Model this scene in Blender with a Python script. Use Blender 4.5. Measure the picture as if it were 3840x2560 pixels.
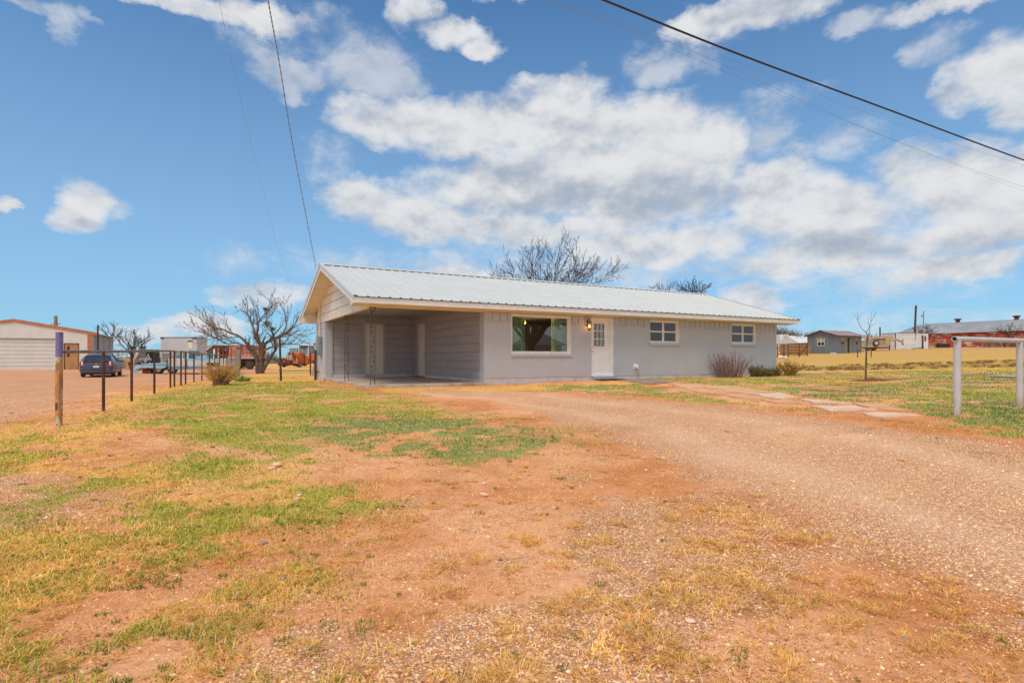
import bpy, math, random
import numpy as np
from mathutils import Vector, Matrix

for o in list(bpy.data.objects): bpy.data.objects.remove(o)
SC = bpy.context.scene
COL = SC.collection
R = math.radians

# ---------------------------------------------------------------- camera
F, HY, CX, CAMZ = 2064.4, 1343.0, 1920.0, 1.2      # focal length and horizon in pixels of the 3840 wide photo
cam = bpy.data.cameras.new('camera')
cam.sensor_width = 36.0
cam.lens = F / 3840 * 36
cam.shift_y = (HY - 1280) / 3840
cam.clip_start, cam.clip_end = 0.05, 6000
camo = bpy.data.objects.new('camera', cam)
camo.location = (0, 0, CAMZ)
camo.rotation_euler = (R(90), 0, 0)
COL.objects.link(camo)
SC.camera = camo

# ---------------------------------------------------------------- colour management
SC.view_settings.view_transform = 'Standard'
SC.view_settings.look = 'None'
SC.view_settings.gamma = 1
SC.view_settings.exposure = 0.68
SC.cycles.max_bounces = 6
SC.cycles.transparent_max_bounces = 12
SC.cycles.caustics_reflective = False
SC.cycles.caustics_refractive = False

# ---------------------------------------------------------------- sun and sky
SUN_EL, SUN_AZ = R(60), R(205)       # azimuth clockwise from +Y: behind the camera, to the left
sl = bpy.data.lights.new('sun', 'SUN')
sl.energy = 1.5
sl.angle = R(26)
sl.color = (1.0, 0.92, 0.82)
so = bpy.data.objects.new('sun', sl)
sd = Vector((math.sin(SUN_AZ) * math.cos(SUN_EL), math.cos(SUN_AZ) * math.cos(SUN_EL), math.sin(SUN_EL)))
so.rotation_euler = sd.to_track_quat('Z', 'Y').to_euler()
so.location = (-30, -30, 40)
COL.objects.link(so)

W = bpy.data.worlds.new('World')
SC.world = W
W.use_nodes = True
nt = W.node_tree
nt.nodes.clear()

class NB:
    """small helper for building node trees"""
    def __init__(s, tree): s.t = tree
    def n(s, typ, **kw):
        nd = s.t.nodes.new(typ)
        for k, v in kw.items():
            if k == 'ins':
                for a, b in v.items():
                    s.set(nd, a, b)
            else: setattr(nd, k, v)
        return nd
    def set(s, nd, a, b):
        if isinstance(b, bpy.types.NodeSocket): s.t.links.new(b, nd.inputs[a])
        else:
            sk = nd.inputs[a]
            if hasattr(sk, 'default_value'):
                try: sk.default_value = b
                except Exception: sk.default_value = tuple(b) + (1,)
    def m(s, op, a, b=None, c=None, clamp=False):
        nd = s.n('ShaderNodeMath', operation=op, use_clamp=clamp)
        for i, v in enumerate((a, b, c)):
            if v is not None: s.set(nd, i, v)
        return nd.outputs[0]
    def vm(s, op, a, b=None, out=0):
        nd = s.n('ShaderNodeVectorMath', operation=op)
        s.set(nd, 0, a)
        if b is not None: s.set(nd, 1, b)
        return nd.outputs[out]
    def mix(s, f, a, b, typ='MIX'):
        nd = s.n('ShaderNodeMix', data_type='RGBA', blend_type=typ)
        s.set(nd, 0, f); s.set(nd, 6, a if isinstance(a, bpy.types.NodeSocket) else tuple(a)[:3] + (1,))
        s.set(nd, 7, b if isinstance(b, bpy.types.NodeSocket) else tuple(b)[:3] + (1,))
        return nd.outputs[2]
    def smooth(s, x, a, b, lo=0.0, hi=1.0):
        nd = s.n('ShaderNodeMapRange', interpolation_type='SMOOTHSTEP')
        s.set(nd, 0, x); s.set(nd, 1, a); s.set(nd, 2, b); s.set(nd, 3, lo); s.set(nd, 4, hi)
        return nd.outputs[0]
    def noise(s, vec, scale, detail=4, rough=.5, dist=0, out=0):
        nd = s.n('ShaderNodeTexNoise')
        s.set(nd, 'Vector', vec); s.set(nd, 'Scale', scale); s.set(nd, 'Detail', detail)
        s.set(nd, 'Roughness', rough); s.set(nd, 'Distortion', dist)
        return nd.outputs[out]

def build_world():
    b = NB(nt)
    sky = b.n('ShaderNodeTexSky', sky_type='NISHITA', sun_disc=False)
    sky.sun_elevation = SUN_EL
    sky.sun_rotation = SUN_AZ
    sky.altitude = 700
    sky.air_density = 1.0; sky.dust_density = 0.6; sky.ozone_density = 2.6
    co = b.n('ShaderNodeTexCoord').outputs['Generated']
    d = b.vm('NORMALIZE', co)
    sx = b.n('ShaderNodeSeparateXYZ', ins={0: d})
    X, Y, Z = sx.outputs
    az = b.m('ARCTAN2', X, Y)
    el = b.m('ARCSINE', Z)
    p = b.n('ShaderNodeCombineXYZ', ins={0: az, 1: el, 2: 0.0}).outputs[0]
    # warp the layout with noise so that edges billow
    q = b.vm('MULTIPLY', p, (1.0, 1.5, 1.0))
    wn = b.noise(q, 7.0, 6, .58, 0, 1)
    wn = b.vm('SUBTRACT', wn, (.5, .5, .5))
    wn2 = b.noise(q, 2.4, 3, .5, 0, 1)
    wn2 = b.vm('SUBTRACT', wn2, (.5, .5, .5))
    pw = b.vm('ADD', p, b.vm('MULTIPLY', wn, (.12, .075, 0)))
    pw = b.vm('ADD', pw, b.vm('MULTIPLY', wn2, (.07, .04, 0)))
    wn3 = b.vm('SUBTRACT', b.noise(q, 22.0, 6, .62, 0, 1), (.5, .5, .5))
    pw = b.vm('ADD', pw, b.vm('MULTIPLY', wn3, (.035, .028, 0)))
    S = 3840 / 2352
    def ang(x, y):
        dx, dy = (x * S - CX) / F, (HY - y * S) / F
        return math.atan2(dx, 1), math.atan2(dy, math.hypot(dx, 1))
    def blobs(lst):
        acc = None
        for (x, y, rx, ry, w) in lst:
            a, e = ang(x, y)
            a1, _ = ang(x - rx, y); a2, _ = ang(x + rx, y)
            _, e1 = ang(x, y + ry); _, e2 = ang(x, y - ry)
            v = b.vm('SUBTRACT', pw, (a, e, 0))
            v = b.vm('MULTIPLY', v, (2 / (a2 - a1), 2 / (e2 - e1), 0))
            l = b.vm('DOT_PRODUCT', v, v, 1)
            f = b.m('MULTIPLY_ADD', l, -w, w)
            acc = b.m('MAXIMUM', f, 0.0) if acc is None else b.n('ShaderNodeMath', operation='SMOOTH_MAX', ins={0: acc, 1: f, 2: .25}).outputs[0]
        return acc
    thick = [(930, 275, 215, 75, 1), (1130, 300, 260, 95, 1.1), (1300, 290, 210, 115, 1.1), (1500, 290, 190, 95, 1.1),
             (1290, 195, 120, 42, .75), (1620, 320, 110, 60, 1), (1400, 390, 330, 95, 1.2), (1200, 430, 300, 85, 1.1), (1500, 460, 260, 80, 1),
             (830, 450, 120, 70, .95), (960, 500, 190, 62, .95), (1180, 530, 300, 55, .9), (1500, 560, 320, 62, .9),
             (1780, 430, 150, 90, 1), (1880, 500, 230, 95, 1.1), (2080, 400, 130, 75, 1), (2200, 430, 210, 100, 1.1),
             (2330, 400, 160, 80, 1), (2250, 520, 230, 80, 1), (1900, 590, 300, 65, 1), (2200, 615, 230, 50, 1),
             (205, 468, 100, 72, 1.05), (8, 455, 34, 26, .9), (1720, 690, 110, 48, .8), (1050, 625, 110, 30, .8),
             (480, 745, 130, 34, .8), (610, 668, 130, 38, .75), (330, 765, 130, 26, .6),
             (420, 15, 260, 45, .9), (600, 45, 130, 62, 1.0), (950, 30, 80, 55, .9), (1040, 75, 80, 45, .9), (1105, 110, 55, 34, .8),
             (1740, 20, 230, 70, 1.0), (1620, 40, 120, 40, .9), (2290, 170, 170, 100, .95), (2350, 250, 110, 70, .9),
             (2200, 0, 260, 30, .85), (1500, -60, 900, 40, .8)]
    thin = [(150, 65, 55, 62, .75), (650, 180, 110, 62, .85), (860, 165, 140, 75, .95), (760, 120, 330, 120, .35), (1490, 160, 85, 60, .7),
            (1960, 50, 110, 40, .75), (760, 380, 100, 90, .5), (1760, 250, 160, 60, .35), (1750, 310, 110, 70, .6),
            (1930, 330, 110, 60, .6), (700, 600, 420, 60, .3), (60, 8, 200, 24, .7), (1560, 120, 160, 70, .45),
            (2150, 100, 130, 60, .6), (1250, 620, 900, 70, .55), (300, 480, 70, 38, .5), (1980, 660, 400, 80, .5), (2100, 760, 500, 60, .35)]
    B = blobs(thick)
    T = blobs(thin)
    fb = b.noise(q, 9.0, 9, .6, .15)
    fb = b.m('SUBTRACT', fb, .5)
    fine = b.noise(q, 26.0, 6, .62)
    fine = b.m('SUBTRACT', fine, .5)
    dens = b.m('ADD', b.m('ADD', B, .07), b.m('MULTIPLY', fb, 1.55))
    dens = b.m('ADD', dens, b.m('MULTIPLY', fine, .8))
    # a broken deck over the rest of the sky, out of view, that lights the yard softly
    behind = b.m('MAXIMUM', b.smooth(Y, .25, -.2), b.smooth(Z, .62, .85))
    rest = b.noise(d, 2.2, 8, .55)
    rest = b.smooth(rest, .30, .52)
    rest = b.m('MULTIPLY', rest, behind)
    M1 = b.m('MULTIPLY', b.smooth(dens, -.05, .95), b.smooth(B, .0, .16))
    T2 = b.m('ADD', T, b.m('MULTIPLY', b.m('MULTIPLY', fb, 1.6), b.smooth(T, .0, .12)))
    T2 = b.m('ADD', T2, b.m('MULTIPLY', b.m('MULTIPLY', fine, .6), b.smooth(T, .0, .12)))
    M2 = b.m('MULTIPLY', b.smooth(T2, .08, .75), .62)
    M = b.m('MAXIMUM', M1, M2)
    M = b.m('MAXIMUM', M, rest)
    up = b.smooth(el, -.02, .02)
    M = b.m('MULTIPLY', M, up)
    # thickness towards the interior gives the grey undersides; offset sampling gives lit tops
    q2 = b.vm('ADD', q, (-.012, .035, 0))
    fb2 = b.m('SUBTRACT', b.noise(q2, 9.0, 7, .6, .15), .5)
    emb = b.m('SUBTRACT', fb, fb2)
    big = b.noise(b.vm('MULTIPLY', p, (1, 2.6, 1)), 5.5, 4, .5)
    dark = blobs([(1330, 455, 330, 55, 1.1), (1560, 470, 220, 50, 1), (1100, 545, 260, 45, .6), (1950, 560, 260, 50, .8), (2250, 545, 200, 55, .8),
                  (1150, 400, 220, 60, .7), (1700, 610, 260, 40, .6), (210, 510, 80, 26, .6), (1740, 10, 160, 60, .6), (430, 30, 160, 30, .5), (1760, 470, 120, 60, .45), (1800, 350, 90, 60, .4), (850, 520, 120, 40, .5)])
    dk = b.smooth(b.m('ADD', dark, b.m('MULTIPLY', fb, .5)), .0, 1.05)
    br = b.m('MULTIPLY_ADD', emb, 1.0, .82)
    br = b.m('ADD', br, b.m('MULTIPLY', b.m('SUBTRACT', big, .5), -.35))
    br = b.m('SUBTRACT', br, b.m('MULTIPLY', dk, .22))
    br = b.m('MINIMUM', b.m('MAXIMUM', br, .38), .96)
    ccol = b.mix(b.smooth(br, .45, .9), (.55, .63, .76), (.87, .885, .91))
    ccol = b.mix(1.0, ccol, b.m('MULTIPLY_ADD', br, .4, .62), 'MULTIPLY')
    skc = b.mix(1.0, sky.outputs[0], (SKG[0], SKG[1], SKG[2]), 'MULTIPLY')
    hz = b.smooth(el, .0, .70, .60, 0.10)
    skc = b.mix(hz, skc, HZC)
    cm = b.n('ShaderNodeVectorMath', operation='SCALE'); b.set(cm, 0, ccol); cm.inputs[3].default_value = CLG
    fin = b.mix(M, skc, cm.outputs[0])
    bg = b.n('ShaderNodeBackground', ins={'Color': fin, 'Strength': 0.1})
    out = b.n('ShaderNodeOutputWorld')
    nt.links.new(bg.outputs[0], out.inputs[0])

SKG = (.19, .58, .86)
HZC = (2.7, 4.05, 5.1)
CLG = 5.5
build_world()
W.cycles.sampling_method = 'MANUAL'
W.cycles.sample_map_resolution = 512

# ---------------------------------------------------------------- helpers: noise, ground height, pixels
def _hash(ix, iy, seed):
    h = (ix.astype(np.int64) * 374761393 + iy.astype(np.int64) * 668265263 + seed * 1442695041) & 0xffffffff
    h = ((h ^ (h >> 13)) * 1274126177) & 0xffffffff
    return ((h ^ (h >> 16)) & 0xffff) / 65535.0
def vnoise(x, y, seed=0):
    ix, iy = np.floor(x), np.floor(y)
    fx, fy = x - ix, y - iy
    fx, fy = fx * fx * (3 - 2 * fx), fy * fy * (3 - 2 * fy)
    a, b_ = _hash(ix, iy, seed), _hash(ix + 1, iy, seed)
    c, d = _hash(ix, iy + 1, seed), _hash(ix + 1, iy + 1, seed)
    return (a * (1 - fx) + b_ * fx) * (1 - fy) + (c * (1 - fx) + d * fx) * fy
def fbm(x, y, sc, oct=4, seed=0, g=.5):
    v, a, t = 0, 1, 0
    for i in range(oct):
        v = v + a * vnoise(x * sc, y * sc, seed + i * 17); t += a
        a *= g; sc *= 2.03
    return v / t
def sstep(x, a, b_):
    t = np.clip((x - a) / (b_ - a), 0, 1)
    return t * t * (3 - 2 * t)

CP = np.array([(0, 2, 0), (0, 0, 0), (-6, 2, .0), (6, 2, .03), (-7.0, 8.5, .163), (-7.8, 10.5, .19), (-8.64, 12.5, .22), (-9.5, 14.6, .256),
    (-10.8, 17.6, .29), (-11.4, 18.5, .29), (6.4, 7.9, .38), (8.3, 9, .40), (0, 8, .10), (2, 12, .20), (-4.2, 16.2, .30), (-4.6, 17.0, .31), (-.94, 18.3, .29), (2.7, 20.3, .37), (12.4, 25.7, .42),
    (-8.9, 24.2, .25), (-13.9, 25, .22), (-15.5, 31, .12), (-20, 41, .0), (-27, 35, .02), (-35, 45.5, .26), (-28, 48, .1), (-19, 42, .05), (-9, 60, .02), (-28, 76, 0), (-12, 100, 0),
    (-16, 14, .08), (-20, 22, .0), (12, 18.6, .42), (15, 28, .47), (25, 35, .62), (39.5, 66, 1.72), (34, 74, 1.8), (84, 104, 3.25), (72, 98, 3.1), (45, 90, 2.4), (60, 60, 1.9), (10, 60, .7), (0, 100, .5), (20, 100, 1.3),
    (14, 14, .55), (20, 10, .6), (30, 20, .7), (-30, 10, 0), (-60, 60, .1), (0, -30, 0), (40, -20, .3), (-40, -30, 0), (120, 60, 2.6), (120, 140, 4.0), (60, 160, 3.4), (0, 160, .3), (-80, 150, 0),
    (0, 300, 0), (150, 300, 2.5), (-200, 300, 0), (300, 100, 3), (300, -100, 1), (-300, 0, 0), (0, -300, 0), (300, 300, 2), (-300, -300, 0), (300, -300, 0)], float)
def _U(r2): return np.where(r2 > 0, .5 * r2 * np.log(np.maximum(r2, 1e-12)), 0)
def _tps():
    P = CP[:, :2] / 50
    n = len(P)
    K = _U(((P[:, None] - P[None]) ** 2).sum(-1)) + np.eye(n) * 2e-5
    A = np.zeros((n + 3, n + 3)); A[:n, :n] = K; A[:n, n] = 1; A[:n, n + 1:] = P; A[n, :n] = 1; A[n + 1:, :n] = P.T
    return np.linalg.solve(A, np.r_[CP[:, 2], 0, 0, 0])
TW = _tps()
def hgt(x, y):
    x, y = np.asarray(x, float), np.asarray(y, float)
    r = np.sqrt(x * x + y * y)
    k = np.minimum(1, 330 / np.maximum(r, 1e-6))
    xs, ys = x * k / 50, y * k / 50
    v = TW[-3] + TW[-2] * xs + TW[-1] * ys
    P = CP[:, :2] / 50
    for i in range(len(P)):
        v = v + TW[i] * _U((xs - P[i, 0]) ** 2 + (ys - P[i, 1]) ** 2)
    v = v * (1 - sstep(r, 330, 700))
    return v
def H(x, y): return float(hgt(x, y))
def at(px, py, Y):                      # a photo pixel at a given distance
    return Vector(((px - CX) / F * Y, Y, CAMZ + (HY - py) / F * Y))
def onground(px, Y):
    X = (px - CX) / F * Y
    return Vector((X, Y, H(X, Y)))
def gp(px, py):                         # where the ray of a pixel meets the ground
    k, m = (px - CX) / F, (HY - py) / F
    lo = 1.0
    t = 1.0
    while t < 400:
        if CAMZ + m * t < H(k * t, t): break
        lo = t; t *= 1.04
    hi = t
    for _ in range(18):
        mid = (lo + hi) / 2
        if CAMZ + m * mid < H(k * mid, mid): hi = mid
        else: lo = mid
    return (k * hi, hi)

# ---------------------------------------------------------------- helpers: meshes and objects
class MB:
    def __init__(s): s.v = []; s.f = []
    def add(s, vs, fs):
        o = len(s.v)
        s.v += [tuple(v) for v in vs]
        s.f += [tuple(i + o for i in f) for f in fs]
        return s
    def box(s, x0, x1, y0, y1, z0, z1, M=None):
        vs = [(x0, y0, z0), (x1, y0, z0), (x1, y1, z0), (x0, y1, z0), (x0, y0, z1), (x1, y0, z1), (x1, y1, z1), (x0, y1, z1)]
        if M is not None: vs = [M @ Vector(v) for v in vs]
        return s.add(vs, [(0, 3, 2, 1), (4, 5, 6, 7), (0, 1, 5, 4), (1, 2, 6, 5), (2, 3, 7, 6), (3, 0, 4, 7)])
    def poly(s, pts, d):               # flat polygon extruded by vector d
        n = len(pts); d = Vector(d)
        vs = [Vector(p) for p in pts]; vs += [v + d for v in vs]
        return s.add(vs, [tuple(range(n))[::-1], tuple(range(n, 2 * n))] + [(i, (i + 1) % n, n + (i + 1) % n, n + i) for i in range(n)])
    def tube(s, pts, r, n=8, cap=True):
        pts = [Vector(p) for p in pts]
        if not isinstance(r, (list, tuple)): r = [r] * len(pts)
        vs, fs = [], []
        u = None
        for i, p in enumerate(pts):
            d = (pts[min(i + 1, len(pts) - 1)] - pts[max(i - 1, 0)]).normalized()
            if u is None:
                u = d.orthogonal().normalized()
            u = (u - d * u.dot(d)).normalized()
            w = d.cross(u)
            for k in range(n):
                a = 2 * math.pi * k / n
                vs.append(p + (u * math.cos(a) + w * math.sin(a)) * r[i])
        for i in range(len(pts) - 1):
            for k in range(n):
                fs.append((i * n + k, i * n + (k + 1) % n, (i + 1) * n + (k + 1) % n, (i + 1) * n + k))
        if cap:
            fs.append(tuple(range(n))[::-1]); fs.append(tuple(range((len(pts) - 1) * n, len(pts) * n)))
        return s.add(vs, fs)
    def cyl(s, p0, p1, r0, r1=None, n=12, cap=True): return s.tube([p0, p1], [r0, r0 if r1 is None else r1], n, cap)
    def loft(s, secs, closed=True, caps=True):
        n = len(secs[0]); vs = [p for q in secs for p in q]; fs = []
        for i in range(len(secs) - 1):
            for k in range(n if closed else n - 1):
                fs.append((i * n + k, i * n + (k + 1) % n, (i + 1) * n + (k + 1) % n, (i + 1) * n + k))
        if caps and closed:
            fs.append(tuple(range(n))[::-1]); fs.append(tuple(range((len(secs) - 1) * n, len(secs) * n)))
        return s.add(vs, fs)
    def lathe(s, prof, n=16, M=None, caps=True):  # prof: (r, z) around z
        secs = []
        for (r, z) in prof:
            q = [Vector((r * math.cos(2 * math.pi * k / n), r * math.sin(2 * math.pi * k / n), z)) for k in range(n)]
            secs.append([M @ v for v in q] if M is not None else q)
        return s.loft(secs, caps=caps)
    def blob(s, c, rx, ry, rz, seed=0, n=8, m=5, j=.15):
        rn = random.Random(seed); secs = []
        for i in range(m + 1):
            th = math.pi * i / m
            rr = max(math.sin(th), .02)
            secs.append([(c[0] + rx * rr * math.cos(2 * math.pi * k / n) * (1 + rn.uniform(-j, j)), c[1] + ry * rr * math.sin(2 * math.pi * k / n) * (1 + rn.uniform(-j, j)), c[2] - rz * math.cos(th) * (1 + rn.uniform(-j, j) * .5)) for k in range(n)])
        return s.loft(secs)

def mk(name, verts, faces, mat, parent=None, smooth=False, bevel=0):
    me = bpy.data.meshes.new(name)
    me.from_pydata([tuple(v) for v in verts], [], faces)
    me.validate()
    if mat: me.materials.append(mat)
    if smooth:
        me.polygons.foreach_set('use_smooth', [True] * len(me.polygons))
    o = bpy.data.objects.new(name, me)
    COL.objects.link(o)
    if parent is not None: o.parent = parent
    if bevel:
        b_ = o.modifiers.new('bevel', 'BEVEL'); b_.width = bevel; b_.segments = 2; b_.limit_method = 'ANGLE'; b_.angle_limit = R(40)
    return o
def part(name, mb, mat, parent, smooth=False, bevel=0, label=None):
    import bmesh
    o = mk(name, mb.v, mb.f, mat, parent, smooth, bevel)
    bm = bmesh.new(); bm.from_mesh(o.data); bmesh.ops.recalc_face_normals(bm, faces=bm.faces); bm.to_mesh(o.data); bm.free()
    if smooth:
        for p in o.data.polygons: p.use_smooth = True
        try: o.data.set_sharp_from_angle(angle=R(35))
        except Exception: pass
    if label: o['label'] = label
    return o
def tag(o, label=None, cat=None, group=None, kind=None):
    if label: o['label'] = label
    if cat: o['category'] = cat
    if group: o['group'] = group
    if kind: o['kind'] = kind
    return o
def thing(name, label, cat, loc=(0, 0, 0), rz=0, group=None, tilt=(0, 0)):
    o = bpy.data.objects.new(name, None)
    o.empty_display_size = .2
    o.location = loc; o.rotation_euler = (tilt[0], tilt[1], rz)
    COL.objects.link(o)
    return tag(o, label, cat, group)
def solo(name, mb, mat, label, cat, group=None, loc=(0, 0, 0), rz=0, smooth=False, bevel=0):
    o = part(name, mb, mat, None, smooth, bevel)
    o.location = loc; o.rotation_euler = (0, 0, rz)
    return tag(o, label, cat, group)

# ---------------------------------------------------------------- materials
MT = {}
def new_mat(name):
    m = bpy.data.materials.new(name); m.use_nodes = True
    m.node_tree.nodes.clear()
    b = NB(m.node_tree)
    out = b.n('ShaderNodeOutputMaterial')
    pr = b.n('ShaderNodeBsdfPrincipled')
    m.node_tree.links.new(pr.outputs[0], out.inputs[0])
    MT[name] = m
    return m, b, pr, out
def bump(b, pr, h, strength=.3, dist=.01):
    bp = b.n('ShaderNodeBump', ins={'Height': h, 'Strength': strength, 'Distance': dist})
    b.set(pr, 'Normal', bp.outputs[0])
def simple(name, c, rough=.6, c2=None, scale=6, metal=0, bmp=.15, bsc=40, detail=5, lo=.4, hi=.62, stretch=(1, 1, 1), spec=.5):
    """paint, metal, wood and so on: two colours mixed by noise in object space, and a fine bump"""
    m, b, pr, out = new_mat(name)
    oc = b.vm('MULTIPLY', b.n('ShaderNodeTexCoord').outputs['Object'], stretch)
    c2 = c2 or tuple(x * .82 for x in c)
    f = b.smooth(b.noise(oc, scale, detail, .6), lo, hi)
    col = b.mix(f, c, c2)
    b.set(pr, 'Base Color', col)
    b.set(pr, 'Roughness', rough); b.set(pr, 'Metallic', metal)
    b.set(pr, 'Specular IOR Level', spec)
    if bmp: bump(b, pr, b.noise(oc, bsc, 4, .6), bmp, .01)
    return m
# ---------------------------------------------------------------- named materials
def brick_mat(name, c1, c2, mortar, bw=.235, bh=.081, ms=.006):
    m, b, pr, out = new_mat(name)
    oc = b.n('ShaderNodeTexCoord').outputs['Object']
    sx = b.n('ShaderNodeSeparateXYZ', ins={0: oc})
    u = b.m('ADD', sx.outputs[0], sx.outputs[1])
    wob = b.m('MULTIPLY', b.m('SUBTRACT', b.noise(oc, 3, 3), .5), .012)
    v = b.n('ShaderNodeCombineXYZ', ins={0: u, 1: b.m('ADD', sx.outputs[2], wob), 2: 0.0}).outputs[0]
    br = b.n('ShaderNodeTexBrick', offset=.5)
    b.set(br, 'Vector', v); b.set(br, 'Scale', 1.0); b.set(br, 'Brick Width', bw); b.set(br, 'Row Height', bh)
    b.set(br, 'Mortar Size', ms); b.set(br, 'Mortar Smooth', .35); b.set(br, 'Bias', 0.0)
    b.set(br, 'Color1', c1 + (1,)); b.set(br, 'Color2', c2 + (1,)); b.set(br, 'Mortar', mortar + (1,))
    # paint fills some joints: lines come and go
    gone = b.smooth(b.noise(v, 2.3, 5, .6), .38, .62)
    col = b.mix(b.m('MULTIPLY', b.m('MULTIPLY', br.outputs['Fac'], gone), .8), c1, mortar)
    brc = b.mix(.5, br.outputs['Color'], col)
    col = b.mix(b.m('MULTIPLY', br.outputs['Fac'], gone), brc, col)
    st = b.smooth(b.noise(oc, 1.1, 5, .6), .42, .75)
    col = b.mix(b.m('MULTIPLY', st, .25), col, tuple(x * .8 for x in c1[:2]) + (c1[2] * .72,))
    low = b.smooth(sx.outputs[2], .95, .45)
    lown = b.m('MULTIPLY', low, b.smooth(b.noise(b.vm('MULTIPLY', oc, (1, 1, 3)), 2.0, 6, .65), .42, .7))
    col = b.mix(b.m('MULTIPLY', lown, .45), col, (.52, .43, .33))
    b.set(pr, 'Base Color', col); b.set(pr, 'Roughness', .55)
    h = b.m('MULTIPLY', br.outputs['Fac'], -1.0)
    h = b.m('ADD', h, b.m('MULTIPLY', b.noise(oc, 38, 4, .6), .45))
    bump(b, pr, h, .35, .005)
    return m
M_brick = brick_mat('painted_brick', (.53, .555, .615), (.50, .525, .585), (.235, .24, .28))
M_cream = simple('cream_trim', (.80, .74, .64), .5, (.72, .65, .55), 1.5, bmp=.08, bsc=25)
M_soffit = simple('cream_soffit', (.80, .68, .42), .55, (.74, .60, .35), 1.2, bmp=.08)
M_white = simple('white_trim', (.84, .82, .79), .45, (.78, .75, .71), 2.2, bmp=.06)
M_door = simple('white_door_paint', (.88, .86, .84), .4, (.84, .81, .79), 2.5, bmp=.03)
M_creamdoor = simple('off_white_door_paint', (.76, .70, .64), .45, (.72, .66, .60), 2, bmp=.03)
M_mauve = simple('mauve_siding_paint', (.405, .385, .415), .55, (.37, .35, .38), 1.3, bmp=.10, stretch=(1, 1, 6))
M_mauvetrim = simple('mauve_trim_paint', (.45, .42, .42), .55, (.40, .37, .37), 2, bmp=.08)
M_found = simple('painted_foundation', (.60, .585, .60), .6, (.46, .41, .37), 2.4, bmp=.35, bsc=16, lo=.45, hi=.72)
M_slab = simple('stained_concrete_slab', (.52, .44, .38), .75, (.37, .25, .18), 1.6, bmp=.25, bsc=30, lo=.42, hi=.66, detail=8, spec=.15)
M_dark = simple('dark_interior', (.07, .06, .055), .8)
M_lapshade = simple('painted_lap_shade', (.17, .15, .15), .8)  # dark backing colour stands in for the shade between lapped boards
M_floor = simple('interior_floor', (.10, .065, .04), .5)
M_roofw = simple('white_metal_roofing', (.60, .61, .59), .42, (.57, .58, .555), 1.1, bmp=.04, bsc=3, spec=.5)
M_curtain = simple('green_curtain_cloth', (.72, .84, .52), .85, (.58, .74, .40), 3)
M_iron = simple('rusty_wrought_iron', (.075, .065, .062), .6, (.13, .085, .065), 14, bmp=.3)
M_black = simple('black_metal', (.02, .02, .02), .5)
M_gal = simple('grey_electric_box', (.22, .27, .27), .5, (.18, .22, .22), 5)
M_galv = simple('galvanised_steel', (.48, .49, .50), .4, (.40, .40, .41), 5, metal=.5)
M_pipe = simple('rusty_dark_pipe', (.055, .022, .016), .62, (.12, .045, .028), 9, bmp=.3, stretch=(1, 1, .5))
M_piperail = simple('weathered_pipe_rail', (.22, .17, .15), .5, (.13, .065, .045), 5, bmp=.2)
M_rubber = simple('tyre_rubber', (.025, .025, .028), .8, (.05, .045, .04), 8)
M_rim = simple('white_wheel_rim', (.62, .60, .56), .5, (.45, .38, .30), 9)
M_alloy = simple('silver_alloy_rim', (.45, .45, .46), .35, metal=.6)
M_bark = simple('mesquite_bark', (.17, .12, .085), .9, (.085, .058, .042), 9, bmp=.8, bsc=22, stretch=(1, 1, .35), spec=.05)
M_bark2 = simple('distant_bark', (.10, .065, .05), .95, (.06, .04, .033), 4, bmp=.2, spec=.03)
M_twigred = simple('reddish_twigs', (.26, .145, .11), .85, (.17, .09, .07), 9, bmp=0)
M_straw = simple('straw_stalks', (.66, .42, .16), .85, (.46, .26, .08), 9, bmp=0)
M_brush = simple('dry_brush', (.22, .15, .115), .9, (.15, .10, .08), 2, bmp=0)
M_brushor = simple('dry_orange_weeds', (.42, .24, .08), .9, (.30, .15, .05), 2, bmp=0)
M_wood = simple('grey_weathered_wood', (.30, .27, .20), .85, (.18, .16, .10), 6, bmp=.6, bsc=18, stretch=(3, 3, .3))
M_stone = simple('pale_flagstone', (.68, .43, .28), .85, (.60, .33, .18), 2.2, bmp=.4, bsc=14, detail=7, spec=.03)
M_stone2 = simple('tan_flagstone', (.72, .42, .24), .8, (.58, .30, .15), 2.2, bmp=.4, bsc=14, detail=7, spec=.03)
M_stone3 = simple('whitish_flagstone', (.74, .55, .42), .85, (.64, .42, .28), 2.2, bmp=.4, bsc=14, detail=7, spec=.03)
M_rock = simple('pale_rock', (.84, .60, .45), .9, (.66, .38, .24), 12, bmp=.5, spec=.05)
M_walk = simple('brown_concrete', (.36, .27, .22), .8, (.28, .19, .15), 2, bmp=.25, spec=.05)
M_wpost = simple('white_painted_pipe', (.58, .56, .565), .45, (.53, .505, .51), 2.5, bmp=.07)
def dirty_base(m, z0, z1, c, amt):
    b = NB(m.node_tree); pr = [n for n in m.node_tree.nodes if n.type == 'BSDF_PRINCIPLED'][0]
    oc = b.n('ShaderNodeTexCoord').outputs['Object']; z = b.n('ShaderNodeSeparateXYZ', ins={0: oc}).outputs[2]
    f = b.m('MULTIPLY', b.smooth(z, z1, z0), b.smooth(b.noise(b.vm('MULTIPLY', oc, (2, 2, .7)), 9, 5, .65), .35, .62))
    old = pr.inputs['Base Color'].links[0].from_socket
    b.set(pr, 'Base Color', b.mix(b.m('MULTIPLY', f, amt), old, c))
dirty_base(M_wpost, 0, .28, (.45, .24, .13), .8)
M_wire = simple('black_cable', (.022, .016, .03), .5)
M_wire2 = simple('grey_wire', (.24, .26, .31), .5)
M_tan = simple('tan_paint', (.50, .38, .25), .6, (.40, .29, .18), 4, bmp=.1)
M_redrust = simple('rusted_red_paint', (.42, .10, .055), .75, (.50, .30, .24), 2.6, bmp=.3, lo=.46, hi=.56, detail=8)
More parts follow.
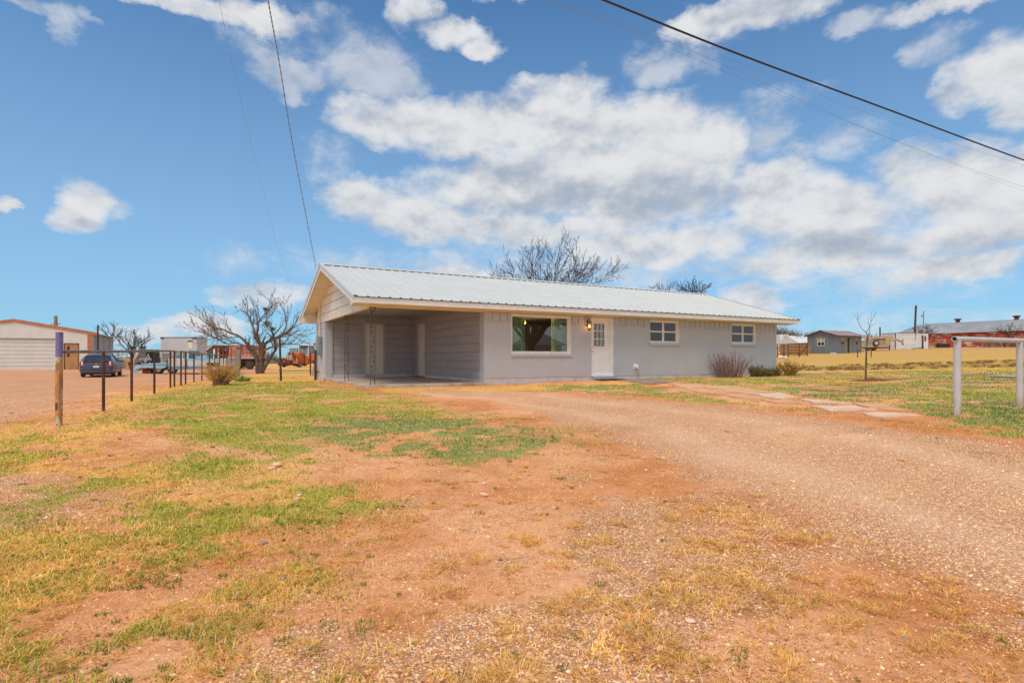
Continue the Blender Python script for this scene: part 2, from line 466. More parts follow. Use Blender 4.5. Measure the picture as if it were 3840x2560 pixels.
M_rust = simple('dark_red_rust', (.17, .045, .025), .8, (.08, .03, .02), 4, bmp=.4)
M_orange = simple('faded_orange_paint', (.62, .16, .03), .5, (.45, .12, .03), 5)
M_yellowor = simple('loader_orange_yellow', (.68, .30, .05), .55, (.50, .20, .05), 5)
M_bluep = simple('faded_blue_paint', (.17, .44, .62), .5, (.26, .52, .66), 3)
M_cabw = simple('dirty_white_paint', (.58, .58, .57), .5, (.46, .46, .46), 2)
M_carp = simple('dark_metallic_blue_paint', (.085, .09, .135), .28, (.10, .105, .15), 2, bmp=0, metal=.3)
M_blackplastic = simple('black_plastic', (.02, .02, .022), .5)
M_conc = simple('grey_concrete_block', (.50, .52, .54), .8, (.42, .43, .44), 4, bmp=.2)
M_greenp = simple('dark_teal_paint', (.02, .16, .12), .6)
M_doorbrown = simple('tan_steel_door', (.50, .27, .11), .5, (.42, .22, .09), 2)
M_garage = simple('white_steel_siding', (.74, .73, .69), .5, (.68, .68, .64), 1.3)
M_garageside = simple('galvanised_siding', (.40, .47, .52), .45, (.50, .52, .50), 1.2, stretch=(2, 2, .2))
M_orangetrim = simple('terracotta_trim', (.56, .20, .10), .5, (.48, .16, .08), 2)
M_shed = simple('blue_grey_corrugated_iron', (.13, .165, .20), .55, (.18, .205, .23), 1.6, stretch=(3, 3, .15), bmp=0)
M_shedroof = simple('rust_streaked_iron_roof', (.34, .30, .29), .6, (.26, .13, .09), 1.4, stretch=(2.5, .25, 1), lo=.44, hi=.6)
M_barnroof = simple('grey_tin_roof', (.30, .315, .33), .55, (.25, .26, .27), .5, bmp=.05)
M_wshed = simple('white_ribbed_panel', (.68, .70, .72), .5, (.60, .62, .63), 1.2)
M_brickred = simple('red_brick_far', (.26, .07, .045), .8)
M_beige = simple('beige_wall', (.50, .35, .25), .8)
M_stonechip = simple('brown_grey_stone', (.36, .26, .22), .9, (.24, .15, .12), 9, bmp=.4, spec=.05)
M_grav_pile = simple('grey_gravel_heap', (.13, .13, .145), .9, (.08, .08, .09), 3, bmp=.5)
M_soil = simple('fresh_red_soil', (.26, .075, .03), .95, (.16, .045, .02), 8, bmp=.8, bsc=25)
M_iris = simple('green_strap_leaves', (.36, .48, .09), .6, (.20, .34, .07), 4, bmp=0)
M_shrub = simple('dark_olive_leaves', (.13, .13, .045), .7, (.20, .14, .045), 6, bmp=0)
M_shrubrust = simple('rust_gold_leaves', (.50, .29, .05), .7, (.28, .16, .04), 6, bmp=0)
M_twig = simple('grey_brown_twigs', (.21, .155, .12), .95, (.15, .105, .08), 6, bmp=0, spec=.03)
M_mistle = simple('mistletoe_green', (.20, .19, .045), .8, (.12, .12, .03), 6, bmp=0)
M_cloth = simple('white_cloth', (.7, .7, .72), .8)
M_teal = simple('teal_tape', (.15, .45, .38), .6)
M_chrome = simple('dull_chrome', (.55, .55, .55), .25, metal=.9, bmp=0)
M_rubmat = simple('dark_rubber_mat', (.06, .065, .08), .85)

def barnwall_mat():
    m, b, pr, out = new_mat('peeling_red_boards')
    oc = b.n('ShaderNodeTexCoord').outputs['Object']
    n1 = b.smooth(b.noise(b.vm('MULTIPLY', oc, (.55, .55, 4.5)), 1.0, 6, .65), .53, .60)
    sx = b.n('ShaderNodeSeparateXYZ', ins={0: oc})
    row = b.m('FRACT', b.m('MULTIPLY', sx.outputs[2], 1 / .22))
    ln = b.smooth(row, .10, .0)
    col = b.mix(b.smooth(b.noise(oc, .9, 4), .4, .6), (.42, .045, .022), (.32, .03, .018))
    col = b.mix(n1, col, (.60, .52, .46))
    col = b.mix(b.m('MULTIPLY', ln, .7), col, (.10, .02, .02))
    b.set(pr, 'Base Color', col); b.set(pr, 'Roughness', .8)
    return m
M_barn = barnwall_mat()

def purple_post_mat():
    m, b, pr, out = new_mat('purple_paint_over_rust')
    oc = b.n('ShaderNodeTexCoord').outputs['Object']
    z = b.n('ShaderNodeSeparateXYZ', ins={0: oc}).outputs[2]
    zn = b.m('ADD', z, b.m('MULTIPLY', b.m('SUBTRACT', b.noise(oc, 9, 3), .5), .06))
    st = b.vm('MULTIPLY', oc, (1, 1, .35))
    rust = b.mix(b.smooth(b.noise(st, 11, 5, .6), .4, .6), (.60, .29, .06), (.30, .15, .08))
    pale = b.smooth(b.noise(b.vm('MULTIPLY', oc, (1, 1, .3)), 7.5, 4, .6), .52, .58)
    rust = b.mix(pale, rust, (.55, .53, .42))
    dk = b.smooth(b.noise(b.vm('MULTIPLY', oc, (1, 1, .6)), 5, 3, .5), .60, .66)
    rust = b.mix(dk, rust, (.10, .05, .05))
    sx_ = b.n('ShaderNodeSeparateXYZ', ins={0: oc}).outputs
    pt = b.m('MULTIPLY', b.smooth(b.m('ABSOLUTE', b.m('SUBTRACT', zn, .30)), .075, .045), b.smooth(b.m('ABSOLUTE', sx_[0]), .030, .018))
    rust = b.mix(b.m('MULTIPLY', pt, .9), rust, (.07, .035, .04))
    pur = b.mix(b.smooth(b.noise(oc, 6, 4), .4, .7), (.20, .16, .36), (.16, .125, .29))
    chip = b.smooth(b.noise(oc, 22, 4, .6), .68, .71)
    pur = b.mix(chip, pur, (.12, .07, .10))
    col = b.mix(b.smooth(zn, 1.045, 1.06), rust, pur)
    b.set(pr, 'Base Color', col); b.set(pr, 'Roughness', .55)
    bump(b, pr, b.noise(oc, 30, 4), .3, .01)
    return m
M_purple = purple_post_mat()

def glass_mat(name, tint=(.75, .8, .8), refl=.025, rough=.015):
    m, b, pr, out = new_mat(name)
    m.node_tree.nodes.remove(pr)
    lw = b.n('ShaderNodeFresnel', ins={'IOR': 1.5})
    f = b.m('ADD', b.m('MULTIPLY', lw.outputs[0], 1.3), refl, clamp=True)
    tr = b.n('ShaderNodeBsdfTransparent', ins={'Color': tint + (1,)})
    gl = b.n('ShaderNodeBsdfGlossy', ins={'Color': (.95, .97, 1, 1), 'Roughness': rough})
    mx = b.n('ShaderNodeMixShader', ins={0: f, 1: tr.outputs[0], 2: gl.outputs[0]})
    m.node_tree.links.new(mx.outputs[0], out.inputs[0])
    return m
M_glass = glass_mat('window_glass')
M_amber = glass_mat('amber_lantern_glass', (.95, .60, .22), .06)
M_darkglass = simple('dark_vehicle_glass', (.02, .025, .03), .06, bmp=0)
M_paleglass = simple('hazy_cab_glass', (.10, .17, .19), .12, (.22, .28, .26), 1.5, bmp=0)

def emit(name, c, s):
    m, b, pr, out = new_mat(name)
    b.set(pr, 'Base Color', c + (1,)); b.set(pr, 'Emission Color', c + (1,)); b.set(pr, 'Emission Strength', s)
    return m
M_bulb = emit('lit_bulb', (1.0, .72, .32), 14)
M_shade = emit('lit_glass_shade', (1.0, .55, .14), 1.5)

def lit_red(name, c):
    return simple(name, c, .3, bmp=0)
M_tail = lit_red('tail_light_lens', (.45, .12, .10))

def blade_mat(name, rough=.7, trans=.35):
    m, b, pr, out = new_mat(name)
    a = b.n('ShaderNodeAttribute', attribute_name='tint').outputs['Color']
    b.set(pr, 'Base Color', a); b.set(pr, 'Roughness', rough); b.set(pr, 'Specular IOR Level', .10)
    tl = b.n('ShaderNodeBsdfTranslucent', ins={'Color': a})
    mx = b.n('ShaderNodeMixShader', ins={0: trans, 1: pr.outputs[0], 2: tl.outputs[0]})
    m.node_tree.links.new(mx.outputs[0], out.inputs[0])
    return m
M_blade = blade_mat('grass_blades')
M_peb = blade_mat('pebble_stone', .8, 0.0)

S = 1.351
FS = [[(150, 52), (285, 60), (335, 74), (225, 76)], [(235, 80), (415, 90), (465, 104), (330, 101)], [(300, 62), (450, 71), (498, 84), (350, 78)], [(385, 105), (520, 111), (600, 134), (475, 121)], [(500, 83), (640, 97), (560, 107), (380, 88)],
      [(575, 110), (690, 102), (805, 122), (690, 128)], [(625, 137), (755, 139), (830, 154), (700, 151)], [(810, 131), (960, 142), (1065, 158), (890, 150)], [(880, 170), (1080, 170), (1195, 190), (985, 196)], [(1085, 155), (1235, 163), (1350, 188), (1195, 186)], [(1100, 205), (1290, 207), (1415, 221), (1235, 229)]]
WALK = ((2290, 1424), (2420, 1421), (2530, 1436), (2440, 1441))
def grow(P, k=1.10):
    c = P.mean(0); return c + (P - c) * k
STONES = [grow(np.array([gp(2400 + x / S, 1400 + y / S) for x, y in pl])) for pl in FS] + [np.array([gp(x, y) for x, y in WALK])]
# ---------------------------------------------------------------- zones of the yard, laid out in metres on the ground
def pg(pts, s=3840 / 2352):            # outline read from the photo, dropped on to the ground plan
    return np.array([gp(x * s, y * s) for x, y in pts])
def sdist(P, poly):
    """signed distance (inside positive) from points P to polygon"""
    d = np.full(len(P), 1e9); ins = np.zeros(len(P), bool)
    n = len(poly)
    for i in range(n):
        a, b_ = poly[i], poly[(i + 1) % n]
        e = b_ - a; w = P - a
        t = np.clip((w @ e) / max(e @ e, 1e-9), 0, 1)
        q = w - t[:, None] * e
        d = np.minimum(d, (q ** 2).sum(1))
        c = ((a[1] <= P[:, 1]) != (b_[1] <= P[:, 1]))
        with np.errstate(divide='ignore', invalid='ignore'):
            xi = a[0] + (P[:, 1] - a[1]) / (b_[1] - a[1]) * (b_[0] - a[0])
        ins ^= c & (P[:, 0] < xi)
    return np.sqrt(d) * np.where(ins, 1, -1)
ZL = dict(   # outlines in a 2352 px wide copy of the photo
    drive=[(1000, 893), (1240, 902), (1420, 912), (1600, 925), (1740, 940), (1900, 968), (2100, 995), (2360, 1012), (2700, 1030), (2700, 1500), (2360, 1385), (2100, 1290), (1900, 1205), (1700, 1120), (1500, 1040), (1330, 985), (1180, 940), (1060, 912), (930, 898)],
    lawn=[(300, 935), (380, 905), (470, 885), (560, 876), (720, 877), (760, 890), (860, 897), (960, 918), (1080, 950), (1220, 985), (1380, 1022), (1180, 1030), (1000, 1030), (850, 1026), (740, 1028), (690, 1050), (620, 1065), (520, 1040), (430, 1000), (330, 985)],
    lawn2=[(400, 1000), (620, 1050), (740, 1045), (850, 1165), (760, 1200), (600, 1230), (480, 1270), (330, 1300), (250, 1310), (180, 1180), (330, 1120), (400, 1090)],
    patch=[(640, 1110), (760, 1120), (830, 1180), (770, 1215), (650, 1200)],
    weeds=[(-80, 1440), (120, 1400), (330, 1240), (460, 1290), (360, 1420), (620, 1500), (950, 1545), (900, 1620), (-80, 1700)],
    blue=[(800, 950), (1180, 965), (1400, 1018), (1350, 1040), (1200, 1050), (1060, 1078), (960, 1055), (840, 1045), (720, 1040), (700, 990)],
    dryl=[(-120, 960), (120, 975), (300, 905), (430, 880), (560, 868), (600, 880), (480, 890), (330, 950), (340, 1040), (470, 1100), (300, 1150), (200, 1250), (330, 1330), (560, 1330), (640, 1230), (830, 1190), (820, 1290), (700, 1400), (640, 1560), (-200, 1650)],
    sandl=[(-100, 1070), (60, 1075), (190, 1090), (290, 1130), (230, 1180), (60, 1225), (-100, 1240)],
    lot=[(-700, 1250), (0, 985), (140, 935), (290, 892), (400, 878), (520, 866), (560, 858), (640, 852), (600, 846), (480, 846), (300, 847), (-900, 850)],
    rightlawn=[(1470, 868), (1800, 858), (2352, 845), (2900, 838), (2900, 1070), (2352, 1003), (2150, 985), (1960, 955), (1760, 935), (1500, 908), (1240, 898), (1250, 884), (1460, 880)],
    rightfront=[(1230, 884), (1420, 884), (1540, 893), (1650, 910), (1780, 932), (1650, 928), (1480, 910), (1290, 900)],
    field=[(1780, 857), (1900, 851), (2352, 850), (3200, 842), (3200, 809), (2900, 790), (2352, 791), (2100, 800), (1900, 809), (1780, 812)],
    strawstrip=[(860, 890), (1110, 886), (1300, 882), (1420, 875), (1500, 880), (1260, 892), (1180, 897), (1000, 905), (880, 900)],
    strawback=[(560, 868), (640, 862), (725, 866), (730, 882), (640, 884), (560, 880)],
    backlawn=[(520, 866), (560, 855), (640, 846), (730, 842), (730, 866), (640, 870), (560, 874)],
    pathbed=[(1470, 869), (1606, 881), (1760, 896), (1905, 918), (2030, 929), (2092, 941), (2140, 962), (2014, 968), (1864, 941), (1751, 929), (1638, 912), (1570, 898), (1480, 884)],
    soilbed=[(2080, 955), (2150, 960), (2180, 975), (2050, 970), (1950, 955)],
)
ZP = {k: pg(v) for k, v in ZL.items()}
def zone(P, k, s0=.25, s1=.035):
    soft = s0 + s1 * P[:, 1].clip(0, 60)
    sd = sdist(P, ZP[k])
    if k in ('lawn', 'lawn2', 'blue', 'dryl', 'patch', 'weeds'):
        sd = sd + (fbm(P[:, 0], P[:, 1], .9, 4, 131) - .5) * (.5 + .06 * P[:, 1].clip(0, 30)) * 1.4
        soft = soft * 1.3
    return sstep(sd, -soft, soft)
def zones(P):
    """densities of green grass, dry grass, gravel, field, bluish weeds at points P"""
    x, y = P[:, 0], P[:, 1]
    n1 = fbm(x, y, .55, 4, 3); n2 = fbm(x, y, 1.7, 4, 11); n3 = fbm(x, y, .22, 3, 29)
    lawn, lawn2, dl = zone(P, 'lawn'), zone(P, 'lawn2'), zone(P, 'dryl')
    rl, fl = zone(P, 'rightlawn', .3, .02), zone(P, 'field', .2, .03)
    drive, lot, sand = zone(P, 'drive', .2, .02), zone(P, 'lot', .15, .02), zone(P, 'sandl')
    rf = zone(P, 'rightfront', .2, .01)
    n5 = fbm(x, y, 5.0, 3, 61)
    holes = sstep(n2 * .55 + n5 * .45, .34, .47)
    g = lawn * (.22 + .78 * holes) * (.8 + .5 * n1)
    g = np.maximum(g, lawn2 * sstep(n2 * .4 + n5 * .3 + n1 * .3, .38, .54) * .95)
    g = np.maximum(g, zone(P, 'patch') * holes * .8)
    g = np.maximum(g, zone(P, 'weeds') * sstep(n2, .44, .58) * .8)
    g = np.maximum(g, dl * sstep(fbm(x, y, 1.1, 4, 141) * .6 + n5 * .4, .46, .58) * .6)
    g = np.maximum(g, rl * sstep(n2 * .35 + n5 * .3 + n1 * .35, .36, .56) * .95)
    g = np.maximum(g, rf * .8 * holes)
    bl = zone(P, 'backlawn', .5, .02)
    g = np.maximum(g, bl * sstep(n1, .42, .6) * .7)
    bk = sstep(y, 24, 27) * (1 - sstep(x, -8, -6)) * (1 - lot)
    g = np.maximum(g, bk * sstep(n3, .42, .6) * .55)
    d = dl * sstep(n1 * .35 + n2 * .3 + n5 * .35, .34, .54)
    d = np.maximum(d, lawn * .35 * (1 - holes * .5)); d = np.maximum(d, lawn2 * .6)
    d = np.maximum(d, rl * sstep(fbm(x, y, .5, 4, 57), .50, .62) * .5)
    d = np.maximum(d, zone(P, 'strawstrip', .2, .01) * .95); d = np.maximum(d, zone(P, 'strawback', .3, .01) * .95)
    d = np.maximum(d, bk * .6)
    d = d * (1 - .85 * sand)
    rest = (1 - np.clip(lawn + lawn2 + dl + rl + drive + lot, 0, 1))
    d = np.maximum(d, rest * (.06 + sstep(n2 * .4 + n1 * .3 + n5 * .3, .50, .66) * .45))
    d = np.maximum(d, drive * sstep(fbm(x, y, 1.3, 3, 77), .60, .70) * .3 * sstep(7 - y, 0, 2))
    wild = sstep(y, 60, 90) * (1 - fl)
    d = np.maximum(d, wild * .7)
    gr = drive * (.45 + .55 * sstep(n1, .3, .55))
    gr = np.maximum(gr, lot * .5); gr = np.maximum(gr, sand * .55)
    gr = np.maximum(gr, sstep(7.0 - y, 0, 3.0) * sstep(x + 3.2 + n1 * 2.0, 2.2, 4.0) * sstep(n2 * .5 + n1 * .5, .34, .56) * .9)
    g = g * (1 - drive * .93) * (1 - lot); d = d * (1 - .9 * lot) * (1 - .8 * drive)
    sb = zone(P, 'soilbed', .2, 0)
    pb = zone(P, 'pathbed', .05, .004)
    g = g * (1 - sb * .8) * (1 - pb * .85); d = d * (1 - sb * .8) * (1 - pb * .6)
    blue = zone(P, 'blue') * .9
    g = np.maximum(g, zone(P, 'blue') * sstep(n2 * .5 + n5 * .5, .40, .50) * .95)
    blue = np.maximum(blue, rl * sstep(fbm(x, y, .35, 3, 91), .42, .56) * .8)
    g = g * (.45 + .55 * sstep(fbm(x, y, 2.6, 3, 151), .34, .50))
    return dict(g=np.clip(g, 0, 1), d=np.clip(d, 0, 1), gr=np.clip(gr, 0, 1), f=fl, blue=np.clip(blue, 0, 1), drive=drive, lot=lot, lawn=lawn)

# ---------------------------------------------------------------- ground sheet
def ground_mat():
    m, b, pr, out = new_mat('red_earth_and_grass')
    oc = b.n('ShaderNodeTexCoord').outputs['Object']
    z1 = b.n('ShaderNodeAttribute', attribute_name='za').outputs['Color']
    z2 = b.n('ShaderNodeAttribute', attribute_name='zb').outputs['Color']
    s1 = b.n('ShaderNodeSeparateColor', ins={0: z1}); s2 = b.n('ShaderNodeSeparateColor', ins={0: z2})
    G, D, GR = s1.outputs; FI, BL, DR = s2.outputs
    n_lo = b.noise(oc, .45, 5, .6); n_mid = b.noise(oc, 2.2, 6, .6); n_hi = b.noise(oc, 14, 6, .65)
    dirt = b.mix(b.smooth(n_mid, .36, .64), (.74, .33, .15), (.58, .225, .085))
    dirt = b.mix(b.smooth(n_lo, .40, .62), dirt, (.80, .42, .225))
    dirt = b.mix(b.m('MULTIPLY', b.smooth(n_hi, .50, .62), .4), dirt, (.46, .18, .08))
    red = b.smooth(b.noise(oc, .8, 5, .6), .56, .68)
    dirt = b.mix(b.m('MULTIPLY', red, .65), dirt, (.50, .145, .04))
    sp = b.n('ShaderNodeTexVoronoi'); b.set(sp, 'Vector', oc); b.set(sp, 'Scale', 95.0)
    sps = b.n('ShaderNodeSeparateColor', ins={0: sp.outputs['Color']})
    clus = b.smooth(b.noise(oc, 3.2, 5, .7), .42, .60)
    dots = b.m('MULTIPLY', b.smooth(sps.outputs[0], .70, .78), b.smooth(sp.outputs['Distance'], .55, .35))
    dirt = b.mix(b.m('MULTIPLY', b.m('MULTIPLY', dots, clus), .9), dirt, (.34, .11, .035))
    dots2 = b.m('MULTIPLY', b.smooth(sps.outputs[1], .86, .9), b.smooth(sp.outputs['Distance'], .5, .3))
    dirt = b.mix(b.m('MULTIPLY', dots2, .8), dirt, (.90, .62, .38))
    # gravel: small stones of mixed colour
    vo = b.n('ShaderNodeTexVoronoi'); b.set(vo, 'Vector', oc); b.set(vo, 'Scale', 70.0)
    vs = b.n('ShaderNodeSeparateColor', ins={0: vo.outputs['Color']})
    st = b.mix(b.smooth(vs.outputs[0], .2, .8), (.84, .52, .32), (.66, .35, .20))
    st = b.mix(b.smooth(vs.outputs[1], .80, .9), st, (.92, .70, .48))
    st = b.mix(b.smooth(vs.outputs[2], .78, .88), st, (.34, .20, .15))
    edge = b.smooth(vo.outputs['Distance'], .30, .58)
    st = b.mix(b.m('MULTIPLY', edge, .75), st, (.46, .20, .095))
    cov = b.smooth(b.m('ADD', GR, b.m('MULTIPLY', b.m('SUBTRACT', b.noise(oc, 5, 5, .6), .5), .8)), .22, .62)
    col = b.mix(cov, dirt, st)
    pale = b.m('MULTIPLY', b.m('MULTIPLY', DR, b.smooth(n_lo, .3, .6)), .22)
    col = b.mix(pale, col, (.86, .52, .29))
    tk = b.n('ShaderNodeAttribute', attribute_name='zc').outputs['Color']
    tks = b.n('ShaderNodeSeparateColor', ins={0: tk})
    tkf = b.m('MULTIPLY', tks.outputs[0], b.smooth(b.noise(oc, 1.3, 5, .6), .25, .55))
    col = b.mix(b.m('MULTIPLY', tkf, .32), col, (.86, .59, .40))
    col = b.mix(b.m('MULTIPLY', b.m('MULTIPLY', tks.outputs[1], b.smooth(b.noise(oc, 1.8, 6, .65), .40, .58)), .65), col, (.52, .18, .055))
    # thatch of dry grass and turf between the blades
    dn = b.m('ADD', D, b.m('MULTIPLY', b.m('SUBTRACT', b.noise(oc, 7, 6, .65), .5), .9))
    straw = b.mix(b.smooth(b.noise(oc, 18, 5, .7), .4, .6), (.86, .52, .16), (.62, .31, .08))
    col = b.mix(b.m('MULTIPLY', b.smooth(dn, .30, .75), .85), col, straw)
    gn = b.m('ADD', G, b.m('MULTIPLY', b.m('SUBTRACT', b.noise(oc, 6, 6, .65), .5), .9))
    turf = b.mix(b.smooth(b.noise(oc, 11, 5, .7), .38, .62), (.25, .33, .045), (.40, .38, .075))  # turf colour darkened to stand in for shade between the blades
    turf = b.mix(b.m('MULTIPLY', BL, .8), turf, (.22, .30, .12))
    turf = b.mix(b.m('MULTIPLY', b.smooth(b.noise(oc, 24, 4, .7), .50, .62), .7), turf, (.52, .24, .08))
    col = b.mix(b.m('MULTIPLY', b.smooth(gn, .30, .72), .88), col, turf)
    # far golden field, streaked across
    fs = b.noise(b.vm('MULTIPLY', oc, (.22, .9, 1)), 1.0, 6, .62)
    fc = b.mix(b.smooth(fs, .38, .6), (.60, .34, .08), (.56, .355, .13))
    wz = b.n('ShaderNodeSeparateXYZ', ins={0: oc}).outputs
    yy = b.m('SUBTRACT', wz[1], b.m('MULTIPLY', wz[0], .12))
    bandm = b.m('MULTIPLY', b.smooth(yy, 27, 30), b.smooth(yy, 40, 34))
    bn_ = b.noise(b.vm('MULTIPLY', oc, (.9, 1.3, 1)), 1.6, 7, .72)
    fc = b.mix(b.smooth(yy, 48, 28), fc, (.66, .44, .08))
    fc = b.mix(b.m('MULTIPLY', bandm, b.smooth(bn_, .42, .56)), fc, (.26, .15, .075))
    fc = b.mix(b.m('MULTIPLY', b.smooth(bn_, .52, .66), .6), fc, (.50, .30, .10))
    trk = b.m('MULTIPLY', b.smooth(yy, 62, 68), b.smooth(yy, 84, 74))
    fc = b.mix(b.m('MULTIPLY', trk, b.smooth(b.noise(b.vm('MULTIPLY', oc, (.15, .6, 1)), 1.0, 5, .6), .44, .58)), fc, (.55, .27, .13))
    col = b.mix(FI, col, fc)
    b.set(pr, 'Base Color', col); b.set(pr, 'Roughness', .92); b.set(pr, 'Specular IOR Level', .04)
    h = b.m('MULTIPLY', b.m('SUBTRACT', 1.0, vo.outputs['Distance']), b.m('MULTIPLY', cov, .9))
    h = b.m('ADD', h, b.m('MULTIPLY', b.noise(oc, 60, 5, .7), .9))
    h = b.m('ADD', h, b.m('MULTIPLY', n_hi, 1.2))
    bump(b, pr, h, .75, .012)
    return m

def build_ground():
    def axis(n, near, far, k, lo_n):
        u = np.linspace(-1, 1, n)
        return np.sign(u) * (near * np.abs(u) + (far - near) * np.abs(u) ** k)
    nx, ny = 560, 640
    u = np.linspace(-1, 1, nx)
    gx = 16 * u + 2484 * np.sign(u) * np.abs(u) ** 9
    v = np.linspace(-.35, 1, ny)
    gy = 34 * v * np.abs(v) ** .35 + 2966 * np.sign(v) * np.abs(v) ** 11
    X, Y = np.meshgrid(gx, gy)
    x, y = X.ravel(), Y.ravel()
    z = hgt(x, y)
    fade = np.exp(-((np.maximum(0, np.abs(x) - 8) / 10) ** 2)) * (1 - sstep(y, 14, 26)) * sstep(y, -12, -2)
    fine = (fbm(x, y, 1.1, 4, 5) - .5) * .05 + (fbm(x, y, 6.0, 3, 8) - .5) * .022 + (fbm(x, y, 17.0, 2, 9) - .5) * .010
    z = z + fine * fade
    P = np.stack([x, y], 1)
    m = y > 0.4
    Z = {k: np.zeros(len(x)) for k in ('g', 'd', 'gr', 'f', 'blue', 'drive')}
    zz = zones(P[m])
    for k in Z: Z[k][m] = zz[k]
    Z['d'][~m] = .35; Z['gr'][~m] = .5
    bare = sdist(P, ZP['field'])
    me = bpy.data.meshes.new('ground')
    co = np.stack([x, y, z], 1).astype(np.float32)
    idx = np.arange(nx * ny).reshape(ny, nx)
    q = np.stack([idx[:-1, :-1], idx[:-1, 1:], idx[1:, 1:], idx[1:, :-1]], -1).reshape(-1, 4)
    me.vertices.add(len(co)); me.vertices.foreach_set('co', co.ravel())
    me.loops.add(q.size); me.loops.foreach_set('vertex_index', q.ravel().astype(np.int32))
    me.polygons.add(len(q)); me.polygons.foreach_set('loop_start', np.arange(0, q.size, 4, dtype=np.int32))
    me.polygons.foreach_set('loop_total', np.full(len(q), 4, np.int32))
    me.polygons.foreach_set('use_smooth', np.ones(len(q), bool))
    me.update()
    for nm, ks in (('za', ('g', 'd', 'gr')), ('zb', ('f', 'blue', 'drive'))):
        a = me.attributes.new(nm, 'FLOAT_COLOR', 'POINT')
        a.data.foreach_set('color', np.stack([Z[k] for k in ks] + [np.ones(len(x))], 1).astype(np.float32).ravel())
    line = np.array([gp(a * 3840 / 2352, c_ * 3840 / 2352) for a, c_ in ((1010, 897), (1180, 912), (1380, 938), (1600, 972), (1850, 1030), (2100, 1095), (2352, 1165), (2700, 1260))])
    dd = np.full(len(x), 99.0)
    for a_, b_ in zip(line[:-1], line[1:]):
        e = b_ - a_; t = np.clip(((P - a_) @ e) / (e @ e), 0, 1); w_ = P - a_ - t[:, None] * e
        s_ = np.sign(e[0] * w_[:, 1] - e[1] * w_[:, 0]); l_ = np.sqrt((w_ ** 2).sum(1)); dd = np.where(l_ < np.abs(dd), l_ * s_, dd)
    wob = (fbm(x, y, .5, 3, 5) - .5) * .5
    tr_ = (np.exp(-((dd - .8 + wob) / .30) ** 2) + np.exp(-((dd + .8 + wob) / .30) ** 2)) * m
    rd = (np.exp(-((dd - 2.0 + 2 * wob) / .5) ** 2) * .8 + np.exp(-((dd + 2.1 + 2 * wob) / .6) ** 2) * .9) * m
    a = me.attributes.new('zc', 'FLOAT_COLOR', 'POINT')
    a.data.foreach_set('color', np.stack([tr_, rd, tr_ * 0, tr_ * 0 + 1], 1).astype(np.float32).ravel())
    me.materials.append(ground_mat())
    o = bpy.data.objects.new('ground', me); COL.objects.link(o)
    o['kind'] = 'structure'
    return gx, gy, z.reshape(ny, nx)
GX, GY, GZ = build_ground()
def gz(x, y):                          # height of the ground sheet itself (bilinear)
    i = np.clip(np.searchsorted(GX, x) - 1, 0, len(GX) - 2); j = np.clip(np.searchsorted(GY, y) - 1, 0, len(GY) - 2)
    fx = (x - GX[i]) / (GX[i + 1] - GX[i]); fy = (y - GY[j]) / (GY[j + 1] - GY[j])
    return (GZ[j, i] * (1 - fx) + GZ[j, i + 1] * fx) * (1 - fy) + (GZ[j + 1, i] * (1 - fx) + GZ[j + 1, i + 1] * fx) * fy

# ---------------------------------------------------------------- grass blades and pebbles
RNG = np.random.default_rng(7)
def raw_mesh(name, co, tri, tint, mat, label, cat):
    me = bpy.data.meshes.new(name)
    me.vertices.add(len(co)); me.vertices.foreach_set('co', co.astype(np.float32).ravel())
    me.loops.add(tri.size); me.loops.foreach_set('vertex_index', tri.ravel().astype(np.int32))
    me.polygons.add(len(tri)); me.polygons.foreach_set('loop_start', np.arange(0, tri.size, 3, dtype=np.int32))
    me.polygons.foreach_set('loop_total', np.full(len(tri), 3, np.int32))
    me.update()
    a = me.attributes.new('tint', 'FLOAT_COLOR', 'POINT')
    a.data.foreach_set('color', np.concatenate([tint, np.ones((len(tint), 1))], 1).astype(np.float32).ravel())
    me.materials.append(mat)
    o = bpy.data.objects.new(name, me); COL.objects.link(o)
    return tag(o, label, cat, kind='stuff')
FOOT = None
def outside_house(P):
    c, s_ = math.cos(.5), math.sin(.5)
    dx, dy = P[:, 0], P[:, 1] - 19
    s = dx * c + dy * s_; t = -dx * s_ + dy * c
    ok = ~((s > -5.0) & (s < 14.15) & (t > -.03) & (t < 9.4)) & ~((s > 3.2) & (s < 4.6) & (t > -.9) & (t < 0))
    for pl in STONES: ok &= sdist(P, pl) < -.01
    return ok
def cand(n, y0, y1, xr=1.05):
    y = np.exp(RNG.uniform(math.log(y0), math.log(y1), n))
    x = RNG.uniform(-xr, xr, n) * y
    return np.stack([x, y], 1)
def palette(n, cols, w, jit=.18):
    cols = np.array(cols); w = np.array(w, float); k = RNG.choice(len(cols), n, p=w / w.sum())
    return cols[k] * RNG.uniform(1 - jit, 1 + jit, (n, 1)) * RNG.uniform(.94, 1.06, (n, 3))
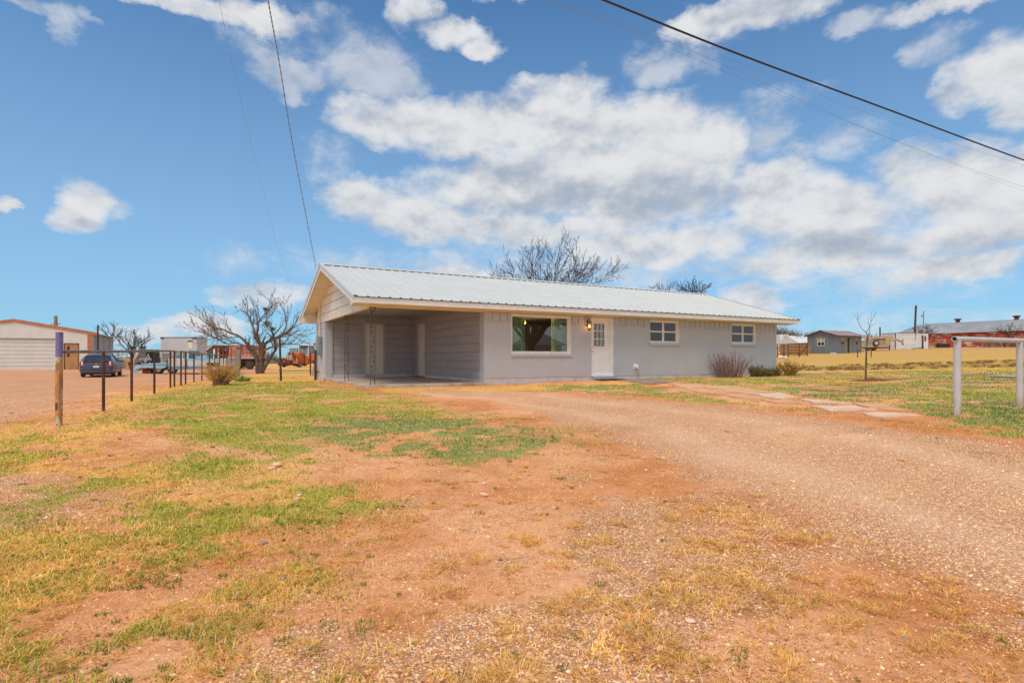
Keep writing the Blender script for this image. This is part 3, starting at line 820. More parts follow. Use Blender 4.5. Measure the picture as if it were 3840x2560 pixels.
def blades(P, L, Wd, lean, tint, yaw=None):
    """curved blades: base P, length L, width Wd, lean 0 upright .. 1 lying"""
    n = len(P)
    yaw = RNG.uniform(0, 2 * np.pi, n) if yaw is None else yaw
    dx, dy = np.cos(yaw), np.sin(yaw)
    z0 = gz(P[:, 0], P[:, 1]) - .004
    a = lean * 1.25
    e1 = .5 * L; e2 = .5 * L
    ca, sa = np.cos(a * .6), np.sin(a * .6)
    cb, sb = np.cos(np.minimum(a * 1.3, 1.5)), np.sin(np.minimum(a * 1.3, 1.5))
    px, py = -dy * Wd / 2, dx * Wd / 2
    tw = RNG.uniform(-.5, .5, n)
    b0 = np.stack([P[:, 0] - px, P[:, 1] - py, z0], 1); b1 = np.stack([P[:, 0] + px, P[:, 1] + py, z0], 1)
    mx, my, mz = P[:, 0] + dx * e1 * sa, P[:, 1] + dy * e1 * sa, z0 + e1 * ca
    m0 = np.stack([mx - px * .8 + tw * px, my - py * .8 + tw * py, mz], 1); m1 = np.stack([mx + px * .8 + tw * px, my + py * .8 + tw * py, mz], 1)
    t_ = np.stack([mx + dx * e2 * sb, my + dy * e2 * sb, mz + e2 * cb], 1)
    co = np.stack([b0, b1, m0, m1, t_], 1).reshape(-1, 3)
    o = np.arange(n)[:, None] * 5
    tri = np.concatenate([o + [0, 1, 3], o + [0, 3, 2], o + [2, 3, 4]], 1).reshape(-1, 3)
    ti = np.repeat(tint, 5, 0)
    return co, tri, ti
def join(parts):
    co, tr, ti, off = [], [], [], 0
    for c, t, i in parts:
        co.append(c); tr.append(t + off); ti.append(i); off += len(c)
    return np.concatenate(co), np.concatenate(tr), np.concatenate(ti)

GREENS = [(.32, .42, .04), (.42, .52, .055), (.15, .23, .03), (.58, .58, .09), (.68, .56, .15)]
BLUES = [(.17, .30, .12), (.24, .39, .16), (.11, .22, .085), (.32, .40, .14)]
STRAWS = [(.92, .58, .17), (.95, .68, .30), (.80, .44, .09), (.55, .26, .07), (.86, .58, .12)]
def build_grass():
    P = cand(900000, 1.5, 34, 1.28)
    P = P[outside_house(P)]
    z = zones(P); n = len(P)
    u = RNG.uniform(0, 1, n)
    green = u < z['g'] * .96
    G = P[green]; bl = z['blue'][green]; k = len(G)
    dist = np.hypot(G[:, 0], G[:, 1])
    tint = palette(k, GREENS, [3, 4, 2, 2, 1])
    isb = RNG.uniform(0, 1, k) < bl * .9
    tint[isb] = palette(int(isb.sum()), BLUES, [3, 3, 1.5, 1.5])
    mott = fbm(G[:, 0], G[:, 1], 1.3, 4, 41)
    tint = tint * (.30 + .8 * mott + .55 * fbm(G[:, 0], G[:, 1], 7.0, 2, 47))[:, None]
    dryb = RNG.uniform(0, 1, k) < .08 + .25 * (fbm(G[:, 0], G[:, 1], 1.2, 3, 43) > .55)
    tint[dryb] = palette(int(dryb.sum()), STRAWS, [2, 2, 1, 1, 2])
    tall = fbm(G[:, 0], G[:, 1], 2.3, 3, 19)
    L = (.018 + .045 * tall ** 1.5) * RNG.uniform(.5, 1.3, k) * (1 + dist / 60)
    Wd = (.0024 + .0014 * RNG.uniform(0, 1, k)) * (1 + dist / 5.5)
    gpz = blades(G, L, Wd, RNG.uniform(.35, 1.15, k), tint)
    raw_mesh('grass', *gpz, M_blade, 'short green turf growing over the yard', 'grass')
    # dry straw coloured grass
    P = cand(660000, 1.5, 34, 1.28)
    P = P[outside_house(P)]
    z = zones(P); n = len(P)
    D = P[RNG.uniform(0, 1, n) < z['d'] * .62]
    k = len(D); dist = np.hypot(D[:, 0], D[:, 1])
    tint = palette(k, STRAWS, [4, 3, 2, 1, 2])
    tint *= (.72 + .6 * fbm(D[:, 0], D[:, 1], 1.3, 3, 71))[:, None]
    L = (.03 + .05 * RNG.uniform(0, 1, k) ** 2) * (1 + dist / 60)
    Wd = (.0017 + .0013 * RNG.uniform(0, 1, k)) * (1 + dist / 5.0)
    parts = [blades(D, L, Wd, RNG.uniform(.85, 1.25, k), tint)]
    # bunches on the bare dirt
    S = 3840 / 2352
    spots = [(1500, 1490, .17), (1450, 1460, .10), (1570, 1530, .10), (1340, 1375, .12), (1300, 1400, .12), (1270, 1395, .08), (1400, 1395, .10), (1560, 1395, .11), (1600, 1380, .09), (1640, 1345, .10), (1540, 1330, .08), (1690, 1340, .08), (1195, 1240, .10), (1225, 1245, .09),
             (1330, 1250, .09), (1385, 1240, .10), (1310, 1275, .06), (1280, 1300, .08), (1100, 1290, .08), (1010, 1360, .10), (1050, 1365, .07), (1180, 1310, .08), (1420, 1200, .09), (1600, 1240, .10), (1660, 1255, .10), (1720, 1235, .09), (1820, 1240, .12), (1855, 1240, .10), (1760, 1300, .08),
             (1690, 1400, .09), (1800, 1395, .12), (1850, 1385, .09), (1740, 1365, .10), (1930, 1440, .09), (1960, 1430, .07), (1810, 1530, .10), (1190, 1560, .16), (1130, 1555, .10), (1460, 1430, .09), (1480, 1395, .10), (1510, 1370, .08), (1240, 1180, .07), (960, 1190, .09),
             (1000, 1165, .09), (1080, 1160, .07), (1160, 1150, .08), (1350, 1150, .07), (1600, 1170, .07), (1030, 1110, .11), (990, 1105, .10), (1080, 1105, .08), (1180, 1100, .08), (700, 1490, .09), (620, 1420, .10), (480, 1410, .10), (520, 1280, .10), (560, 1260, .10), (780, 1290, .07), (900, 1230, .07),
             (2020, 1400, .10), (1900, 1370, .09), (1540, 1190, .08), (1660, 1170, .06), (1720, 1190, .06), (2180, 1360, .09), (2250, 1450, .08), (1980, 1330, .08)]
    tufts = []
    for (a, b_, r) in spots: tufts.append((*gp(a * S, b_ * S), r))
    Q = cand(1500, 1.8, 12); ZQ = zones(Q)
    for q, a_, b_, c_ in zip(Q, ZQ['lawn'], ZQ['lot'], ZQ['drive']):
        if a_ < .3 and b_ < .2 and RNG.uniform() > c_ * .93: tufts.append((q[0], q[1], .015 + .055 * RNG.uniform() ** 3))
    for _ in range(900):
        x_ = RNG.uniform(8, 42); y_ = RNG.uniform(28, 38) + .12 * x_
        if fbm(np.array([x_]), np.array([y_]), .5, 3, 88)[0] > .46: tufts.append((x_, y_, -RNG.uniform(.12, .3)))
    TP, TY, TL, TW_, TT, TE = [], [], [], [], [], []
    for (a, b_, r) in tufts:
        far = r < 0; r = abs(r)
        if far:
            m_ = 26; ang_ = RNG.uniform(0, 2 * np.pi, m_); rr = r * RNG.uniform(0, 1, m_)
            TP.append(np.stack([a + rr * np.cos(ang_), b_ + rr * np.sin(ang_)], 1)); TY.append(ang_); TL.append(RNG.uniform(.08, .2, m_)); TE.append(RNG.uniform(.2, .8, m_))
            TT.append(palette(m_, [(.26, .15, .08), (.38, .23, .10), (.50, .33, .12)], [1, 1, 1])); TW_.append(np.full(m_, .022)); continue
        m_ = int(24 + 1500 * r)
        ang_ = RNG.uniform(0, 2 * np.pi, m_); rr = r * np.sqrt(RNG.uniform(0, 1, m_)) * .75
        TP.append(np.stack([a + rr * np.cos(ang_), b_ + rr * np.sin(ang_)], 1)); TY.append(ang_ + RNG.normal(0, .6, m_))
        TL.append(r * RNG.uniform(.3, .9, m_) * .62 + .008); TE.append(.86 + .34 * rr / r * RNG.uniform(.8, 1.1, m_))
        TT.append(palette(m_, STRAWS, [4, 3, 3, 1.5, 1]) * RNG.uniform(.8, 1.05)); TW_.append(RNG.uniform(.0014, .0028, m_) * (1 + b_ / 6))
    parts.append(blades(np.concatenate(TP), np.concatenate(TL), np.concatenate(TW_), np.concatenate(TE), np.concatenate(TT), np.concatenate(TY)))
    # long pale stalks lying about
    k = 420; q = cand(k, 1.7, 9)
    parts.append(blades(q, RNG.uniform(.08, .3, k), RNG.uniform(.002, .004, k), np.full(k, 1.2), palette(k, [(.74, .52, .28), (.55, .36, .2)], [1, 1])))
    # short litter: bits of dead leaf and stem everywhere on the open ground
    q = cand(220000, 1.5, 13); q = q[outside_house(q)]; zq = zones(q)
    cl = fbm(q[:, 0], q[:, 1], 2.2, 4, 101)
    q = q[RNG.uniform(0, 1, len(q)) < (1 - .8 * zq['drive']) * (1 - .9 * zq['lot']) * sstep(cl, .36, .62) * .95]; k = len(q)
    parts.append(blades(q, RNG.uniform(.006, .022, k), RNG.uniform(.002, .004, k) * (1 + q[:, 1] / 8), RNG.uniform(.9, 1.25, k), palette(k, [(.42, .17, .05), (.60, .32, .09), (.85, .52, .2), (.30, .22, .06), (.24, .12, .06)], [4, 3, 3, 2, 1.5])))
    raw_mesh('dry_grass', *join(parts), M_blade, 'straw coloured dry grass and tufts on the red dirt', 'dry grass')
    # small dark green weeds with upright stems
    tw = []
    Q = cand(2600, 1.7, 11); zc = {k: zone(Q, k) for k in ('weeds', 'lawn2', 'dryl', 'patch', 'blue', 'drive')}
    for i_, q in enumerate(Q):
        w_ = max(zc['weeds'][i_] * .6, zc['lawn2'][i_] * .3, zc['dryl'][i_] * .22, zc['patch'][i_] * .4, .05, zc['blue'][i_] * .5)
        if RNG.uniform() < w_ and zc['drive'][i_] < .3: tw.append((q[0], q[1], .008 + .03 * RNG.uniform() ** 2))
    for a, b_ in ((838, 1440), (820, 1465), (330, 1330), (300, 1345), (365, 1335), (250, 1350), (395, 1340), (760, 1440), (1290, 1100), (650, 1480), (720, 1500)): tw.append((*gp(a * S, b_ * S), .045))
    for a, b_ in ((1215, 1012), (1180, 1018), (1280, 1010), (1330, 1022), (1240, 1025), (1150, 1008), (1105, 1030), (1050, 1045), (1380, 1055), (1295, 1082), (1000, 1060), (1440, 985), (2230, 1030), (2290, 1050), (1990, 990), (2150, 1010)): tw.append((*gp(a * S, b_ * S), .16))
    TP, TY, TL, TE, TT, TW_ = [], [], [], [], [], []
    for (a, b_, r) in tw:
        m_ = int(16 + 900 * r)
        ang_ = RNG.uniform(0, 2 * np.pi, m_); rr = r * np.sqrt(RNG.uniform(0, 1, m_)) * (1.0 if r < .1 else 1.5)
        TP.append(np.stack([a + rr * np.cos(ang_), b_ + rr * np.sin(ang_)], 1)); TY.append(ang_)
        TL.append(RNG.uniform(.010, .022, m_) * (1 + 12 * r * (r < .1))); TE.append(RNG.uniform(.0, .8, m_))
        TT.append(palette(m_, [(.26, .28, .05), (.38, .38, .08), (.17, .18, .04)] if r < .1 else BLUES, [1, 1, 1] if r < .1 else [1, 1, 1, 1])); TW_.append(RNG.uniform(.0018, .0032, m_) * (1 + b_ / 4))
    raw_mesh('weeds', *blades(np.concatenate(TP), np.concatenate(TL), np.concatenate(TW_), np.concatenate(TE), np.concatenate(TT), np.concatenate(TY)), M_blade, 'low dark green weeds scattered over the dirt', 'weeds')
build_grass()

def build_pebbles():
    P = cand(150000, 1.5, 14)
    z = zones(P); n = len(P)
    keep = RNG.uniform(0, 1, n) < np.clip(z['gr'] * 1.1, .12, 1) * (1 - .8 * z['g'])
    P = P[keep]; k = len(P)
    dist = np.hypot(P[:, 0], P[:, 1])
    r = RNG.uniform(.0028, .0068, k) * (1 + dist / 14) * (1 + 1.0 * (RNG.uniform(0, 1, k) > .97))
    base = np.array([(1, 0, 0), (.5, .85, .1), (-.5, .8, 0), (-1, 0, .1), (-.5, -.85, 0), (.5, -.8, .1), (.1, 0, .75)])
    tris = np.array([(0, 1, 6), (1, 2, 6), (2, 3, 6), (3, 4, 6), (4, 5, 6), (5, 0, 6)])
    V = base[None] * RNG.uniform(.7, 1.25, (k, 7, 3))
    a = RNG.uniform(0, 2 * np.pi, k); c, s_ = np.cos(a)[:, None], np.sin(a)[:, None]
    x = V[..., 0] * c - V[..., 1] * s_ * .75; y = V[..., 0] * s_ + V[..., 1] * c * .75
    co = np.stack([P[:, 0:1] + x * r[:, None], P[:, 1:2] + y * r[:, None], gz(P[:, 0], P[:, 1])[:, None] - .001 + V[..., 2] * r[:, None] * .9], -1)
    tri = (np.arange(k)[:, None, None] * 7 + tris[None]).reshape(-1, 3)
    tint = palette(k, [(.90, .55, .29), (.80, .41, .19), (.95, .72, .46), (.60, .26, .10), (.40, .31, .28), (.88, .64, .44)], [4, 4, 2, 3.5, .9, 1.2], .15)
    raw_mesh('gravel', co.reshape(-1, 3), tri, np.repeat(tint, 7, 0), M_peb, 'loose pinkish gravel stones lying on the driveway and dirt', 'gravel')
build_pebbles()
# ================================================================ the house (local axes: x along the front, y into the house)
YAW = .5
def hw(s, t, z=0):                     # house plan to world
    c, q = math.cos(YAW), math.sin(YAW)
    return Vector((s * c - t * q, 19 + s * q + t * c, z))
house = thing('brick_house', 'long single storey painted grey brick house with white metal roof and open carport', 'house', (0, 19, 0), YAW)
S1, S2, SG, DD, TB = -1.07, 14.1, -4.94, 9.32, 7.19
ZF, ZS, ZSL, ZC = .52, 2.75, .389, 3.05
SLm, ZE, OV, TR = .312, 3.008, .597, 4.88
def zr(t): return ZE + SLm * (t + OV) if t <= TR else ZE + SLm * (2 * TR + OV - t)

def wall(mb, x0, x1, z0, z1, ops, y0, y1, axis='x'):
    xs = sorted({x0, x1} | {v for o in ops for v in o[:2]})
    for a, b_ in zip(xs[:-1], xs[1:]):
        cuts = sorted([(o[2], o[3]) for o in ops if o[0] <= a + 1e-6 and o[1] >= b_ - 1e-6])
        z = z0
        for c0, c1 in cuts + [(z1, z1)]:
            if c0 > z + 1e-6:
                if axis == 'x': mb.box(a, b_, y0, y1, z, c0)
                else: mb.box(y0, y1, a, b_, z, c0)
            z = max(z, c1)
    return mb
PW = (-.03, 2.46, 1.345, 2.735)        # picture window opening
DW = (3.38, 4.43, .56, 2.735)
W1 = (6.28, 7.87, 1.80, 2.735)
W2 = (11.06, 12.66, 1.83, 2.735)
m = MB()
wall(m, S1, S2, ZF, ZS, [PW, DW, W1, W2], 0, .22)
m.box(S1, S1 + .22, .22, .32, ZF, ZC)                        # return of the brick at the carport
m.box(S2 - .2, S2, .22, DD, ZF, ZS)                          # right end
m.box(S1, S2 - .2, DD - .2, DD, ZF, ZS)                      # rear
m.box(SG, SG + .26, TB, DD, ZF, ZS - .02)                    # rear part of the left side
m.box(SG + .26, S1, DD - .2, DD, ZF, ZS - .02)
part('brick_wall', m, M_brick, house)
# soldier course of bricks on end, in threes, with open joints
m = MB()
def soldier(a, b_):
    m = MB()
    x = a + .012
    rn = random.Random(int(a * 100))
    while x < b_ - .06:
        w_ = min(.262, b_ - .004 - x)
        m.box(x, x + w_, -.03, 0, ZS - .275 - rn.uniform(0, .012), ZS - .004)
        x += w_ + .032
    part('soldier_course', m, M_brick, house)
for a, b_ in ((S1, PW[0] - .01), (PW[1] + .02, DW[0] - .01), (DW[1] + .02, W1[0] - .01), (W1[1] + .02, W2[0] - .01), (W2[1] + .02, S2)): soldier(a, b_)
m = MB()
y = TB + .02
while y < DD - .1:
    m.box(SG - .016, SG, y, y + .25, ZS - .29, ZS - .03); y += .27
part('soldier_course', m, M_brick, house)
m = MB()
m.box(SG + .004, SG + .1, TB - .016, TB, ZS - .29, ZS - .03); m.box(SG + .12, SG + .19, TB - .016, TB, ZS - .29, ZS - .03)
part('soldier_course', m, M_brick, house)
m = MB()
m.box(S1 - .012, S2 + .012, -.018, .3, .05, ZF - .006)
m.box(S1 - .012, S1 + .2, .3, .4, .05, ZF - .006)
m.box(S2 - .3, S2 + .012, .3, DD, .05, ZF - .006)
m.box(SG - .012, SG + .27, TB - .012, DD, .05, ZF - .006)
m.box(SG + .27, S1 - .06, TB + .01, TB + .1, ZSL - .1, .53)   # curb under the siding
m.box(S1 - .03, S1 + .01, .4, 5.7, ZSL - .1, .50)
m.box(S1 - .03, S1 + .01, 6.82, TB, ZSL - .1, .50)
part('foundation', m, M_found, house)
# crack lines that open under the brick
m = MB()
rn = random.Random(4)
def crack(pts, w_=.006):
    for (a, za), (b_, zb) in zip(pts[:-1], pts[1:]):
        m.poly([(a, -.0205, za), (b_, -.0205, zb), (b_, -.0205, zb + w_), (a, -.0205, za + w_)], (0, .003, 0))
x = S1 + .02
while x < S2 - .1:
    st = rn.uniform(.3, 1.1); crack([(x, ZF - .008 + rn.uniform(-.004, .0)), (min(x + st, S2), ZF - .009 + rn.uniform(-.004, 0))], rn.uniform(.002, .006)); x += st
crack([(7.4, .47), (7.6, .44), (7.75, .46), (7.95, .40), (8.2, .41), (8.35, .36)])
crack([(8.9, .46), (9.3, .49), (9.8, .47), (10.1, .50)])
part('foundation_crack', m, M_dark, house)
m = MB()
def wcrack(pts, w_=.0035):
    for (a, za), (b_, zb) in zip(pts[:-1], pts[1:]):
        m.poly([(a, -.0035, za), (b_, -.0035, zb), (b_ + w_ * 1.5, -.0035, zb), (a + w_ * 1.5, -.0035, za)], (0, .003, 0))
wcrack([(7.82, 1.70), (7.83, 1.62), (7.93, 1.60), (7.96, 1.46), (8.06, 1.38), (8.08, 1.22), (8.17, 1.14), (8.2, .98), (8.33, .96), (8.34, .72), (8.3, .54)])
part('wall_crack', m, M_mauvetrim, house)

# carport slab
m = MB()
m.poly([(SG - .09, -.12, 0), (S1 + .05, -.16, 0), (S1 + .05, -.02, 0), (S1 - .012, -.02, 0), (S1 - .012, 5.7, 0), (S1 - .012, TB + .02, 0), (SG + .27, TB + .02, 0), (SG + .27, TB - .013, 0), (SG - .09, TB - .013, 0)], (0, 0, ZSL))
o = part('carport_slab', m, M_slab, house, bevel=.02)

# siding: overlapping boards
def siding(mb, along, x0, x1, z0, z1, y, out, step=.305, ops=(), first=None):
    """boards with the lower edge standing proud; along = 'x' or 'y' ; out = outward direction sign on the other axis"""
    z = z0
    hts = []
    while z < z1 - .01:
        h = min(step, z1 - z); hts.append((z, z + h)); z += h
    for (a, b_) in hts:
        spans = [(x0, x1)]
        for (o0, o1, p0, p1) in ops:
            if p0 < b_ - .02 and p1 > a + .02:
                ns = []
                for (u, v) in spans:
                    if o0 > u: ns.append((u, min(o0, v)))
                    if o1 < v: ns.append((max(o1, u), v))
                spans = ns
        for (u, v) in spans:
            if v - u < .02: continue
            q = [(0, a + .010), (out * .024, a + .010), (out * .014, b_ - .001), (0, b_ - .001)]
            if along == 'x': mb.poly([(u, y + p, z_) for p, z_ in q], (v - u, 0, 0))
            else: mb.poly([(y + p, u, z_) for p, z_ in q], (0, v - u, 0))
D1 = (-3.305, -2.464, .53, 2.70)
D2 = (5.76, 6.76, .53, 2.70)
m = MB()
siding(m, 'x', SG + .26, S1 - .03, .53, ZC, TB + .06, -1, ops=[(D1[0] - .09, D1[1] + .09, D1[2], D1[3] + .09)])
part('carport_siding', m, M_mauve, house)
m = MB()
wall(m, SG + .26, S1 + .05, ZSL - .1, ZC, [(D1[0] - .01, D1[1] + .01, ZSL - .2, D1[3] + .01)], TB + .06, TB + .16)
wall(m, .32, TB + .05, ZSL - .1, ZC, [(D2[0] - .01, D2[1] + .01, ZSL - .2, D2[3] + .01)], S1, S1 + .1, 'y')
part('siding_shade_backing', m, M_lapshade, house)  # coloured dark so the gaps between boards look shaded
m = MB()
siding(m, 'y', .32, TB + .05, .50, ZC, S1 + .0, -1, ops=[(D2[0] - .09, D2[1] + .09, D2[2] - .2, D2[3] + .09)])
part('carport_siding', m, M_mauve, house)
m = MB()
for (a, b_) in ((D1[0] - .09, D1[0]), (D1[1], D1[1] + .09)): m.box(a, b_, TB + .02, TB + .065, D1[2], D1[3])
m.box(D1[0] - .09, D1[1] + .09, TB + .018, TB + .065, D1[3], D1[3] + .09); m.box(D1[0] - .09, D1[1] + .09, TB + .044, TB + .06, D1[3] + .09, 2.972)
for (a, b_) in ((D2[0] - .09, D2[0]), (D2[1], D2[1] + .09)): m.box(S1 - .035, S1 + .01, a, b_, D2[2] - .1, D2[3])
m.box(S1 - .037, S1 + .01, D2[0] - .09, D2[1] + .09, D2[3], D2[3] + .09); m.box(S1 - .018, S1, D2[0] - .09, D2[1] + .09, D2[3] + .09, 2.942)
m.box(S1 - .075, S1 - .03, TB - .04, TB + .06, ZSL, ZC)        # inside corner board
m.box(SG + .26, SG + .31, TB + .0, TB + .06, ZSL, ZC)
part('carport_trim', m, M_mauvetrim, house)
m = MB(); m.box(D1[0] + .004, D1[1] - .004, TB + .075, TB + .115, D1[2], D1[3] - .004)
d = part('carport_door', m, M_creamdoor, house, label='plain off-white door with round knob in the back wall of the carport')
m = MB(); m.lathe([(.02, 0), (.012, .02), (.03, .04), (.034, .06), (.02, .075)], 12, Matrix.Translation((D1[0] + .07, TB + .075, 1.44)) @ Matrix.Rotation(R(90), 4, 'X'))
part('door_knob', m, M_chrome, d, True)
m = MB(); m.box(S1 + .02, S1 + .06, D2[0] + .004, D2[1] - .004, D2[2] - .09, D2[3] - .004)
d = part('carport_door', m, M_creamdoor, house, label='narrow looking off-white door in the side wall of the carport')
m = MB(); m.lathe([(.02, 0), (.012, .02), (.03, .04), (.034, .06), (.02, .075)], 12, Matrix.Translation((S1 + .02, D2[0] + .07, 1.44)) @ Matrix.Rotation(R(-90), 4, 'Y'))
part('door_knob', m, M_chrome, d, True)
m = MB(); m.box(S1 - .22, S1 - .03, D2[0] - .05, D2[1] + .05, ZSL - .02, ZSL + .05)
part('door_step', m, M_wood, house)
# ceiling and beams of the carport
m = MB(); m.box(SG + .02, S1 + .05, .1, TB + .15, ZC + .004, ZC + .03)
part('carport_ceiling', m, M_mauvetrim, house)
m = MB()
m.box(SG, S1 + .3, .002, .10, ZS - .0, ZC + .1)
m.box(SG + .002, SG + .12, .10, TB, ZS - .02, ZC + .1)
part('carport_beam', m, M_soffit, house)

# roof sheets with ribs
def ribbed(t0, t1, x0, x1, up):
    mb = MB()
    prof = []
    x = x0; k = 0
    prof.append((x0, 0))
    x = x0 + .10
    while x < x1 - .06:
        prof += [(x - .046, 0), (x - .024, .024), (x + .024, .024), (x + .046, 0)]
        x += .325
    prof.append((x1, 0))
    n = 5
    secs = [[(px_, t0 + (t1 - t0) * i / n, zr(t0 + (t1 - t0) * i / n) + h) for px_, h in prof] for i in range(n + 1)]
    return mb.loft(secs, closed=False, caps=False)
part('metal_roof', ribbed(-.66, TR - .001, -5.545, 14.98, 1), M_roofw, house)
part('metal_roof', ribbed(TR + .001, 2 * TR + OV + .06, -5.545, 14.98, 1), M_roofw, house)
m = MB()
for sg in (-1, 1):
    a, b_ = TR + sg * .001, TR + sg * .20
    z0, z1 = zr(a) + .040, zr(b_) + .036
    m.poly([(-5.57, a, z0), (-5.57, b_, z1), (-5.57, b_, z1 + .004), (-5.57, a, z0 + .012)], (20.58, 0, 0))
part('ridge_cap', m, M_roofw, house)
def shade_strip(t, x0, x1, low, name):  # added dark strip, coloured as the shade in the rib hollows
    mb = MB(); x = x0 + .10; top = [(x0, -.003)]
    while x < x1 - .06:
        top += [(x - .046, -.003), (x - .024, .022), (x + .024, .022), (x + .046, -.003)]; x += .325
    top.append((x1, -.003))
    for (a, ha), (b_, hb) in zip(top[:-1], top[1:]):
        mb.poly([(a, t, zr(t) - low), (b_, t, zr(t) - low), (b_, t, zr(t) + hb), (a, t, zr(t) + ha)], (0, .01, 0))
    part(name, mb, M_iron, house)
shade_strip(-.632, -5.545, 14.98, .022, 'eave_shade_strip')
m = MB(); m.box(-5.5, 14.9, TR - .19, TR - .18, zr(TR - .18) - .01, zr(TR - .185) + .033); part('ridge_shade_strip', m, M_iron, house)  # added dark strip stands in for the shaded gap under the cap
def deck(a, b_, x0, x1, z_hi, z_lo):
    return [(x0, a, zr(a) - z_lo), (x0, b_, zr(b_) - z_lo), (x0, b_, zr(b_) - z_hi), (x0, a, zr(a) - z_hi)], (x1 - x0, 0, 0)
m = MB()
m.poly(*deck(-OV + .005, TR, -5.495, 14.82, .012, .085)); m.poly(*deck(TR + .0005, 2 * TR + OV - .005, -5.495, 14.82, .012, .085))
part('roof_underside', m, M_cream, house)
# fascia boards
m = MB()
m.box(-5.522, -.096, -OV - .024, -OV, 2.806, 2.968); m.box(-.086, 14.85, -OV - .024, -OV, 2.806, 2.968)
m.box(-5.522, 14.85, 2 * TR + OV, 2 * TR + OV + .024, 2.806, 2.998)
part('fascia', m, M_white, house)
for x0 in (-5.524, 14.824):
    m = MB()
    a, b_ = -OV - .026, TR
    for (p, q) in ((a, TR), (TR, 2 * TR + OV + .026)):
        e = .215
        m.poly([(x0, p, zr(p) - .012), (x0, q, zr(q) - .012), (x0, q, zr(q) - e), (x0, p, zr(p) - e)], (.028, 0, 0))
    part('rake_board', m, M_white, house)
for x0, dx in ((-5.552, .026), (14.854, .028)):
    m = MB()
    for (p, q) in ((-OV - .06, TR), (TR, 2 * TR + OV + .06)):
        m.poly([(x0, p, zr(p) + .030), (x0, q, zr(q) + .030), (x0, q, zr(q) - .075), (x0, p, zr(p) - .075)], (dx, 0, 0))
        m.poly([(x0, p, zr(p) + .031), (x0, q, zr(q) + .031), (x0, q, zr(q) + .036), (x0, p, zr(p) + .036)], (.10 if dx > 0 and x0 < 0 else -.08, 0, 0))
    part('rake_trim', m, M_roofw, house)
# soffit under the front eave, and boxed returns at the gables
m = MB()
m.poly([(-5.49, -OV, 2.812), (-5.49, -.001, 2.757), (-5.49, -.001, 2.767), (-5.49, -OV, 2.822)], (14.85 + 5.49 - .03, 0, 0))
m.poly([(-5.49, 2 * TR + OV, 2.812), (-5.49, DD + .001, 2.76), (-5.49, DD + .001, 2.77), (-5.49, 2 * TR + OV, 2.822)], (14.85 + 5.49 - .03, 0, 0))
part('soffit', m, M_soffit, house)
m = MB()
m.poly([(-5.494, -OV, 2.806), (-5.494, -.02, 2.77), (-5.494, -.02, zr(-.02) - .09), (-5.494, -OV, zr(-OV) - .09)], (.02, 0, 0))
m.poly([(-5.474, -.022, 2.77), (-4.96, -.022, 2.77), (-4.96, -.022, zr(0) - .09), (-5.474, -.022, zr(0) - .09)], (0, -.02, 0))
part('eave_return', m, M_cream, house)
m = MB()
m.poly([(-5.494, 2 * TR + OV, 2.806), (-5.494, DD + .02, 2.77), (-5.494, DD + .02, zr(DD + .02) - .09), (-5.494, 2 * TR + OV, zr(2 * TR + OV) - .09)], (.02, 0, 0))
m.poly([(-5.474, DD + .022, 2.77), (-4.96, DD + .022, 2.77), (-4.96, DD + .022, zr(DD) - .09), (-5.474, DD + .022, zr(DD) - .09)], (0, .02, 0))
part('eave_return', m, M_cream, house)
# gable boards
m = MB()
z = 2.73; k = 0
while z < 4.55:
    z2 = min(z + .335, 4.62)
    def lo(zz): return max((zz + .088 - ZE) / SLm - OV, 0)
    def hi(zz): return min(2 * TR + OV - (zz + .088 - ZE) / SLm, DD)
    if hi(z2) - lo(z2) < .02: z2 = ZE + SLm * (TR + OV) - .09
    a0, a1, b0, b1 = lo(z), hi(z), lo(z2), max(hi(z2), lo(z2) + .01)
    m.loft([[(SG - .024, a0, z + (.014 if k else 0)), (SG - .024, a1, z + (.014 if k else 0)), (SG - .012, b1, z2 - .002), (SG - .012, b0, z2 - .002)],
            [(SG - .004, a0, z + (.014 if k else 0)), (SG - .004, a1, z + (.014 if k else 0)), (SG - .004, b1, z2 - .002), (SG - .004, b0, z2 - .002)]])
    z = z2; k += 1
    if z > 4.6: break
part('gable_siding', m, M_cream, house)
m = MB(); m.poly([(SG - .003, .01, 2.74), (SG - .003, DD - .01, 2.74), (SG - .003, DD - .01, zr(DD) - .09), (SG - .003, TR, zr(TR) - .09), (SG - .003, .01, zr(0) - .09)], (.012, 0, 0)); part('gable_shade_backing', m, M_lapshade, house)  # dark sheet puts shade into the gable lap gaps
m = MB()
m.poly([(S2 - .02, 0, ZS), (S2 - .02, DD, ZS), (S2 - .02, DD, zr(DD) - .09), (S2 - .02, TR, zr(TR) - .09), (S2 - .02, 0, zr(0) - .09)], (.02, 0, 0))
part('gable_siding', m, M_cream, house)

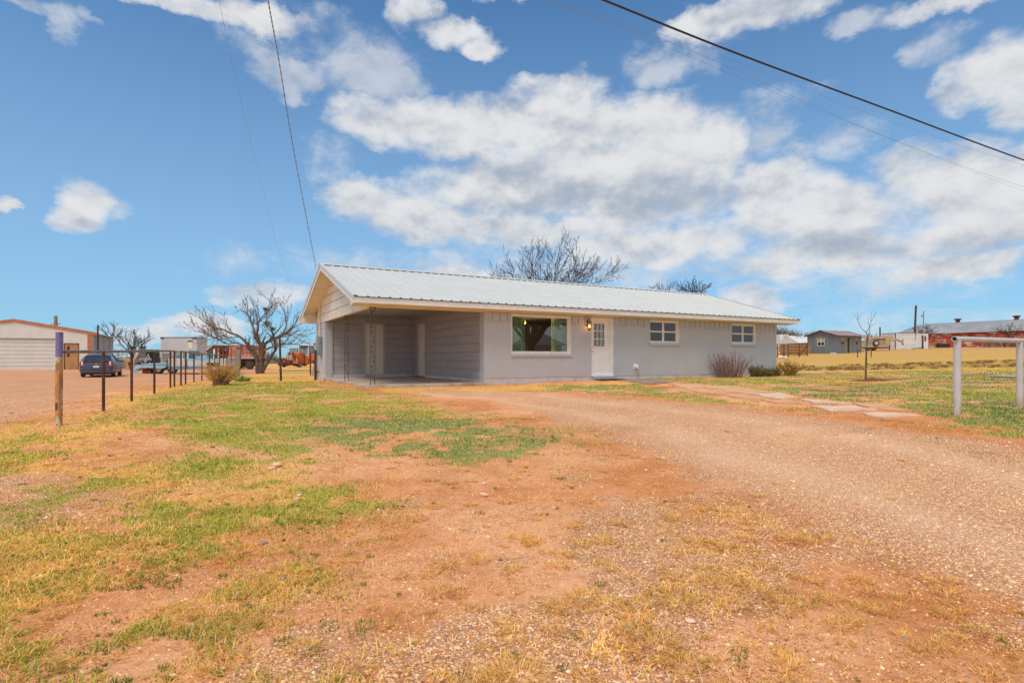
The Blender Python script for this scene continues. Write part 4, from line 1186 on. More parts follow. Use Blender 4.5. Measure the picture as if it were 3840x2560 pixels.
# ornamental iron posts
def iron_post(s, t, top):
    mb = MB()
    w_ = .13
    for dx in (-w_ / 2, w_ / 2): mb.box(s + dx - .011, s + dx + .011, t - .011, t + .011, ZSL - .002, top)
    mb.box(s - .09, s + .09, t - .05, t + .05, top - .012, top + .002)
    o_ = part('iron_post', mb, M_iron, house)
    sc = MB()
    for z0 in (ZSL + .12, top - .12): sc.box(s - w_ / 2 + .011, s + w_ / 2 - .011, t - .006, t + .006, z0, z0 + .016)
    z_ = ZSL + .18; fl = 1
    while z_ < top - .28:
        pts = []
        for i in range(19):
            u = i / 18
            zz = z_ + .30 * u
            pts.append((s + fl * .042 * math.sin(u * 2 * math.pi), t, zz))
        sc.tube(pts, .0065, 6)
        for sgn, zc in ((1, z_ + .075), (-1, z_ + .225)):
            cx = s + fl * sgn * .004
            sc.tube([(cx + (.034 - .0022 * i) * math.cos(i * .75) * fl * sgn, t, zc + (.034 - .0022 * i) * math.sin(i * .75)) for i in range(13)], .0058, 6)
        z_ += .30; fl = -fl
    part('scrollwork', sc, M_iron, o_)
iron_post(-4.80, .05, ZS)
iron_post(-4.83, 3.59, ZS - .02)

# windows
def window(op, panes, fr=.06, rec=.055, sill=True, label=None):
    x0, x1, z0, z1 = op
    mb = MB()
    mb.box(x0, x0 + fr * .6, rec - .03, rec + .06, z0, z1); mb.box(x1 - .10, x1 - .0, rec - .03, rec + .06, z0, z1)
    mb.box(x0 + fr * .6, x1 - .10, rec - .03, rec + .06, z1 - fr, z1); mb.box(x0 + fr * .6, x1 - .10, rec - .03, rec + .06, z0, z0 + fr * 1.2)
    a0, a1, c0, c1 = x0 + fr * .6, x1 - .10, z0 + fr * 1.2, z1 - fr
    mb.box(a0, a0 + .035, rec, rec + .05, c0, c1); mb.box(a1 - .035, a1, rec, rec + .05, c0, c1)
    mb.box(a0 + .035, a1 - .035, rec, rec + .05, c1 - .03, c1); mb.box(a0 + .035, a1 - .035, rec, rec + .05, c0, c0 + .03)
    if panes:
        mx, mz = (a0 + a1) / 2, (c0 + c1) / 2 + .005
        mb.box(mx - .055, mx + .055, rec - .004, rec + .05, c0 + .03, c1 - .03)
        mb.box(a0 + .035, mx - .055, rec - .002, rec + .045, mz - .028, mz + .028); mb.box(mx + .055, a1 - .035, rec - .002, rec + .045, mz - .028, mz + .028)
    mb.box(x0 + .002, x1 - .002, -.012, rec - .03, z1 - .035, z1 + .004)           # head trim
    mb.box(x1 - .022, x1 - .001, -.008, rec - .03, z0, z1 - .036)
    o_ = part('window', mb, M_white, house, label=label)
    g = MB(); g.box(a0 + .03, a1 - .03, rec + .022, rec + .028, c0 + .025, c1 - .025)
    part('window_glass', g, M_glass, o_)
    if sill:
        sb = MB(); x = x0 - .02; w_ = .094 if panes is False else .14
        while x < x1 + .03:
            e = min(x + w_ - .008, x1 + .04); sb.box(x, e, -.045, .03, z0 - .085, z0 - .004); x += w_
        sb.box(x0 - .018, x1 + .038, -.034, .028, z0 - .082, z0 - .007)
        part('window_sill', sb, M_brick, o_)
    return o_
window(PW, False, label='large single-pane picture window with green curtains inside')
window(W1, True, label='four-pane window in the middle of the brick front')
window(W2, True, label='four-pane window nearest the right end of the front')

# front door
m = MB()
m.box(DW[0] + .01, DW[0] + .022, -.004, .12, DW[2], DW[3] - .05); m.box(4.205, 4.30, .02, .12, DW[2], DW[3] - .05); m.box(4.30, DW[1] - .002, -.01, .12, DW[2] - .02, DW[3] - .05)
m.box(DW[0], DW[1], -.008, .12, DW[3] - .05, DW[3]); m.box(DW[0], DW[1], -.02, .14, DW[2] - .035, DW[2] + .012)
fd = part('door_frame', m, M_white, house)
x0, x1, z0, z1 = 3.405, 4.203, .575, 2.683
gx0, gx1, gz0, gz1 = 3.50, 4.045, 1.63, 2.53
m = MB()
m.box(x0, gx0, .05, .09, z0, z1); m.box(gx1, x1, .05, .09, z0, z1); m.box(gx0, gx1, .05, .09, z0, gz0); m.box(gx0, gx1, .05, .09, gz1, z1)
for a in (3.50, 3.80):                      # pressed panels below the glass
    for (c, e) in ((.76, 1.06), (1.14, 1.46)):
        m.box(a, a + .245, .044, .05, c, c + .012); m.box(a, a + .245, .044, .05, e - .012, e); m.box(a, a + .012, .044, .05, c + .012, e - .012); m.box(a + .233, a + .245, .044, .05, c + .012, e - .012)
d = part('front_door', m, M_door, house, label='white front door with nine small panes')
m = MB()
for i in (0, 1, 2, 3):
    a = gx0 + (gx1 - gx0) * i / 3; w_ = .022 if i in (0, 3) else .012
    m.box(a - w_, a + w_, .036, .052, gz0 - .02, gz1 + .02)
for i in (0, 1, 2, 3):
    a = gz0 + (gz1 - gz0) * i / 3; w_ = .022 if i in (0, 3) else .012
    m.box(gx0, gx1, .034, .0355, a - w_, a + w_); m.box(gx0, gx1, .0356, .05, a - w_ + .001, a + w_ - .001)
part('muntin', m, M_white, d)
m = MB(); m.box(gx0, gx1, .066, .071, gz0, gz1); part('door_glass', m, M_glass, d)
m = MB(); m.lathe([(.02, 0), (.012, .02), (.03, .04), (.034, .06), (.02, .075)], 12, Matrix.Translation((3.46, .05, 1.5)) @ Matrix.Rotation(R(90), 4, 'X'))
part('door_knob', m, M_chrome, d, True)
m = MB()
for i in range(11): m.box(DW[0] + i * .1, DW[0] + i * .1 + .092, -.16, .0, .44, .52)
m.box(DW[0], DW[1] + .04, -.155, -.019, .30, .515)
part('door_step', m, M_brick, house)

# porch lantern
m = MB()
m.box(3.13, 3.22, -.03, 0, 2.38, 2.60)
m.tube([(3.175, -.03, 2.50), (3.175, -.09, 2.62), (3.175, -.15, 2.66), (3.175, -.19, 2.62), (3.175, -.17, 2.57)], .012, 8)
m.tube([(3.175, -.06, 2.56), (3.19, -.07, 2.64), (3.21, -.07, 2.62)], .008, 6)
m.lathe([(.02, 2.575), (.035, 2.56), (.085, 2.515), (.09, 2.505), (.03, 2.50)], 8, Matrix.Translation((3.175, -.17, 0)))
m.lathe([(.075, 2.285), (.085, 2.275), (.05, 2.255), (.02, 2.235), (.008, 2.21)], 8, Matrix.Translation((3.175, -.17, 0)))
for k in range(6):
    a = math.pi / 3 * k; c_, s_ = math.cos(a), math.sin(a)
    m.cyl((3.175 + .085 * c_, -.17 + .085 * s_, 2.505), (3.175 + .072 * c_, -.17 + .072 * s_, 2.28), .006, n=5)
lan = part('porch_lantern', m, M_iron, house, True, label='black iron wall lantern with a glowing amber glass beside the front door')
m = MB(); m.lathe([(.078, 2.50), (.085, 2.42), (.068, 2.285)], 12, Matrix.Translation((3.175, -.17, 0)))
part('lantern_glass', m, M_amber, lan, True)
m = MB(); m.lathe([(.006, 2.44), (.022, 2.41), (.026, 2.385), (.014, 2.345), (.008, 2.33)], 10, Matrix.Translation((3.175, -.17, 0)))
part('bulb', m, M_bulb, lan, True)
ll = bpy.data.lights.new('lantern_light', 'POINT'); ll.energy = 5; ll.color = (1, .6, .25); ll.shadow_soft_size = .03
lo_ = bpy.data.objects.new('lantern_light', ll); lo_.location = (3.175, -.17, 2.39); lo_.parent = house; COL.objects.link(lo_)

# dryer vent, hose tap area
m = MB(); m.box(5.42, 5.60, -.02, 0, .78, .98)
m.lathe([(.075, 0), (.08, .05), (.07, .13), (.04, .16)], 14, Matrix.Translation((5.53, -.01, .885)) @ Matrix.Rotation(R(100), 4, 'X'))
v = part('dryer_vent', m, M_white, house, True)
m = MB(); m.cyl((5.545, -.168, .90), (5.545, -.175, .90), .012, n=8); part('vent_hole', m, M_black, v)

# electric gear on the left wall
m = MB(); m.box(SG - .14, SG - .017, 7.86, 8.42, 1.33, 2.12)
e = part('breaker_box', m, M_gal, house, bevel=.008)
m = MB(); m.tube([(SG - .07, 8.15, 2.12), (SG - .07, 8.15, 3.50)], .032, 10); m.tube([(SG - .07, 8.28, 2.12), (SG - .07, 8.28, 2.45)], .016, 8)
part('conduit', m, M_cream, e)
m = MB(); m.tube([(SG - .03, 7.98, 1.33), (SG - .03, 7.98, .35)], .013, 8)
part('conduit', m, M_white, e)
m = MB(); m.box(SG - .12, SG - .017, 8.75, 9.02, 1.55, 2.02); m.box(SG - .10, SG - .017, 8.8, 8.98, 2.05, 2.22)
e = part('meter_box', m, M_cabw, house, bevel=.006)
m = MB(); m.lathe([(.09, 0), (.09, .06), (.07, .10), (.0, .11)], 16, Matrix.Translation((SG - .12, 8.88, 1.86)) @ Matrix.Rotation(R(-90), 4, 'Y'))
part('meter_dial', m, M_galv, e, True)
m = MB(); m.tube([(SG - .05, 8.86, 1.55), (SG - .05, 8.86, .3)], .022, 8); part('conduit', m, M_galv, e)
m = MB(); m.tube([(SG - .02, 8.6, .62), (SG - .10, 8.62, .64), (SG - .16, 8.7, .25)], .03, 8)
part('drain_pipe', m, M_black, house)
m = MB(); m.cyl((-5.15, 8.6, 0), (-5.15, 8.6, .9), .04, n=8)

# inside the rooms
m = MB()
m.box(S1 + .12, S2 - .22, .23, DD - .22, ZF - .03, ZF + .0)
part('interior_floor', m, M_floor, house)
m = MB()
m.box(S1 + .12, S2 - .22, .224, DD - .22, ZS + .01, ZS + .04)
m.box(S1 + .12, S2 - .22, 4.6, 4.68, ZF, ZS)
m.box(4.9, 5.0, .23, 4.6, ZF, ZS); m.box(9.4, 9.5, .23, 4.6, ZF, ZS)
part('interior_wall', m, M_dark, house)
def curtain(s0, s1, t, z0, z1, lab, folds=9, amp=.03):
    mb = MB(); n = 90; secs = []
    for i in range(n + 1):
        u = i / n; x = s0 + (s1 - s0) * u
        y = t + amp * math.sin(u * folds * 2 * math.pi) + .4 * amp * math.sin(u * folds * 4.6 + 1)
        secs.append([hw(x, y, z0), hw(x, y, z1), hw(x, y + .004, z1), hw(x, y + .004, z0)])
    mb.loft(secs)
    return solo('curtain', mb, M_curtain if 'green' in lab else M_cloth, lab, 'curtain', smooth=True)
curtain(.04, .66, .275, .62, 2.71, 'green curtain hanging at the left side of the picture window', 5)
curtain(1.80, 2.44, .275, .62, 2.71, 'green curtain hanging at the right side of the picture window', 6)
curtain(6.42, 6.95, .34, 1.6, 2.71, 'pale curtain behind the left panes of the middle four-pane window', 5, .02)
curtain(7.35, 7.8, .34, 1.6, 2.71, 'pale curtain behind the right panes of the middle four-pane window', 5, .02)
lp = thing('ceiling_lamp', 'lit ceiling lamp with two amber glass shades seen through the picture window', 'lamp', tuple(hw(1.21, 1.5, 0)), YAW)
m = MB(); m.cyl((0, 0, 2.70), (0, 0, 2.758), .07, n=12); m.tube([(-.12, 0, 2.66), (0, 0, 2.71), (.12, 0, 2.66)], .01, 6)
part('lamp_arm', m, M_iron, lp)
for dx in (-.12, .12):
    m = MB(); m.lathe([(.03, 2.66), (.06, 2.63), (.085, 2.57), (.08, 2.53)], 12, Matrix.Translation((dx, 0, 0)))
    part('lamp_shade', m, M_shade, lp, True)
bl = bpy.data.lights.new('lamp_light', 'POINT'); bl.energy = 210; bl.color = (1, .62, .3); bl.shadow_soft_size = .05
bo = bpy.data.objects.new('lamp_light', bl); bo.location = (0, 0, 2.45); bo.parent = lp; COL.objects.link(bo)

# door mat
q = hw(3.9, -.46, 0)
m = MB(); m.box(-.55, .55, -.28, .28, 0, .018)
solo('door_mat', m, M_rubmat, 'flat dark rubber mat on the ground at the front door step', 'door mat', loc=(q.x, q.y, H(q.x, q.y) + .035), rz=YAW, bevel=.006)
# ================================================================ bare trees and shrubs
def sweep(segs, n=5):
    """segs: list of point lists with radii -> mesh builder"""
    mb = MB()
    for pts, rr in segs: mb.tube(pts, rr, n, cap=False)
    return mb
def wander(rn, p, d, L, r0, r1, k, bend, up=0.0):
    pts, rs = [Vector(p)], [r0]
    d = Vector(d).normalized()
    for i in range(k):
        d = (d + Vector((rn.gauss(0, bend), rn.gauss(0, bend), rn.gauss(0, bend) + up))).normalized()
        pts.append(pts[-1] + d * L / k)
        rs.append(r0 + (r1 - r0) * (i + 1) / k)
    return pts, rs
def branch_out(rn, pts, rs, depth, out, dens=1.0, lenf=.55, minr=.004, bend=.22, up=.06, ang=(16, 44), start=.25):
    """grow side branches from a limb, recursively"""
    tot = sum((b_ - a).length for a, b_ in zip(pts[:-1], pts[1:]))
    if depth <= 0 or tot < .05: return
    nb = max(2, int(dens * (3.0 + tot * 2.2)))
    for i in range(nb):
        u = start + (1 - start) * (i + rn.random()) / nb
        f = u * (len(pts) - 1); j = min(int(f), len(pts) - 2); fr = f - j
        p = pts[j].lerp(pts[j + 1], fr); r = rs[j] + (rs[j + 1] - rs[j]) * fr
        d = (pts[j + 1] - pts[j]).normalized()
        ax = Vector((rn.gauss(0, 1), rn.gauss(0, 1), rn.gauss(0, 1))).cross(d).normalized()
        nd = Matrix.Rotation(R(rn.uniform(*ang)) * 1, 4, ax) @ d
        nd = (nd + Vector((0, 0, up * 2))).normalized()
        L = tot * lenf * rn.uniform(.45, 1.0) * (1.15 - .55 * u)
        q, qs = wander(rn, p, nd, L, max(r * .48, minr), max(minr * .8, r * .14), 4 if depth > 1 else 3, bend, up)
        out.append((q, qs))
        branch_out(rn, q, qs, depth - 1, out, dens, lenf, minr, bend, up, ang, .15)

def tree_from_limbs(name, label, cat, limbs, seed, depth=3, group=None, mat=None, minr=.008, dens=1.0, lenf=.5, trunk_n=2, up=.05, bend=.13):
    """limbs: (points, r0, r1, is_trunk)"""
    rn = random.Random(seed)
    trunk, crown = [], []
    for pts, r0, r1, tr in limbs:
        pts = [Vector(p) for p in pts]
        sm = []
        for i in range(len(pts) - 1):
            p0, p1, p2, p3 = pts[max(i - 1, 0)], pts[i], pts[i + 1], pts[min(i + 2, len(pts) - 1)]
            for k in range(4):
                t = k / 4
                q = .5 * ((2 * p1) + (p2 - p0) * t + (2 * p0 - 5 * p1 + 4 * p2 - p3) * t * t + (3 * p1 - p0 - 3 * p2 + p3) * t ** 3)
                sm.append(q + Vector((rn.gauss(0, .02), rn.gauss(0, .02), rn.gauss(0, .02))) * (r0 * 4 if i else 0))
        sm.append(pts[-1])
        n = len(sm)
        rs = [r0 + (r1 - r0) * (i / (n - 1)) ** .8 for i in range(n)]
        (trunk if tr else crown).append((sm, rs))
        sub = []
        branch_out(rn, sm, rs, depth, sub, dens, lenf, minr, bend, up, start=.45 if tr else .18)
        crown += sub
    base = limbs[0][0][0]
    root = thing(name, label, cat, tuple(base), 0, group)
    off = Vector(base)
    for nm, segs, nn in (('trunk', trunk, 10), ('crown', crown, 4)):
        if not segs: continue
        mb = sweep([([p - off for p in q], s_) for q, s_ in segs], nn)
        part(nm, mb, mat or (M_bark if nm == 'trunk' else M_twig), root, nm == 'trunk')
    return root
S2X = 3.675
def c2(x, y, Y):                       # a point read from the enlarged left crop of the photo
    return at(560 + x / S2X, 1080 + y / S2X, Y)

rn = random.Random(12)
B0 = onground(973.6, 41.6)
def tl(pts, r0, r1, tr=False, spread=0.0):
    out = []
    for i, (x, y) in enumerate(pts):
        q = c2(x, y, 41.6 + spread * i)
        out.append(q)
    if tr: out[0] = Vector((out[0].x, out[0].y, H(out[0].x, out[0].y) - .1))
    return (out, r0, r1, tr)
mesq = tree_from_limbs('mesquite_tree', 'large bare mesquite tree with several leaning trunks left of the house', 'tree', [
    tl([(1505, 1180), (1492, 1060), (1478, 980), (1430, 885), (1330, 745)], 0.221, 0.111, True, .0),
    tl([(1545, 1180), (1548, 1040), (1556, 930), (1560, 850), (1520, 760), (1465, 660)], 0.230, 0.128, True, .0),
    tl([(1540, 1180), (1585, 1100), (1625, 1040), (1690, 920), (1750, 830), (1725, 700), (1690, 600)], 0.145, 0.060, True, .05),
    tl([(1562, 850), (1600, 770), (1690, 700), (1790, 668), (1900, 600), (1990, 520), (2060, 400)], 0.136, 0.030, False, .25),
    tl([(1570, 870), (1640, 830), (1760, 790), (1900, 772), (2080, 778)], 0.111, 0.043, False, -.2),
    tl([(1800, 665), (1920, 640), (2050, 700), (2160, 755)], 0.060, 0.017, False, .1),
    tl([(1900, 640), (2050, 640), (2180, 640), (2290, 610)], 0.051, 0.013, False, -.2),
    tl([(1330, 745), (1240, 665), (1120, 620), (1000, 565), (900, 545), (800, 490), (720, 440), (690, 390)], 0.102, 0.019, False, -.15),
    tl([(1400, 850), (1300, 790), (1180, 755), (1060, 765), (940, 700), (820, 650), (700, 600), (610, 590)], 0.085, 0.015, False, .2),
    tl([(1240, 670), (1120, 680), (980, 660), (860, 700), (740, 745)], 0.051, 0.014, False, .3),
    tl([(1465, 660), (1440, 560), (1400, 470), (1360, 370), (1300, 320), (1210, 300)], 0.102, 0.021, False, .25),
    tl([(1470, 680), (1500, 560), (1500, 480), (1560, 390), (1650, 310), (1690, 220), (1620, 140)], 0.093, 0.017, False, -.3),
    tl([(1400, 470), (1350, 330), (1350, 220), (1330, 150)], 0.043, 0.013, False, .2),
    tl([(1500, 500), (1480, 380), (1450, 270), (1400, 190)], 0.043, 0.013, False, -.2),
    tl([(1820, 650), (1880, 540), (1880, 420), (1860, 300), (1845, 180)], 0.068, 0.017, False, .2),
    tl([(1700, 620), (1640, 560), (1600, 470), (1700, 350), (1760, 250), (1800, 240)], 0.043, 0.013, False, .2),
    tl([(1480, 900), (1430, 800), (1500, 700), (1560, 620)], 0.043, 0.013, False, .3),
], 5, depth=3, minr=.0072, dens=1.15, lenf=.52)
# mistletoe clumps in its crown
def leafball(c, r, n, seed, size=.05, squash=.8):
    rn = random.Random(seed); mb = MB()
    for _ in range(n):
        v = Vector((rn.gauss(0, 1), rn.gauss(0, 1), rn.gauss(0, 1))).normalized() * r * rn.random() ** .4
        v.z *= squash
        p = Vector(c) + v
        a = Vector((rn.gauss(0, 1), rn.gauss(0, 1), rn.gauss(0, 1))).normalized() * size
        b_ = a.cross(Vector((rn.gauss(0, 1), rn.gauss(0, 1), rn.gauss(0, 1)))).normalized() * size * .4
        mb.add([p, p + a * .6 + b_, p + a * 1.2, p + a * .6 - b_], [(0, 1, 2, 3)])
    return mb
off = Vector(mesq.location)
for (x, y, r, s_) in ((1620, 490, .30, 1), (1600, 290, .16, 2), (1700, 560, .15, 3)):
    part('mistletoe_clump', leafball(c2(x, y, 41.6) - off, r, 260, s_, .07), M_mistle, mesq)

def fan_tree(name, label, base, seed, top, half, nlimb=6, forks=1.0, r=.18, mat=None, depth=3, minr=.012, group=None, trunk=.25, dens=.9, lenf=.45, lean=0):
    dens *= 1.15; r *= .55; nlimb += 3; minr *= .8
    rn = random.Random(seed)
    b0 = Vector(base)
    hgt_ = top - b0.z
    fk = b0 + Vector((lean * .1, 0, hgt_ * trunk))
    limbs = [([b0 - Vector((0, 0, .1)), b0.lerp(fk, .5) + Vector((.04, 0, 0)), fk], r, r * .85, True)]
    for i in range(nlimb):
        a = (i + .5) / nlimb * 2 - 1 + rn.uniform(-.12, .12)
        el = math.cos(a * 1.15)
        pts = [fk]
        for k in (1, 2, 3, 4):
            u = k / 4
            x = half * a * (u ** .85) + rn.gauss(0, half * .04)
            z = (hgt_ - hgt_ * trunk) * (u * (.35 + .65 * el)) + (.12 * hgt_ * math.sin(u * 3) if abs(a) > .5 else 0)
            y = rn.gauss(0, half * .10) + u * half * .5 * math.sin(i * 2.4)
            pts.append(fk + Vector((x, y, z)))
        limbs.append((pts, r * .48, minr * 1.2, False))
    return tree_from_limbs(name, label, 'tree', limbs, seed, depth=depth, mat=mat or M_bark2, minr=minr, dens=dens, lenf=lenf, group=group)
def gnd(px_, Y): return onground(px_, Y)
fan_tree('bare_tree', 'wide bare tree whose crown shows above the middle of the house roof', gnd(2065, 40), 21, CAMZ + (HY - 950) / F * 40, 3.9, 8, r=.24, trunk=.35, minr=.012, dens=.78, lenf=.52, mat=M_bark2)
fan_tree('bare_tree', 'small bare treetop above the right part of the house roof', gnd(2600, 52), 22, CAMZ + (HY - 1062) / F * 52, 1.4, 6, r=.14, trunk=.6, minr=.012, dens=1.1)
fan_tree('bare_tree', 'faint twiggy treetop just left of the small treetop above the roof', gnd(2490, 62), 25, CAMZ + (HY - 1068) / F * 62, 1.5, 6, r=.12, trunk=.75, minr=.010, dens=.8)
fan_tree('bare_tree', 'bare spreading tree behind the white skid loader and the steel garage', gnd(497, 62), 23, CAMZ + (HY - 1244) / F * 62, 2.0, 5, r=.22, trunk=.22, minr=.014, dens=1.0)
fan_tree('bare_tree', 'bare tree with bird nests showing over the roof edge of the steel garage', gnd(415, 70), 24, CAMZ + (HY - 1218) / F * 70, 1.7, 4, r=.14, trunk=.5, minr=.014, dens=.8)
fan_tree('bare_tree', 'small dark bare tree standing in front of the white ribbed shed and barn', gnd(3470, 84), 26, CAMZ + (HY - 1222) / F * 84, 1.9, 6, r=.13, trunk=.22, minr=.016, dens=.8)
fan_tree('bare_tree', 'pale scrubby tree in front of the barn at the right edge', gnd(3790, 88), 27, CAMZ + (HY - 1222) / F * 88, 2.2, 7, r=.10, trunk=.3, minr=.014, dens=.8)
fan_tree('bare_tree', 'leafless tree rising behind the corrugated shed on its left', gnd(3010, 96), 28, CAMZ + (HY - 1248) / F * 96, 3.0, 8, r=.16, trunk=.25, minr=.018, dens=.9, mat=M_twigred)

# staked sapling on the right lawn
def c6(x, y, Y): return at(2900 + x / 3.919, 1100 + y / 3.919, Y)
Ys = 18.7
sap = thing('sapling', 'thin young bare sapling tied with tape on the right lawn', 'young tree', tuple(onground(3248, Ys)), 0)
so_ = Vector(sap.location)
def sp(pts, r0, r1):
    P_ = [c6(x, y, Ys) - so_ for x, y in pts]
    return P_, [r0 + (r1 - r0) * i / (len(P_) - 1) for i in range(len(P_))]
q = sp([(1364, 1300), (1358, 1150), (1364, 1000), (1368, 850), (1376, 740), (1385, 636)], .032, .02)
part('trunk', sweep([q], 8), M_bark, sap, True)
tw = [sp([(1385, 636), (1368, 575), (1310, 530), (1275, 480), (1245, 400), (1240, 320), (1242, 250)], .013, .003), sp([(1240, 390), (1205, 330), (1155, 262)], .006, .002), sp([(1242, 385), (1270, 330), (1320, 280)], .006, .002),
      sp([(1385, 636), (1395, 600), (1420, 560), (1412, 490), (1395, 430), (1400, 340)], .012, .003), sp([(1368, 570), (1410, 500), (1435, 420), (1470, 350), (1510, 265)], .011, .002), sp([(1440, 410), (1430, 340), (1450, 260), (1470, 215)], .007, .002),
      sp([(1420, 500), (1460, 460), (1520, 432)], .005, .002), sp([(1480, 345), (1500, 310), (1495, 270)], .004, .002)]
part('crown', sweep(tw, 5), M_bark, sap)
m = MB(); z_ = c6(1370, 780, Ys).z - so_.z
x_ = c6(1375, 780, Ys).x - so_.x
m.box(x_ - .03, x_ + .05, -.03, .03, z_ - .02, z_ + .02); m.poly([(x_ + .02, -.03, z_), (x_ + .09, -.04, z_ + .03), (x_ + .10, -.04, z_ - .03)], (0, .004, 0))
part('tie_tape', m, M_teal, sap)
# soil heap at its foot
mb = MB(); rn = random.Random(8); b0 = onground(3255, Ys)
n1, n2 = 9, 26
secs = []
for i in range(n1 + 1):
    u = i / n1
    secs.append([(b0.x + .15 + (1 - u) * (.85 + .18 * math.sin(3 * a_ + 1) + rn.uniform(-.05, .05)) * math.cos(a_), b0.y + (1 - u) * .42 * (1 + .2 * math.sin(2 * a_)) * math.sin(a_), b0.z - .03 + .14 * u ** .8 + rn.uniform(-.02, .02)) for a_ in [2 * math.pi * k / n2 for k in range(n2)]])
mb.loft(secs)
o = part('soil_mound', mb, M_soil, None, True); tag(o, 'dark red heap of fresh soil at the foot of the staked sapling', 'soil heap')

# ================================================================ shrubs
def twig_shrub(name, label, base, hgt_, half, n, seed, mat, r=.008, spread=.5, depth=1, cat='shrub', group=None, base_r=.15, up=.1):
    rn = random.Random(seed); segs = []
    for i in range(n):
        a = rn.uniform(0, 2 * math.pi); u = rn.random() ** .6
        p = Vector((base_r * u * math.cos(a), base_r * u * math.sin(a), -.05))
        d = Vector((math.cos(a) * u * spread, math.sin(a) * u * spread, 1)).normalized()
        L = hgt_ * rn.uniform(.6, 1.08)
        d2 = Vector((d.x * half / max(hgt_ * spread, .01), d.y * half / max(hgt_ * spread, .01), 1)).normalized()
        q = wander(rn, p, d2, L, r * rn.uniform(.8, 1.4), r * .35, 6, .09, up)
        segs.append(q)
        branch_out(rn, q[0], q[1], depth, segs, .6, .35, r * .35, .15, .08, (15, 40), .35)
    root = solo(name, sweep(segs, 4), mat, label, cat, group, loc=tuple(base))
    return root
b0 = hw(10.15, -.62); b0.z = H(b0.x, b0.y)
twig_shrub('twiggy_shrub', 'upright bare reddish-brown twiggy shrub against the brick wall under the end window', b0, 1.12, .78, 120, 3, M_twigred, .010, .6, 1, base_r=.45)
def leaf_shrub(label, s, t, hx, hy, hz, n, seed, mat, mat2=None, stems=14, size=.055):
    b0 = hw(s, t); b0.z = H(b0.x, b0.y)
    rn = random.Random(seed)
    root = thing('leafy_shrub', label, 'shrub', tuple(b0), YAW, 'low shrubs at the right end of the house')
    segs = []
    tips = []
    for i in range(stems):
        d = Vector((rn.uniform(-1, 1) * hx / hz, rn.uniform(-1, 1) * hy / hz, 1))
        q = wander(rn, (rn.uniform(-.5, .5) * hx, rn.uniform(-.5, .5) * hy, -.05), d, hz * rn.uniform(.7, 1.15), .008, .003, 5, .14)
        segs.append(q); tips.append(q[0])
    part('stems', sweep(segs, 4), M_bark, root)
    mb = MB()
    for _ in range(n):
        q = tips[rn.randrange(len(tips))]; f = rn.uniform(.25, 1) * (len(q) - 1); j = min(int(f), len(q) - 2)
        p = q[j].lerp(q[j + 1], f - j) + Vector((rn.gauss(0, .06), rn.gauss(0, .06), rn.gauss(0, .05)))
        a = Vector((rn.gauss(0, 1), rn.gauss(0, 1), rn.gauss(0, 1) + .4)).normalized() * size * rn.uniform(.6, 1.3)
        b_ = a.cross(Vector((rn.gauss(0, 1), rn.gauss(0, 1), rn.gauss(0, 1)))).normalized() * size * .32
        mb.add([p, p + a * .6 + b_, p + a * 1.2, p + a * .6 - b_], [(0, 1, 2, 3)])
    part('leaves', mb, mat, root)
leaf_shrub('dark olive leafy shrub next to the bare twiggy shrub', 11.75, -.75, .50, .35, .50, 2400, 31, M_shrub)
leaf_shrub('dark olive leafy shrub in the middle of the low row', 12.75, -.8, .45, .35, .48, 2200, 32, M_shrub)
leaf_shrub('rust and gold leafy shrub at the corner end of the low row', 13.9, -.85, .60, .40, .72, 2400, 33, M_shrubrust)

# dead clump with a stump by the pipe fence
b0 = onground(829, 18.3)
rn = random.Random(41); root = thing('dead_bush', 'dead straw-coloured bush sprouting round a shaggy brown stump near the fence end', 'bush', tuple(b0), 0)
mb = MB()
for (x, y, r_, h_) in ((-.02, -.12, .17, .34), (.18, -.12, .13, .28), (-.12, -.05, .10, .24)):
    secs = []
    for i in range(8):
        u = i / 7
        secs.append([(x + r_ * (1.1 - .55 * u) * math.cos(a_) * rn.uniform(.8, 1.2), y + r_ * (1.1 - .55 * u) * math.sin(a_) * rn.uniform(.8, 1.2), -.05 + h_ * u) for a_ in [2 * math.pi * k / 14 for k in range(14)]])
    mb.loft(secs)
for _ in range(160):
    a = rn.uniform(0, 2 * math.pi); r_ = rn.uniform(.12, .26)
    mb.tube([(r_ * math.cos(a) + .03, r_ * .8 * math.sin(a) - .06, rn.uniform(0, .1)), (r_ * .9 * math.cos(a) + .03, r_ * .7 * math.sin(a) - .06, rn.uniform(.2, .4))], .007, 4, False)
part('stump', mb, simple('shaggy_stump_bark', (.20, .115, .085), .95, (.10, .05, .04), 14, bmp=.8, stretch=(1, 1, .2)), root)
segs = []
for i in range(210):
    a = rn.uniform(0, 2 * math.pi); u = rn.random() ** .55
    segs.append(wander(rn, (.24 * u * math.cos(a), .2 * u * math.sin(a), .05 + .2 * rn.random()), (1.15 * u * math.cos(a), .9 * u * math.sin(a), .8), rn.uniform(.35, .80), .011, .004, 5, .13, .03))
sg = list(segs)
for q in sg[:90]: branch_out(rn, q[0], q[1], 1, segs, .8, .4, .003, .2, .02)
part('stalks', sweep(segs, 4), M_straw, root)
part('foliage', leafball((.02, .05, .46), .48, 420, 44, .04, .55), M_straw, root)
part('flower_head', leafball((-.10, -.1, .55), .07, 120, 45, .04), M_cloth, root)
